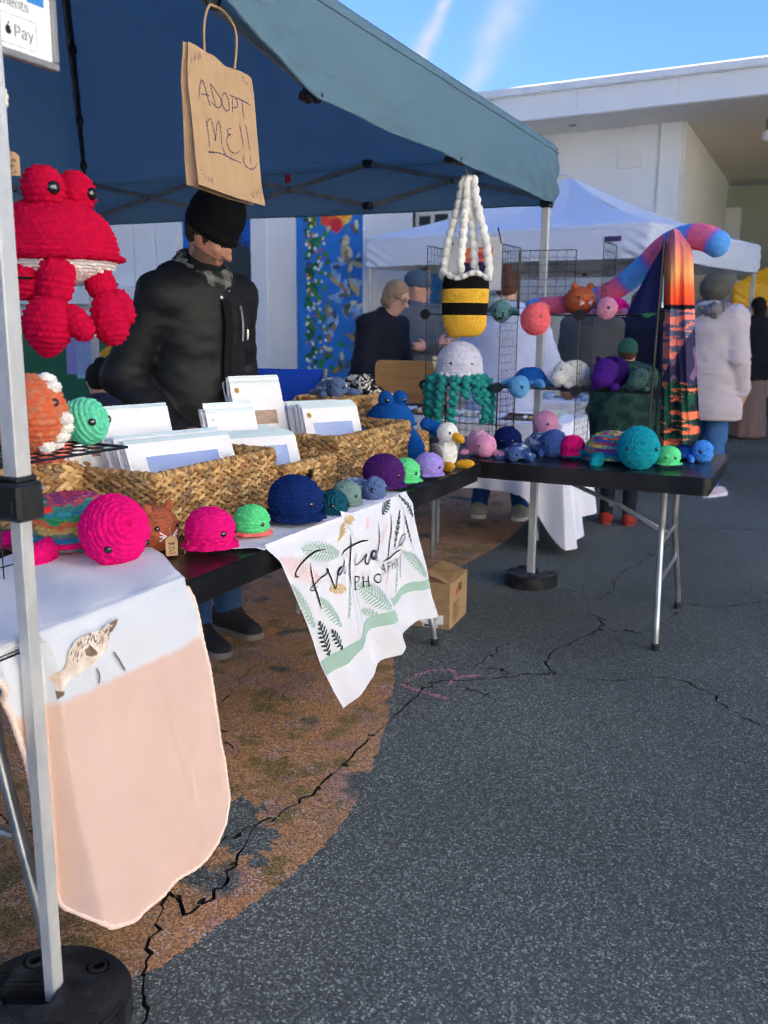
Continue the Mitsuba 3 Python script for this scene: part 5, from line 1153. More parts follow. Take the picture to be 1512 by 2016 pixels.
def f(p):
    q = (p - hc) @ VR / vhs
    r = ell(q, (-.16, 0, .62), (.95, .82, 1.10)); r = smin(r, ell(q, (-.10, 0, .24), (.97, .85, .36)), .05); r = smax(r, -(q[:, 2] - .02), .04)
    return (r + .012 * np.sin(np.arctan2(q[:, 1], q[:, 0] + .16) * 46)) * vhs
V, F = surfnet(f, hc - vhs * 1.9, hc + vhs * 3.0, vhs * .055); put('beanie', (VW(V), F), 'm_cloth', vk, smooth=True, color=L(13, 13, 16))
def f(p):
    a = np.arctan2(p[:, 1], p[:, 0] - VJ['neck'][0]); q = p - (VJ['neck'] + np.array([.005, 0, -.012]))
    rr = np.hypot(q[:, 0] / 1.15, q[:, 1]); zc = .030 - .045 * np.cos(a) + .008 * np.sin(3 * a)
    return np.hypot((rr - .082) / 1.0, (q[:, 2] - zc) / 1.75) - .026 + wrinkle(p, (22, 22, 60), .02, 5)
V, F = surfnet(f, VJ['neck'] - .2, VJ['neck'] + .2, .007)
pl = (np.sin(V[:, 2] * 130 + V[:, 1] * 40) > .2).astype(float) * .5 + (np.sin(np.arctan2(V[:, 1], V[:, 0]) * 14) > .2) * .5
put('scarf', (VW(V), F), 'm_cloth', vk, smooth=True, color=L(44, 46, 48)[None] * (1 - pl[:, None]) + L(128, 130, 128)[None] * pl[:, None], label='grey checked scarf')
def front(y, z, off=.0):   # a point on the jacket's front, found by marching in from outside
    s = 1.80; xs_ = np.linspace(.34, -.1, 160); P = np.c_[xs_, np.full(160, y), np.full(160, z)]
    e = .026; r = smin(ell(P, (VJ['hip'] + VJ['waist']) / 2, np.array([.075, .098, .075]) * s * .98 + e), ell(P, VJ['chest'], np.array([.078, .108, .115]) * s * .98 + e), .10)
    lowp = np.array([0, 0, .5 * s]); r = smin(r, cone(P * np.array([1.18, .92, 1]), np.array([0, 0, VJ['waist'][2]]), lowp, .085 * s * .98 + e, .095 * s * .98 + e), .10)
    i = np.argmax(r < .006); return np.array([xs_[i] + off, y, z])
pts = np.array([front(.0, z, .006) for z in np.linspace(.92, 1.40, 26)])
put('storm_flap', trimesh.Trimesh(VW(np.vstack([pts + (0, .020, 0), pts + (.006, .018, 0), pts + (.006, -.018, 0), pts + (0, -.020, 0)])), sheet(lambda u, v: np.c_[u, v, u], 4, 26)[1][:, [0, 1, 2, 0, 2, 3]].reshape(-1, 3), process=False), 'm_cloth', vk, smooth=True, color=L(17, 18, 21))
put('zip', tube(VW(np.array([front(.085, z, .008) for z in np.linspace(1.24, 1.375, 10)])), .004, 6), 'm_steel', vk, label='grey chest pocket zip')
put('snap', ball(VW([front(-.02, 1.405, .012)])[0], .009, 6), 'm_chrome', vk); put('snap', ball(VW([front(.03, 1.43, .012)])[0], .006, 6), 'm_chrome', vk)
put('chest_emblem', cat([tube(VW(np.array([front(.125 + a, z, .009) for z in (1.245, 1.265, 1.285)])), .0016, 4) for a in (-.006, 0, .006)]), 'm_steel', vk, label='small grey stitched emblem on the chest')

# the people beyond, softly out of focus
person('woman in a dark navy jacket and striped scarf bending over the neighbouring table', -2.95, 6.12, -.25, 1.64, pose=dict(chest=(.03, 0, .715), neck=(.07, 0, .82), head=(.125, 0, .905), shl=(.05, .10, .785), shr=(.05, -.10, .785), ell=(.06, .135, .63), elr=(.06, -.14, .62), wrl=(.19, .06, .575), wrr=(.20, -.05, .56)),
       top=(L(24, 26, 38), .022, .47), legs=(L(30, 40, 80), .012), shoes=(L(40, 36, 36), L(60, 55, 50)), hair=(L(150, 124, 98), 'bob'), look=(.25, .45, 0), glasses=True, h=.014, group=None)
k, J, W, Rh, hs = None, None, None, None, None
person('man in a grey beanie and grey jacket standing with folded arms', -2.98, 6.95, -.55, 1.71, pose=dict(ell=(.03, .155, .65), elr=(.03, -.155, .65), wrl=(.115, -.03, .66), wrr=(.125, .03, .675)),
       top=(L(88, 94, 104), .024, .47), legs=(L(60, 66, 80), .012), shoes=(L(60, 60, 60), L(160, 160, 160)), hat=(L(70, 86, 104), .86), look=(.75, .1, 0), glasses=True, skin=L(205, 150, 130), h=.015, group=None)
person('person in a pale lavender hooded top with a brown hair bun, seen from behind', -1.93, 6.02, 1.75, 1.66, top=(L(182, 188, 214), .034, .46), legs=(L(44, 78, 132), .018), shoes=(L(170, 160, 140), L(220, 215, 205)), hair=(L(92, 60, 46), 'bun'), look=(-.25, .2, 0), fat=1.22, h=.015, hood=True, pose=dict(ell=(.03, .165, .63), elr=(.03, -.175, .63), wrl=(.14, .10, .57), wrr=(.14, -.12, .57), anl=(-.01, .085, .045), anr=(-.01, -.085, .045), tol=(.1, .1, .016), tor=(.1, -.1, .016)), group=None)
person('person in a dark grey jacket seen from behind under the white canopy', -1.75, 7.75, 1.4, 1.62, top=(L(74, 76, 78), .032, .46), legs=(L(40, 42, 50), .014), shoes=(L(40, 40, 40), L(60, 60, 60)), hair=(L(70, 52, 42), 'short'), fat=1.2, h=.018, group=None)
person('person in a dark navy coat behind the green beanie', -1.42, 8.05, 1.2, 1.60, top=(L(26, 30, 52), .03, .44), legs=(L(30, 32, 44), .014), shoes=(L(30, 30, 30), L(40, 40, 40)), hair=(L(110, 80, 60), 'bob'), fat=1.1, h=.018, group=None)
CAM = lambda v: np.where((meshkit.fbm(v * 26, 2, 5) > .5)[:, None], L(34, 66, 58), L(20, 44, 42))
person('child in a dark green beanie and green camouflage coat, seen from behind', -1.16, 6.20, 1.65, 1.22, top=(L(30, 62, 54), .03, .34, .93, CAM), coat=.12, legs=(L(26, 28, 40), .014), shoes=(L(150, 50, 40), L(140, 60, 50)), hat=(L(36, 78, 66), .9), hair=(L(70, 45, 35), 'back'), fat=1.25, h=.015, group=None)
hk_, J, W, Rh, hs = person('woman in a long pale pink quilted coat with a fur trimmed hood', -.80, 7.62, 1.15, 1.70, top=(L(200, 186, 188), .034, .40, .93), coat=.115, quilt=True, legs=(L(66, 108, 160), .018), shoes=(L(196, 176, 190), L(228, 228, 230)), hair=(L(84, 82, 74), 'big'), fat=1.15, h=.014, hood=True, group=None)
a = np.linspace(-2.4, 2.4, 60); fur = []
rs = np.random.default_rng(12)
for t in np.linspace(0, 2 * PI, 46):
    c = J['neck'] + np.array([-.055 + .085 * math.cos(t), .135 * math.sin(t), .035 + .02 * math.cos(t)]); fur.append(ball(c + rs.normal(0, .006, 3), .042 * (1 + .2 * rs.normal()), 6))
m = cat(fur); put('fur_trim', trimesh.Trimesh(W(m.vertices + .006 * rs.normal(0, 1, m.vertices.shape)), m.faces, process=False), 'm_cloth', hk_, smooth=True, color=L(130, 122, 124), label='grey fur trim of the hood')
person('woman with long dark hair, black jacket and wide brown trousers', -.74, 11.75, 2.35, 1.64, top=(L(24, 24, 30), .03, .46), skirt=(L(128, 104, 96), .125), shoes=(L(50, 45, 45), L(60, 55, 50)), hair=(L(28, 22, 22), 'long'), h=.018, group=None)
person('person in a pale lilac top half hidden behind the sunset towel', -1.30, 9.0, 1.7, 1.50, top=(L(176, 164, 200), .03, .45), legs=(L(60, 60, 90), .014), shoes=(L(60, 60, 60), L(90, 90, 90)), hair=(L(60, 45, 40), 'short'), h=.02, group=None)
person('seated person with a dark hair bun behind the prints, low at the left', -4.0, 4.45, 2.6, 1.62, pose={n: np.array(v) - (0, 0, .34) for n, v in dict(hip=(0, 0, .525), waist=(0, 0, .60), chest=(0, 0, .72), neck=(.01, 0, .825), head=(.03, 0, .922), shl=(0, .108, .80), shr=(0, -.108, .80), ell=(.04, .145, .63), elr=(.04, -.145, .63), wrl=(.15, .1, .60), wrr=(.15, -.1, .60), hil=(0, .06, .50), hir=(0, -.06, .50), knl=(.22, .07, .52), knr=(.22, -.07, .52)).items()} | dict(anl=(.22, .07, .045), anr=(.22, -.07, .045), tol=(.31, .08, .016), tor=(.31, -.08, .016)),
       top=(L(58, 56, 72), .028, None), legs=(L(40, 44, 60), .012), shoes=(L(40, 40, 40), L(60, 60, 60)), hair=(L(26, 22, 22), 'bun'), h=.018, group=None)
# ================================================================== CLOTHS, PRINT AND PAPER
banner_left = [[1.969,0.756],[2.189,0.755],[2.456,0.75],[2.489,0.701],[2.55,0.622],[2.604,0.534],[2.662,0.434],[2.711,0.344],[2.753,0.263],[2.79,0.22],[2.764,0.215],[2.75,0.209],[2.657,0.216],[2.565,0.218],[2.512,0.2],[2.444,0.18],[2.394,0.167],[2.366,0.157],[2.3,0.238],[2.241,0.327],[2.185,0.43],[2.125,0.523],[2.056,0.631],[2.003,0.71]]
banner_right = [[2.408,0.75],[2.664,0.746],[2.874,0.752],[2.904,0.653],[2.975,0.52],[3.051,0.375],[3.117,0.242],[2.964,0.265],[2.855,0.275],[2.783,0.271],[2.734,0.247],[2.625,0.402],[2.533,0.567],[2.457,0.681]]
script = [[15,[2.236,0.689],[2.188,0.695],[2.141,0.69],[2.101,0.677],[2.079,0.662],[2.078,0.65],[2.094,0.643]],[14,[2.154,0.668],[2.155,0.647],[2.166,0.609],[2.183,0.574],[2.193,0.55],[2.203,0.524]],[12,[2.187,0.594],[2.166,0.587],[2.149,0.596],[2.18,0.606],[2.208,0.613],[2.236,0.615],[2.254,0.623],[2.244,0.63],[2.257,0.615],[2.272,0.594],[2.292,0.56],[2.303,0.582],[2.316,0.604],[2.339,0.614],[2.316,0.611],[2.309,0.601],[2.324,0.594],[2.35,0.607],[2.362,0.627],[2.356,0.595],[2.369,0.588],[2.373,0.609]],[15,[2.397,0.701],[2.401,0.663],[2.401,0.618],[2.401,0.58],[2.407,0.543]],[14,[2.343,0.646],[2.362,0.656],[2.408,0.663],[2.457,0.666],[2.502,0.66]],[12,[2.437,0.63],[2.429,0.611],[2.437,0.596],[2.465,0.603],[2.49,0.618],[2.484,0.598],[2.499,0.585],[2.516,0.607],[2.533,0.618],[2.523,0.597],[2.546,0.6],[2.552,0.61],[2.533,0.621],[2.517,0.612],[2.533,0.593],[2.559,0.593],[2.581,0.608],[2.561,0.604],[2.555,0.582],[2.581,0.592]],[13,[2.606,0.693],[2.611,0.649],[2.598,0.612],[2.577,0.581],[2.581,0.57]],[14,[2.702,0.697],[2.708,0.657],[2.69,0.608],[2.673,0.567],[2.668,0.56]],[13,[2.631,0.562],[2.677,0.56],[2.725,0.565],[2.784,0.567]],[7,[2.782,0.567],[2.783,0.529],[2.789,0.468]],[9,[2.735,0.557],[2.749,0.579],[2.773,0.586],[2.798,0.597],[2.804,0.617],[2.782,0.613],[2.768,0.591],[2.794,0.577]]]
caps = [[9,[2.437,0.56],[2.443,0.517]],[6,[2.437,0.558],[2.458,0.553],[2.462,0.54],[2.441,0.537]],[7,[2.433,0.518],[2.454,0.515]],[8,[2.483,0.546],[2.491,0.514]],[8,[2.508,0.543],[2.519,0.51]],[6,[2.487,0.53],[2.513,0.526]],[6,[2.477,0.547],[2.488,0.545]],[6,[2.485,0.515],[2.498,0.513]],[6,[2.512,0.511],[2.524,0.509]],[8,[2.564,0.538],[2.544,0.535],[2.544,0.523],[2.56,0.511],[2.581,0.508],[2.589,0.518],[2.582,0.531],[2.564,0.538]],[7,[2.6,0.549],[2.606,0.524]],[6,[2.6,0.548],[2.615,0.546],[2.616,0.535],[2.603,0.535],[2.621,0.523]],[5,[2.623,0.524],[2.633,0.552]],[8,[2.633,0.552],[2.658,0.518]],[5,[2.627,0.535],[2.65,0.532]],[8,[2.671,0.549],[2.678,0.518]],[5,[2.671,0.547],[2.689,0.545],[2.693,0.533],[2.676,0.533]],[8,[2.704,0.548],[2.713,0.517]],[8,[2.727,0.546],[2.736,0.515]],[5,[2.709,0.533],[2.733,0.53]],[7,[2.74,0.547],[2.753,0.531]],[5,[2.768,0.544],[2.753,0.531]],[7,[2.753,0.531],[2.759,0.513]]]
stripe_left = [[2.23,0.353],[2.278,0.363],[2.362,0.362],[2.442,0.36],[2.484,0.395],[2.553,0.403],[2.625,0.394],[2.686,0.387],[2.708,0.343],[2.654,0.346],[2.563,0.355],[2.493,0.356],[2.459,0.323],[2.37,0.306],[2.3,0.306],[2.261,0.3]]
stripe_right = [[2.634,0.423],[2.729,0.415],[2.778,0.428],[2.871,0.43],[3.029,0.405],[3.051,0.364],[2.904,0.39],[2.799,0.401],[2.749,0.389],[2.672,0.385]]
leaf_left = [["s",[2.331,0.654],[2.118,0.714],0.056],["p",[2.215,0.601],[2.006,0.713],0.056],["s",[2.182,0.474],[2.059,0.63],0.037],["s",[2.319,0.438],[2.2,0.555],0.041],["d",[2.27,0.36],[2.196,0.488],0.037],["d",[2.331,0.361],[2.26,0.445],0.03],["s",[2.362,0.45],[2.401,0.538],0.022],["s",[2.662,0.398],[2.458,0.527],0.063],["s",[2.58,0.399],[2.475,0.441],0.026],["g",[2.324,0.694],[2.393,0.731],0.022],["g",[2.464,0.74],[2.4,0.733],0.026],["g",[2.257,0.568],[2.362,0.541],0.033]]
leaf_right = [["s",[3.003,0.417],[2.794,0.56],0.045],["d",[2.646,0.713],[2.739,0.749],0.03],["d",[2.888,0.66],[2.808,0.75],0.026],["d",[2.734,0.582],[2.77,0.707],0.026],["d",[2.855,0.577],[2.81,0.679],0.019],["p",[2.515,0.688],[2.548,0.72],0.022],["p",[2.621,0.619],[2.675,0.672],0.026],["p",[2.661,0.463],[2.688,0.526],0.019],["s",[2.744,0.424],[2.765,0.525],0.019]]
stems = [[[2.393,0.735],[2.424,0.676]],[[2.409,0.578],[2.421,0.499],[2.426,0.381]],[[2.437,0.54],[2.467,0.447],[2.471,0.395]],[[2.788,0.745],[2.806,0.671],[2.784,0.571]]]
bird = [[1.205,0.67],[1.21,0.68],[1.226,0.683],[1.236,0.691],[1.241,0.708],[1.26,0.725],[1.285,0.73],[1.309,0.729],[1.334,0.726],[1.352,0.733],[1.381,0.736],[1.376,0.726],[1.355,0.714],[1.35,0.7],[1.344,0.686],[1.322,0.674],[1.296,0.668],[1.271,0.658],[1.247,0.661],[1.231,0.654],[1.219,0.647],[1.216,0.639]]
bird_dark = [[[1.217,0.643],[1.22,0.64],[1.211,0.626],[1.21,0.644]],[[1.352,0.732],[1.381,0.736],[1.376,0.725],[1.36,0.714],[1.349,0.716],[1.365,0.727]],[[1.287,0.703],[1.299,0.705],[1.313,0.69],[1.314,0.682],[1.297,0.683],[1.284,0.692]]]
bird_legs = [[[1.359,0.673],[1.373,0.651],[1.387,0.625]],[[1.308,0.656],[1.314,0.64],[1.311,0.625]],[[1.157,0.674],[1.162,0.659],[1.177,0.626]]]

bird_crown = [[1.205,0.67],[1.21,0.68],[1.226,0.683],[1.237,0.682],[1.229,0.679],[1.215,0.673]]
blanket_edge = [[1.489,0.85],[1.537,0.823],[1.577,0.793],[1.599,0.767],[1.614,0.739],[1.623,0.698],[1.635,0.656],[1.647,0.602],[1.657,0.514],[1.671,0.434],[1.685,0.352],[1.706,0.28],[1.711,0.198],[1.696,0.145],[1.652,0.101],[1.581,0.081],[1.469,0.076],[1.368,0.095],[1.264,0.134],[1.211,0.183],[1.183,0.255],[1.179,0.364],[1.173,0.521],[1.157,0.628]]
bag = [[1.703,1.885],[1.722,1.884],[1.759,1.877],[1.785,1.877],[1.813,1.873],[1.832,1.868],[1.865,1.87],[1.894,1.87],[1.92,1.868],[1.934,1.864],[1.943,1.831],[1.956,1.741],[1.971,1.636],[1.986,1.591],[1.884,1.594],[1.8,1.6],[1.723,1.606],[1.714,1.668],[1.707,1.73],[1.702,1.771],[1.697,1.8],[1.698,1.842]]
bagtext = [[[1.73,1.779],[1.741,1.819],[1.768,1.773]],[[1.738,1.791],[1.764,1.793]],[[1.769,1.817],[1.789,1.777]],[[1.769,1.818],[1.79,1.808],[1.811,1.795],[1.813,1.784],[1.796,1.775],[1.771,1.782]],[[1.818,1.804],[1.815,1.791],[1.824,1.778],[1.839,1.777],[1.845,1.788],[1.838,1.809],[1.826,1.811],[1.818,1.804]],[[1.857,1.812],[1.857,1.776]],[[1.848,1.811],[1.869,1.81],[1.877,1.799],[1.87,1.789],[1.856,1.788]],[[1.871,1.811],[1.901,1.808],[1.924,1.805]],[[1.894,1.806],[1.896,1.789],[1.899,1.772]],[[1.753,1.743],[1.759,1.718],[1.763,1.69]],[[1.752,1.728],[1.764,1.746],[1.773,1.742],[1.782,1.72],[1.785,1.705],[1.791,1.734],[1.801,1.748],[1.807,1.737],[1.809,1.709],[1.817,1.69],[1.826,1.683]],[[1.851,1.742],[1.835,1.737],[1.837,1.728],[1.847,1.729],[1.834,1.722],[1.83,1.71],[1.841,1.694],[1.862,1.691],[1.878,1.698]],[[1.88,1.758],[1.897,1.709]],[[1.904,1.759],[1.921,1.708]],[[1.759,1.679],[1.804,1.682],[1.845,1.678],[1.885,1.674]],[[1.759,1.677],[1.78,1.679]],[[1.89,1.686],[1.904,1.67],[1.926,1.666],[1.94,1.67],[1.951,1.682]],[[1.894,1.692],[1.9,1.684]],[[1.923,1.693],[1.925,1.681]]]
bagticks = [[[1.708,1.86],[1.709,1.844]],[[1.715,1.86],[1.719,1.851]],[[1.721,1.871],[1.722,1.855]],[[1.729,1.867],[1.732,1.858]],[[1.734,1.875],[1.739,1.862]],[[1.896,1.86],[1.893,1.851]],[[1.902,1.863],[1.898,1.848]],[[1.908,1.855],[1.906,1.846]],[[1.92,1.856],[1.908,1.843]],[[1.919,1.845],[1.923,1.844]],[[1.932,1.845],[1.926,1.839]],[[1.73,1.646],[1.733,1.643]],[[1.732,1.637],[1.737,1.637]],[[1.736,1.63],[1.741,1.629]],[[1.742,1.62],[1.751,1.628]],[[1.756,1.627],[1.759,1.615]],[[1.764,1.626],[1.765,1.617]],[[1.772,1.63],[1.771,1.616]],[[1.922,1.616],[1.931,1.603]],[[1.933,1.619],[1.935,1.603]],[[1.945,1.622],[1.949,1.607]],[[1.954,1.627],[1.961,1.611]],[[1.964,1.631],[1.972,1.615]]]
baghandle = [[[1.758,1.876],[1.753,1.917],[1.757,1.948],[1.771,1.971],[1.786,1.977],[1.802,1.976]],[[1.865,1.87],[1.869,1.921],[1.86,1.949],[1.833,1.969],[1.806,1.976],[1.783,1.976]]]

SAGEP, PINKP, DARKP, GOLDP = L(160, 190, 176), L(236, 208, 208), L(26, 60, 58), L(206, 168, 92)
def printed(name, shape, U, mat, parent, off=.0012, edge=.012, label=None, y=None):
    """Flat print on a cloth or paper whose surface is x = U(y, z)."""
    if shape.is_empty or shape.area < 1e-8: return
    v, f = flat(shape, edge); P = np.c_[U(v[:, 0], v[:, 1]) + off, v]
    m = trimesh.Trimesh(P, f, process=False); n = m.face_normals
    if n[:, 0].mean() < 0: m.invert()
    put(name, m, mat, parent, smooth=False, label=label)
for n_, c_ in (('s', SAGEP), ('p', PINKP), ('d', DARKP), ('g', GOLDP)): bsdf('m_print_' + n_, rgb(c_), .75)
def cloth_panel(pts, U, edge=.014, th=.0012):
    v, f = flat(sg.Polygon(pts).buffer(0), edge); n = len(v)
    P = np.vstack([np.c_[U(v[:, 0], v[:, 1]), v], np.c_[U(v[:, 0], v[:, 1]) - th, v]])
    return trimesh.Trimesh(P, np.vstack([f, f[:, ::-1] + n]), process=False)
fabric('m_satin', rgb(L(226, 226, 234)), .55, .25, (weave, .0004, 8e-4), .35)
# ---- the banner over the table's edge
bn = thing('printed_banner', 'white banner cloth printed with leaves and a photography business name, hanging over the table edge', 'banner')
def smooth01(x): x = np.clip(x, 0, 1); return x * x * (3 - 2 * x)
def fl(y, z, ph, a=.011):
    d = np.clip((.75 - z) / .45, 0, 1); s = (y - .62 * (.75 - z))
    return a * d * (np.sin(s * 21 + ph) + .5 * np.sin(s * 37 + 1.7 * ph)) + .004 * np.sin(z * 26 + y * 9) * d + .010 * d + .004 * (meshkit.fbm(np.c_[y * 9, z * 9, y * 0 + ph], 3, 4) - .5)
UL = lambda y, z: -1.232 - .026 * smooth01((z - .70) / .05) + fl(y, z, .4) + .004 * smooth01((y - (2.45 + .62 * (.75 - z)) + .10) / .10) * np.clip((.76 - z) / .1, 0, 1)
UR = lambda y, z: -1.2385 - .020 * smooth01((z - .70) / .05) + fl(y, z, .4)
PL, PR = sg.Polygon(banner_left).buffer(0), sg.Polygon(banner_right).buffer(0)
put('left_half', cloth_panel(banner_left, UL), 'm_satin', bn, smooth=35)
put('right_half', cloth_panel(banner_right, UR), 'm_satin', bn, smooth=35)
fe = spline([p for p in banner_left[2:10]], 40); inn = fe + np.array([-.07, .02])
put('fold', (np.vstack([np.c_[UL(fe[:, 0], fe[:, 1]), fe], np.c_[UR(inn[:, 0], inn[:, 1]) + .001, inn]]), np.array([[i, i + 1, i + 41, i + 40] for i in range(39)])), 'm_satin', bn, smooth=True)
def topflap(s, t): return np.c_[-1.2585 - .19 * t, 1.969 + (2.874 - 1.969) * s - .10 * t + .02 * np.sin(t * 3) * (s - .5), .7475 + .0015 * np.sin(s * 40 + t * 9) ** 2 - .006 * (1 - np.clip(t * 12, 0, 1))]
P, F, a, b = sheet(topflap, 90, 24); put('top_flap', (P, F), 'm_satin', bn, smooth=True)
def leaf_print(base, tip, w):
    b, t = np.array(base), np.array(tip); d = t - b; l = np.linalg.norm(d); d /= l; n = np.array([-d[1], d[0]]); out = [sg.LineString([b, t]).buffer(.0014, 2)]
    k = max(6, int(l / .0165))
    for i in range(k):
        u = (i + .3) / k
        wid = w * .5 * (math.sin(math.pi * min(1, u * .92 + .08)) ** .75) * (1 - .15 * u)
        for s in (1, -1):
            a = b + d * l * u; e = a + n * s * wid + d * (wid * .75 + l * .02); m = (a + e) / 2 + d * wid * .10 + n * s * wid * .06
            th = l / k * .27
            out.append(sg.Polygon(np.vstack([spline([a - d * th * .5, m - d * th, e], 6), spline([e, m + d * th, a + d * th * .5], 6)])).buffer(0))
    return unary_union(out).buffer(.0002)
for lst, U, clip in ((leaf_left, UL, PL.buffer(-.002)), (leaf_right, UR, PR.difference(PL).buffer(-.002))):
    for c, a, b, w in lst: printed('leaf_print', leaf_print(a, b, w * 1.2).intersection(clip), U, 'm_print_' + c, bn, .0022, .012)
for st_ in stems:
    g = stroke(st_, .0022, taper=.8)
    printed('stem_print', g.intersection(PL.buffer(-.002)), UL, 'm_print_s', bn, .0010); printed('stem_print', g.intersection(PR.difference(PL).buffer(-.002)), UR, 'm_print_s', bn, .0010)
printed('stripe_print', sg.Polygon(stripe_left).buffer(0).intersection(PL), UL, 'm_print_s', bn, .0019, .012, 'sage green stripe'); printed('stripe_print', sg.Polygon(stripe_right).buffer(0).intersection(PR.difference(PL)), UR, 'm_print_s', bn, .0019, .012, 'sage green stripe')
ink = unary_union([stroke(q[1:], q[0] * .00043) for q in script]); caps_ = unary_union([stroke(q[1:], q[0] * .00055, taper=.9) for q in caps])
for nm, g in (('script_lettering', ink), ('capital_lettering', caps_)):
    printed(nm, g.intersection(PL.buffer(-.001)), UL, 'm_ink', bn, .0034, .008); printed(nm, g.intersection(PR.difference(PL).buffer(-.001)), UR, 'm_ink', bn, .0034, .008)
# ---- the sandpiper blanket
fabric('m_plush', VC, .92, .5, (fuzz, .0012, 7e-4), .1)
bk = thing('sandpiper_blanket', 'plush white and peach blanket printed with a sandpiper, hanging off the near table end', 'blanket')
zr = np.array([.145, .198, .28, .352, .434, .514, .602, .656, .698, .735]); vr = np.array([1.698, 1.711, 1.706, 1.685, 1.671, 1.657, 1.647, 1.640, 1.634, 1.626])
zl = np.array([.25, .364, .521, .628, .70, .735]); vl = np.array([1.178, 1.170, 1.150, 1.120, 1.09, 1.06])
sb = np.array([0, .06, .16, .34, .54, .74, .90, .97, 1.0]); zb = np.array([.26, .19, .135, .095, .078, .082, .105, .14, .19])
def UB(y, z):
    return np.minimum(UB0(y, z), np.where(np.abs(y - 1.155) < .05, -1.2535, -1.2535 + np.clip((np.abs(y - 1.155) - .05) / .06, 0, 1) * .12))
def UB0(y, z):
    d = np.clip((.735 - z) / .6, 0, 1)
    return -1.236 + .030 * d + .017 * d * np.sin((y - .22 * (.7 - z)) * 17 + .8) + .004 * d * np.sin((y - .3 * (.7 - z)) * 41 + z * 5) + .052 * (meshkit.fbm(np.c_[y * 5 - z * 1.6, z * 2.2 + y, y * 0 + 5], 3, 12) - .5) * np.minimum(1, d * 3) + .010 * np.exp(-((y - 1.50 - .25 * (.5 - z)) / .012) ** 2) * np.clip((.6 - z) * 4, 0, 1) * np.clip((z - .15) * 6, 0, 1) + .020 * np.exp(-((y - 1.19 + .05 * z) / .022) ** 2) * np.clip((.72 - z) * 5, 0, 1) + .008 * (meshkit.fbm(np.c_[y * 7, z * 5, y * 0], 3, 9) - .5)
def blanket(s, t):
    out = np.zeros((len(s), 3)); H = t > .36
    th = (t[H] - .36) / .64; zbot = np.interp(s[H], sb, zb); z = .735 + (zbot - .735) * th
    y = np.interp(z, zl, vl) * (1 - s[H]) + np.interp(z, zr, vr) * s[H]; x = UB(y, z)
    k = np.clip((.735 - z) / .045, 0, 1); out[H] = np.c_[x - .016 * (1 - k) ** 2, y, z + .006 * (1 - k)]
    tt = 1 - t[~H] / .36; s2 = s[~H]
    xr = np.interp(tt, [0, .1, .35, .75, 1], [-1.2505, -1.30, -1.42, -1.58, -1.68]); yr = np.interp(tt, [0, .1, .35, .75, 1], [1.626, 1.655, 1.765, 1.87, 1.93]); yl = .80 + .24 * (1 - tt)
    xl = -1.2505 - .55 * tt
    x = xl * (1 - s2) + xr * s2; y = yl * (1 - s2) + yr * s2
    out[~H] = np.c_[x, y, .751 + .006 * np.sin(np.clip(tt * 9, 0, 1.57)) + .006 * meshkit.fbm(np.c_[x * 8, y * 8, x * 0], 3, 3) + .004 * np.sin(y * 30 + x * 12) * (tt > .05)]
    return out
P, F, s_, t_ = sheet(blanket, 150, 230)
edge_ = .617 + .012 * (meshkit.fbm(np.c_[P[:, 1] * 9, P[:, 0] * 0, P[:, 1] * 0], 4, 2) - .5) + .006 * (meshkit.noise(P * 60, 4) - .5)
wcol = L(214, 218, 226) * (.95 + .07 * meshkit.fbm(P * 5, 3, 5))[:, None]; pcol = L(218, 188, 176) * (.90 + .2 * meshkit.fbm(P * np.array([4, 6, 3.]), 4, 6))[:, None]
kk = np.clip((edge_ + .006 - P[:, 2]) / .014, 0, 1)[:, None]; C = pcol * kk + wcol * (1 - kk)
F3 = np.vstack([F[:, :3], F[:, [0, 2, 3]]]); n_ = len(P); nrm_ = trimesh.Trimesh(P, F3, process=False).vertex_normals
put('pile', (np.vstack([P + nrm_ * .003 * (1 if nrm_[:, 0].mean() > 0 else -1), P - nrm_ * .003 * (1 if nrm_[:, 0].mean() > 0 else -1)]), np.vstack([F3, F3[:, ::-1] + n_])), 'm_plush', bk, smooth=True, color=np.vstack([C, np.tile(L(238, 236, 232), (n_, 1))]))
i_ = np.arange(150) * 230 + 229; rim_ = np.vstack([P[149 * 230 + 84:150 * 230], P[i_[::-1]], P[229:83:-1]])
put('hem', tube(rim_, .0060 + .0006 * np.sin(np.arange(len(rim_)) * 1.3), 8), 'm_plush', bk, smooth=True, color=L(240, 214, 200), label='stitched peach and white hem')
bsdf('m_bird', proc(lambda p, n, uv: mix(L(236, 226, 216).tolist(), L(206, 184, 164).tolist(), smoothstep(.35, .7, fbm(p.y * 26, p.z * 26, 0, 4)))), .9)
bsdf('m_birddark', proc(lambda p, n, uv: mix(L(84, 70, 62).tolist(), L(150, 122, 104).tolist(), fbm(p.y * 120, p.z * 120, 0, 3))), .9)
bp = sg.Polygon(bird).buffer(0)
printed('bird_print', bp, UB, 'm_bird', bk, .0068, .008, 'printed pale sandpiper')
for d in bird_dark: printed('wing_print', sg.Polygon(d).buffer(0), UB, 'm_birddark', bk, .0080, .008, 'dark brown wing, tail and bill of the printed bird')
rs = np.random.default_rng(2); spots = []
back = spline([bird[4], bird[5], bird[6], bird[7], bird[8], bird[9]], 60)
for q in range(80):
    c = back[int(rs.integers(60))] + np.array([.016, -.022]) * rs.random() * 1.3; spots.append(sa.rotate(sa.scale(sg.Point(c).buffer(.0016 * (.5 + rs.random()), 3), 2.2, .8), 40 + 40 * rs.random()))
printed('speckle_print', unary_union(spots).intersection(bp), UB, 'm_birddark', bk, .0076, .01, 'brown speckles on the printed bird')
printed('leg_print', unary_union([stroke(g, .0042, taper=.6) for g in bird_legs]), UB, 'm_birddark', bk, .0078, .01, 'thin dark legs of the printed bird')
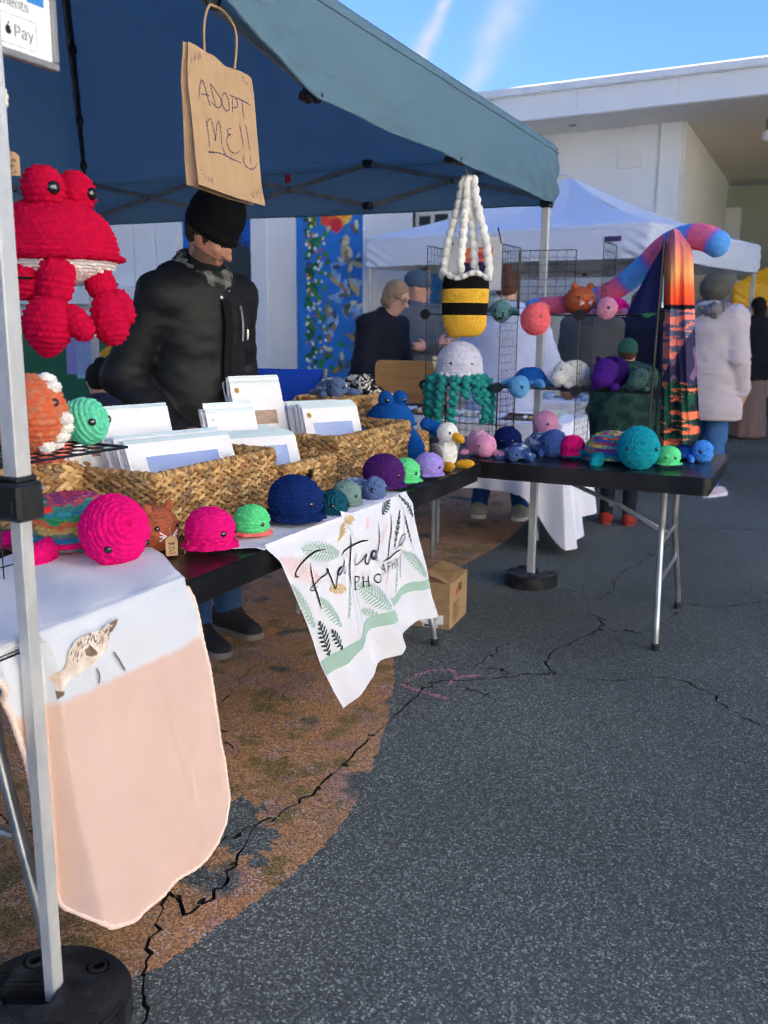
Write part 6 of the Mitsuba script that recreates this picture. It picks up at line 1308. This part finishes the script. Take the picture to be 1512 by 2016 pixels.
# ---- the paper bag sign
pb = thing('paper_bag_sign', 'brown paper bag lettered ADOPT ME hanging from a black ring', 'paper bag')
UG = lambda y, z: -1.250 + .0025 * np.sin(y * 40) * (z - 1.6) * 4 + .003 * (meshkit.fbm(np.c_[y * 14, z * 14, y * 0], 3, 2) - .5)
put('front_panel', cloth_panel(bag, UG, .012, .0008), 'm_kraft', pb, smooth=35)
UG2 = lambda y, z: UG(y, z) - .010 - .020 * np.clip((1.86 - z) / .26, 0, 1)
put('back_panel', cloth_panel([(a - .004, b + .001) for a, b in bag], UG2, .02, .0008), 'm_kraft', pb, smooth=35)
le = spline([bag[i] for i in (0, 20, 19, 18, 17, 16)], 20)
put('gusset', (np.vstack([np.c_[UG(le[:, 0], le[:, 1]), le], np.c_[UG(le[:, 0], le[:, 1]) * .5 + UG2(le[:, 0], le[:, 1]) * .5, le[:, 0] + .014, le[:, 1]], np.c_[UG2(le[:, 0], le[:, 1]), le]]), np.array([[i + o, i + 1 + o, i + 21 + o, i + 20 + o] for o in (0, 20) for i in range(19)])), 'm_kraft', pb, smooth=True)
printed('lettering', unary_union([stroke(g, .0021, taper=.7) for g in bagtext]), UG, 'm_pen', pb, .0009, .01, 'handwritten ADOPT ME with a smile')
printed('pen_ticks', unary_union([stroke(g, .0012, 8) for g in bagticks]), UG, 'm_pen', pb, .0009, .01)
for i, g in enumerate(baghandle):
    pth = spline(g, 40); put('handle', tube(np.c_[-1.2515 + .004 * i + .006 * np.sin(np.linspace(0, 3.1, 40)), pth], .0026, 8), 'm_kraft', pb)
rg = thing('black_ring', 'black ring hook under the canopy edge holding the paper bag', 'hook'); a = np.linspace(0, 2 * PI, 40)
put('ring', tube(np.c_[-1.252 + .004 * np.sin(a), 1.795 + .027 * np.cos(a), 2.003 + .030 * np.sin(a)], .0036, 8), 'm_black', rg)
# ---- the payment sign on the near leg
ps = thing('payment_sign', 'white payment sign in a dark frame at the top left corner', 'sign')
y0, y1, z0, z1, X = .90, 1.318, 1.738, 2.06, -1.245
put('frame', cat(box((X - .010, y0, z0), (X + .006, y1, z0 + .012), .002), box((X - .010, y0, z1 - .012), (X + .006, y1, z1), .002), box((X - .010, y1 - .012, z0 + .0125), (X + .006, y1, z1 - .0125), .002), box((X - .010, y0, z0 + .0125), (X + .006, y0 + .012, z1 - .0125), .002)), 'm_bar', ps)
put('panel', box((X - .006, y0 + .0125, z0 + .0125), (X + .001, y1 - .0125, z1 - .0125)), 'm_white', ps)
US = lambda y, z: X + .001 + 0 * y
def text_at(name, s, y, z, h, mat, parent, X=X + .0012, bold=False, d=.0008):
    m = meshkit.text_mesh(s, h, d, bold); v = m.vertices; put(name, trimesh.Trimesh(np.c_[X + v[:, 2], y + v[:, 0], z + v[:, 1]], m.faces, process=False), mat, parent, smooth=False)
bsdf('m_greyprint', rgb(L(120, 124, 140)), .6); bsdf('m_blueprint', rgb(L(50, 130, 205)), .6); bsdf('m_orange', rgb(L(235, 120, 60)), .6)
text_at('lettering', 'payments', 1.160, 1.815, .0155, 'm_greyprint', ps)
rr_ = sg.box(1.186, 1.762, 1.268, 1.800).buffer(.004); printed('logo_box', rr_.difference(rr_.buffer(-.0009)), US, 'm_greyprint', ps, .0004, .05)
text_at('lettering', 'Pay', 1.222, 1.772, .018, 'm_greyprint', ps)
printed('apple_mark', unary_union([sa.scale(sg.Point(1.211, 1.779).buffer(.0068, 8), .92, 1.05), sa.rotate(sa.scale(sg.Point(1.2125, 1.7895).buffer(.003, 6), .5, 1), -35)]).difference(sg.Point(1.2185, 1.782).buffer(.0032, 8)), US, 'm_ink', ps, .0004, .05)
printed('logo_print', sg.box(1.255, 1.832, 1.292, 1.875), US, 'm_blueprint', ps, .0004, .05); printed('logo_print', sg.Polygon([(1.225, 1.838), (1.250, 1.834), (1.250, 1.856)]), US, 'm_orange', ps, .0004, .05); printed('logo_print', sg.box(1.255, 1.880, 1.292, 1.915), US, 'm_blueprint', ps, .0004, .05)
# ---- white plush by the near leg with its price tag
wk = thing('crochet_bunny', 'cream white crochet toy half hidden by the nearest canopy leg', 'toy bunny')
put('head', knit((-1.262, 1.168, 1.672), (.036, .036, .040), None, L(232, 228, 208), .009, 4), 'm_yarn', wk, smooth=True)
put('body', knit((-1.262, 1.160, 1.60), (.034, .034, .046), None, L(200, 180, 214), .009, 4), 'm_yarn', wk, smooth=True, label='lilac crochet body')
put('leg', knit((-1.236, 1.166, 1.535), (.016, .016, .030), None, L(200, 180, 214), .008, 3), 'm_yarn', wk, smooth=True)
eye_at(wk, (-1.262, 1.168, 1.672), (.036, .036, .04), -.35, .1, (0, 0, 0), 0, .006)
def price_tag(label, c, w, h, text, rot, string):
    k = thing('price_tag', label, 'price tag', None); nn = np.array([math.cos(rot), math.sin(rot), 0]); t = np.array([-nn[1], nn[0], 0]); up = np.array([0, 0, 1.]); Rr = np.stack([t, up, nn], 1)
    g = sg.Polygon([(-w / 2, -h / 2), (w / 2, -h / 2), (w / 2, h * .32), (w * .22, h / 2), (-w * .22, h / 2), (-w / 2, h * .32)]).difference(sg.Point(0, h * .38).buffer(w * .08))
    m = trimesh.creation.extrude_polygon(g, .0008, engine='earcut'); put('card', trimesh.Trimesh(m.vertices @ Rr.T + c, m.faces, process=False), 'm_kraft', k, smooth=False)
    m = meshkit.text_mesh(text, w * .42, .0005); v = m.vertices - [m.bounds[1][0] / 2, w * .21, 0]; v = np.c_[v[:, 1], -v[:, 0], v[:, 2]]
    put('lettering', trimesh.Trimesh((v + [0, -h * .08, .0009]) @ Rr.T + c, m.faces, process=False), 'm_ink', k, smooth=False)
    put('string', tube(spline([np.array(c) + up * h * .38, (np.array(c) + np.array(string)) / 2 + [.002, 0, 0], string], 14), .0009, 5), 'm_kraft', k)
price_tag('kraft price tag reading $40 hanging by the nearest leg', np.array([-1.222, 1.180, 1.567]), .022, .036, '$40', -.8, (-1.232, 1.170, 1.625))
price_tag('kraft price tag reading $30 under the rust brown cat', np.array([-1.420, 1.800, .772]), .030, .050, '$30', -.7, (-1.45, 1.83, .81))
# ---- cardboard box of weights under the table
cb = thing('cardboard_box', 'worn brown cardboard box of weights on the ground under the banner corner', 'cardboard box')
o = np.array([-1.374, 3.627, .002]); ex = np.array([-.017, .262, 0]); ey = np.array([-.40, -.035, 0]); hh = .205; ux, uy = ex / np.linalg.norm(ex), ey / np.linalg.norm(ey); t = .004
def wallp(a, d, n): return trimesh.Trimesh(np.array([a, a + d, a + d + [0, 0, hh], a + [0, 0, hh], a - n * t, a + d - n * t, a + d - n * t + [0, 0, hh], a - n * t + [0, 0, hh]]), np.array([[0, 1, 2], [0, 2, 3], [5, 4, 7], [5, 7, 6], [3, 2, 6], [3, 6, 7], [1, 0, 4], [1, 4, 5], [0, 3, 7], [0, 7, 4], [2, 1, 5], [2, 5, 6]]), process=False)
put('side', wallp(o, ex, -uy), 'm_card', cb, smooth=False); put('side', wallp(o + ey, -ey, -ux), 'm_card', cb, smooth=False); put('side', wallp(o + ex, ey, ux), 'm_card', cb, smooth=False); put('side', wallp(o + ex + ey, -ex, uy), 'm_card', cb, smooth=False)
put('base', boxat(o + ex / 2 + ey / 2 + [0, 0, .004], (np.linalg.norm(ex) * .97, np.linalg.norm(ey) * .97, .004), np.stack([ux, uy, [0, 0, 1]], 1)), 'm_card', cb, smooth=False)
def flap(a, d, outw, ang, l):
    up = np.array([0, 0, 1.]); w = outw * math.cos(ang) + up * math.sin(ang); q = [a, a + d, a + d * .97 + w * l, a + d * .03 + w * l]; n = np.cross(d, w); n /= np.linalg.norm(n)
    return trimesh.convex.convex_hull(np.array([p + n * s for p in q for s in (0, .0035)]))
tp = np.array([0, 0, hh])
put('flap', flap(o + tp, ey, ux, .35, .11), 'm_card', cb, smooth=False); put('flap', flap(o + ex + tp, ey, -ux, .15, .12), 'm_card', cb, smooth=False); put('flap', flap(o + tp, ex, -uy, -1.15, .0), 'm_card', cb, smooth=False) if False else None
put('flap', flap(o + tp + uy * .006, ex, uy, .30, .12), 'm_card', cb, smooth=False)
def on_face(name, s, a, ax, n, pos, h, mat, bold=False):
    m = meshkit.text_mesh(s, h, .0006, bold) if isinstance(s, str) else trimesh.creation.extrude_polygon(s, .0006, engine='earcut'); Rr = np.stack([ax, [0, 0, 1], n], 1)
    return put(name, trimesh.Trimesh((m.vertices + [pos[0], pos[1], .0006]) @ Rr.T + a, m.faces, process=False), mat, cb, smooth=False)
LF, LN = o + ey, -ux   # the face towards the camera reads along -ey
for s, p, hgt in (('WEIGHTS', (.185, .168), .017), ('M', (.255, .137), .014), ('X', (.275, .098), .013), ('A', (.285, .072), .013)): on_face('lettering', s, LF, -uy, LN, p, hgt, 'm_ink')
on_face('label', sg.box(.27, .020, .375, .062), LF, -uy, LN, (0, 0), 0, 'm_white'); m_ = on_face('lettering', 'D6', LF + LN * .0007, -uy, LN, (.312, .036), .018, 'm_ink')
on_face('label', sg.box(.28, -.0 + .002, .35, .018), LF, -uy, LN, (0, 0), 0, 'm_white'); on_face('lettering', sg.box(.288, .005, .315, .015), LF + LN * .0007, -uy, LN, (0, 0), 0, 'm_ink')
RF, RN = o, -uy
on_face('lettering', 'A', RF, ux, RN, (.085, .135), .036, 'm_red', True); on_face('lettering', 'B', RF, ux, RN, (.125, .142), .034, 'm_ink', True); on_face('lettering', 'I', RF, ux, RN, (.158, .142), .034, 'm_ink', True)
bsdf('m_brownprint', rgb(L(96, 66, 40)), .8)
for r_ in range(7): on_face('print_line', unary_union([sg.box(.05 + .03 * q, .02 + r_ * .013, .05 + .03 * q + .022, .0265 + r_ * .013) for q in range(2 + (r_ * 5) % 3)]).buffer(.0001).geoms[0] if False else sg.box(.05, .02 + r_ * .013, .11 + .012 * ((r_ * 5) % 4), .0255 + r_ * .013), RF, ux, RN, (0, 0), 0, 'm_brownprint')
# ---- the sunset towel over the end of the shelf
tw = thing('sunset_towel', 'towel printed with an orange sunset, hung over the right end of the wire shelf', 'towel')
def suncol(P, s):
    z = P[:, 2]; n = meshkit.fbm(np.c_[s * 2.2, z * 80, s * 0], 4, 3); n2 = meshkit.fbm(np.c_[s * 5, z * 16, s * 0 + 4], 4, 6)
    sky_ = np.array([L(250, 70, 40), L(255, 110, 60), L(255, 176, 110), L(250, 150, 120), L(205, 110, 130)]); k = np.clip((z - 1.40) / .27, 0, .999) * 4; i = k.astype(int); f = (k - i)[:, None]
    c = sky_[i] * (1 - f) + sky_[np.minimum(i + 1, 4)] * f
    sea = np.where((n > .50)[:, None], L(240, 132, 116), L(92, 96, 122)); c = np.where((z < 1.385)[:, None], sea, c)
    c = np.where((np.abs(z - 1.392) < .009)[:, None], L(20, 20, 30), c)
    rock = (z < 1.20 + .22 * (s - .5)) & (z > 1.05 + .05 * n2); c = np.where(rock[:, None], np.where((n2 > .62)[:, None], L(120, 90, 120), L(48, 44, 78)), c)
    low = z < 1.05 + .05 * n2; c = np.where(low[:, None], np.where((n > .60)[:, None], L(236, 120, 86), np.where((n2 > .5)[:, None], L(24, 74, 58), L(22, 40, 46))), c)
    return c
def towel(s, t):
    z = 1.690 - .885 * t; w = np.interp(t, [0, .03, .10, .25, .5, 1], [.080, .106, .118, .124, .138, .174]); cx = -.654 + .030 * t + w / 2; a = (s - .5) * 2
    return np.c_[cx + w / 2 * a, 4.115 + .05 * np.abs(a) ** 1.7 + .024 * np.sin(a * 6 + t * 2.5) * (.35 + .8 * t) + .010 * np.sin(a * 14 - t * 5) * (.2 + t) + .05 * np.clip(1 - t * 12, 0, 1) ** 2 + .03 * t, z + .022 * np.cos(a * 1.45) * np.clip(1 - t * 5, 0, 1) - .03 * np.clip(a, 0, 1) ** 2 * np.clip(1 - t * 4, 0, 1) + .012 * np.sin(a * 5) * t]
P, F, s_, t_ = sheet(towel, 60, 220); put('printed_front', (P, F), 'm_cloth', tw, smooth=True, color=suncol(P, s_))
def towelside(s, t):
    z = 1.675 - .30 * t; return np.c_[-.648 - .150 * s * t ** .8, 4.135 + .05 * s + .02 * np.sin(s * 5 + 1), z - .02 * s]
P, F, s_, t_ = sheet(towelside, 30, 50); put('navy_back', (P, F), 'm_cloth', tw, smooth=True, color=L(24, 30, 78), label='dark navy back of the towel')
put('hanging_rod', rod((-.662, 4.118, .76), (-.650, 4.125, 1.66), .006), 'm_black', tw)
# ---- the photograph in its sleeve clipped to the shelf's back grid
pp = thing('sunset_print', 'sunset photograph in a white mount clipped to the wire grid behind the bee bag', 'print')
a0, a1, c0, c1, Y = -1.735, -1.46, 1.475, 1.725, 4.445
put('mount', box((a0, Y, c0), (a1, Y + .003, c1)), 'm_mat', pp)
P, F, s_, t_ = sheet(lambda s, t: np.c_[a0 + .055 + (a1 - a0 - .10) * s, Y - .0012 + 0 * s, c0 + .075 + (c1 - c0 - .12) * t], 50, 50)
n_ = meshkit.fbm(np.c_[s_ * 3, t_ * 9, s_ * 0], 4, 7); put('photograph', (P, F), 'm_vcs', pp, smooth=False, color=np.where((t_ < .38 + .12 * n_)[:, None], L(60, 44, 84), np.where((n_ > .5)[:, None], L(246, 140, 90), L(196, 86, 96))))
for x in (a0 + .012, a1 - .012): put('clip', rod((x + .012, Y - .006, c1 - .03), (x - .012, Y + .002, c1 + .045), .0035), 'm_black', pp)
# ---- a loose yarn string on the pink octopus
put('yarn_tail', tube(spline([(-1.402, 1.868, .800), (-1.398, 1.838, .775), (-1.402, 1.826, .748)], 16), .0012, 5), 'm_kraft', thing('yarn_string', 'thin tan string hanging beside the hot pink octopus', 'string'))

# ================================================================== THE NEIGHBOURING STALL
nt = folding_table('folding_table', 'neighbouring folding table under the white tablecloth', -3.10, -1.34, 5.30, 5.88, [('x', 5.36, 5.82, -1.50, -1)], .735)
tc = thing('tablecloth', 'white tablecloth over the neighbouring table, long at its near right corner', 'tablecloth')
fabric('m_linen', rgb(L(226, 226, 236)), .85, .25, (weave, .0006, 8e-4))
def tcl(s, t):
    """Top and two hanging sides in one: s along the right side and then the front, t from the top's middle down."""
    S = s * 2.35; right = S < .66
    ex_, ey_ = np.where(right, -1.325, -1.325 - (S - .66)), np.where(right, 5.90 - S, 5.24)
    corner = np.exp(-((S - .66) / .16) ** 2)
    dropl = np.where(right, .60 + .09 * (S / .66), .69 - .29 * smooth01((S - .66) / .22) - .03 * np.clip((S - .9) / 1.4, 0, 1))
    tt = np.clip((t - .25) / .75, 0, 1); inn = np.clip(1 - t / .25, 0, 1)
    ox, oy = np.where(right, 1.0, 0.0), np.where(right, 0.0, -1.0)
    wv = (.030 * np.sin(S * 15 + 1) + .018 * np.sin(S * 31)) * tt + .10 * corner * tt + .05 * tt
    x = ex_ + (ox + .7 * corner * (1 - ox)) * wv; y = ey_ + (oy - .5 * corner * ox) * wv
    x = x * (1 - inn) + np.where(right, -2.2, ex_) * inn; y = y * (1 - inn) + np.where(right, ey_, 5.6) * inn
    return np.c_[x, y, .744 - dropl * tt - .006 * np.clip(tt * 8, 0, 1)]
P, F, s_, t_ = sheet(tcl, 260, 70); put('cloth', (P, F), 'm_linen', tc, smooth=True)
put('top', box((-3.14, 5.25, .7455), (-1.33, 5.92, .7475)), 'm_linen', tc, smooth=False)
rs = np.random.default_rng(31)
for i, (x, y, w, d, h_, c, lab) in enumerate(((-1.62, 5.42, .22, .15, .03, (90, 80, 74), 'dark tray of small jewellery near the corner of the neighbouring table'), (-1.95, 5.40, .20, .16, .025, (206, 214, 220), 'pale card of jewellery on the neighbouring table, left of the tray'), (-1.50, 5.66, .16, .12, .04, (190, 200, 205), 'small pale box at the right end of the neighbouring table'), (-2.25, 5.45, .2, .16, .05, (74, 70, 68), 'low dark display box on the neighbouring table'))):
    k = thing('display_tray', lab, 'tray'); put('tray', cat(box((x - w / 2, y - d / 2, .7485), (x + w / 2, y + d / 2, .7485 + h_ * .4), .003), box((x - w / 2, y + d / 2 - .008, .7485 + h_ * .4 + .0005), (x + w / 2, y + d / 2, .7485 + h_), .002)), 'm_vc', k, color=L(*c), smooth=False)
    for q in range(7): put('trinket', ball((x + (rs.random() - .5) * w * .8, y + (rs.random() - .6) * d * .6, .7485 + h_ * .4 + .008), (.012, .010, .008), 5), 'm_vcs', k, color=L(*[(220, 190, 120), (120, 180, 190), (230, 230, 235), (200, 120, 130)][q % 4]))
wd = thing('wooden_tree', 'small tabletop tree of stacked driftwood sticks with a pale topper', 'ornament')
for q in range(11):
    l = .17 * (1 - q / 13); a_ = q * 1.25; d = np.array([math.cos(a_), math.sin(a_), 0]); c = np.array([-2.17, 5.36, .765 + q * .024]); put('stick', tube(spline([c - d * l, c + [0, 0, .008], c + d * l * .95], 8), [.014, .017, .016, .012, .012, .013, .012, .009][:8], 7), 'm_vc', wd, color=L(*[(128, 104, 84), (176, 160, 140), (96, 76, 62), (200, 190, 176)][q % 4]))
put('topper', cat(ball((-2.17, 5.36, 1.06), .026, 8), ball((-2.17, 5.36, 1.10), .017, 7)), 'm_vc', wd, color=L(222, 206, 160))
ch = thing('tan_chair', 'tan chair back with rounded corners behind the blue crab', 'chair')
g = sg.box(-.13, -.07, .13, .10).buffer(.03, 6); m = trimesh.creation.extrude_polygon(g, .018, engine='earcut'); Rr = np.stack([rotz(.3) @ [1, 0, 0], [0, 0, 1], rotz(.3) @ [0, -1, 0]], 1)
bsdf('m_tan', proc(lambda p, n, uv: mix(L(186, 142, 92).tolist(), L(160, 116, 72).tolist(), fbm(p.x * 6, p.y * 6, p.z * 50, 3))), .5)
put('backrest', trimesh.Trimesh(m.vertices @ Rr.T + [-2.06, 4.66, .985], m.faces, process=False), 'm_tan', ch, smooth=35)
put('seat', boxat((-2.14, 4.90, .46), (.40, .40, .03), rotz(.3), .01), 'm_tan', ch)
for sx in (-.17, .17):
    for sy in (-.17, .17): put('leg', rod(rotz(.3) @ [sx, sy, 0] + [-2.14, 4.90, .002], rotz(.3) @ [sx, sy, 0] + [-2.14, 4.90, .455 if sy > 0 else .93], .013), 'm_bar', ch)
bc_ = thing('blue_chair', 'bright blue folding camp chair behind the man', 'chair')
fabric('m_blue', rgb(L(24, 70, 190)), .8)
put('backrest', boxat((-2.44, 3.92, .86), (.50, .02, .46), rotz(.25) @ rotx(-.12), .008), 'm_blue', bc_); put('seat', boxat((-2.38, 3.66, .44), (.50, .46, .02), rotz(.25), .008), 'm_blue', bc_)
for sx in (-.26, .26): put('frame', cat(rod(np.array([-2.38, 3.66, 0]) + rotz(.25) @ [sx, -.22, .005], np.array([-2.44, 3.92, 0]) + rotz(.25) @ [sx, .03, 1.09], .011), rod(np.array([-2.38, 3.66, 0]) + rotz(.25) @ [sx, .24, .005], np.array([-2.38, 3.66, 0]) + rotz(.25) @ [sx, -.22, .64], .011)), 'm_bar', bc_)
lt = folding_table('folding_table', 'far folding table under the white canopy with a lavender white cloth', -2.35, -1.45, 7.20, 7.75, [('x', 7.25, 7.70, -2.2, 1), ('x', 7.25, 7.70, -1.6, -1)], .72)
lc = thing('tablecloth', 'short white cloth hanging down the front of the far table', 'tablecloth')
P, F, s_, t_ = sheet(lambda s, t: np.c_[-2.38 + .96 * s, 7.17 - .03 * np.sin(s * 22) * np.clip(t - .4, 0, 1) + .30 * np.clip(1 - t / .4, 0, 1), .7235 - np.clip(t - .4, 0, 1) / .6 * .62 + 0 * s], 80, 40); put('cloth', (P, F), 'm_linen', lc, smooth=True)
for i in range(6):
    x = -2.25 + i * .145; k = thing('bowl', ('leftmost', 'second', 'third', 'fourth', 'fifth', 'rightmost')[i] + f' bowl on the far cloth covered table, {"brown" if i % 2 else "pale blue"}', 'bowl', 'bowls on the far table')
    m = trimesh.creation.revolve(np.array([[.0, 0], [.03, .002], [.052, .03], [.060, .055], [.055, .055], [.046, .03], [.0, .008]]), sections=20); m.apply_translation([x, 7.26 + .05 * (i % 2), .7245]); put('bowl_body', m, 'm_vcs', k, smooth=True, color=L(*((136, 92, 64) if i % 2 else (150, 184, 214))))
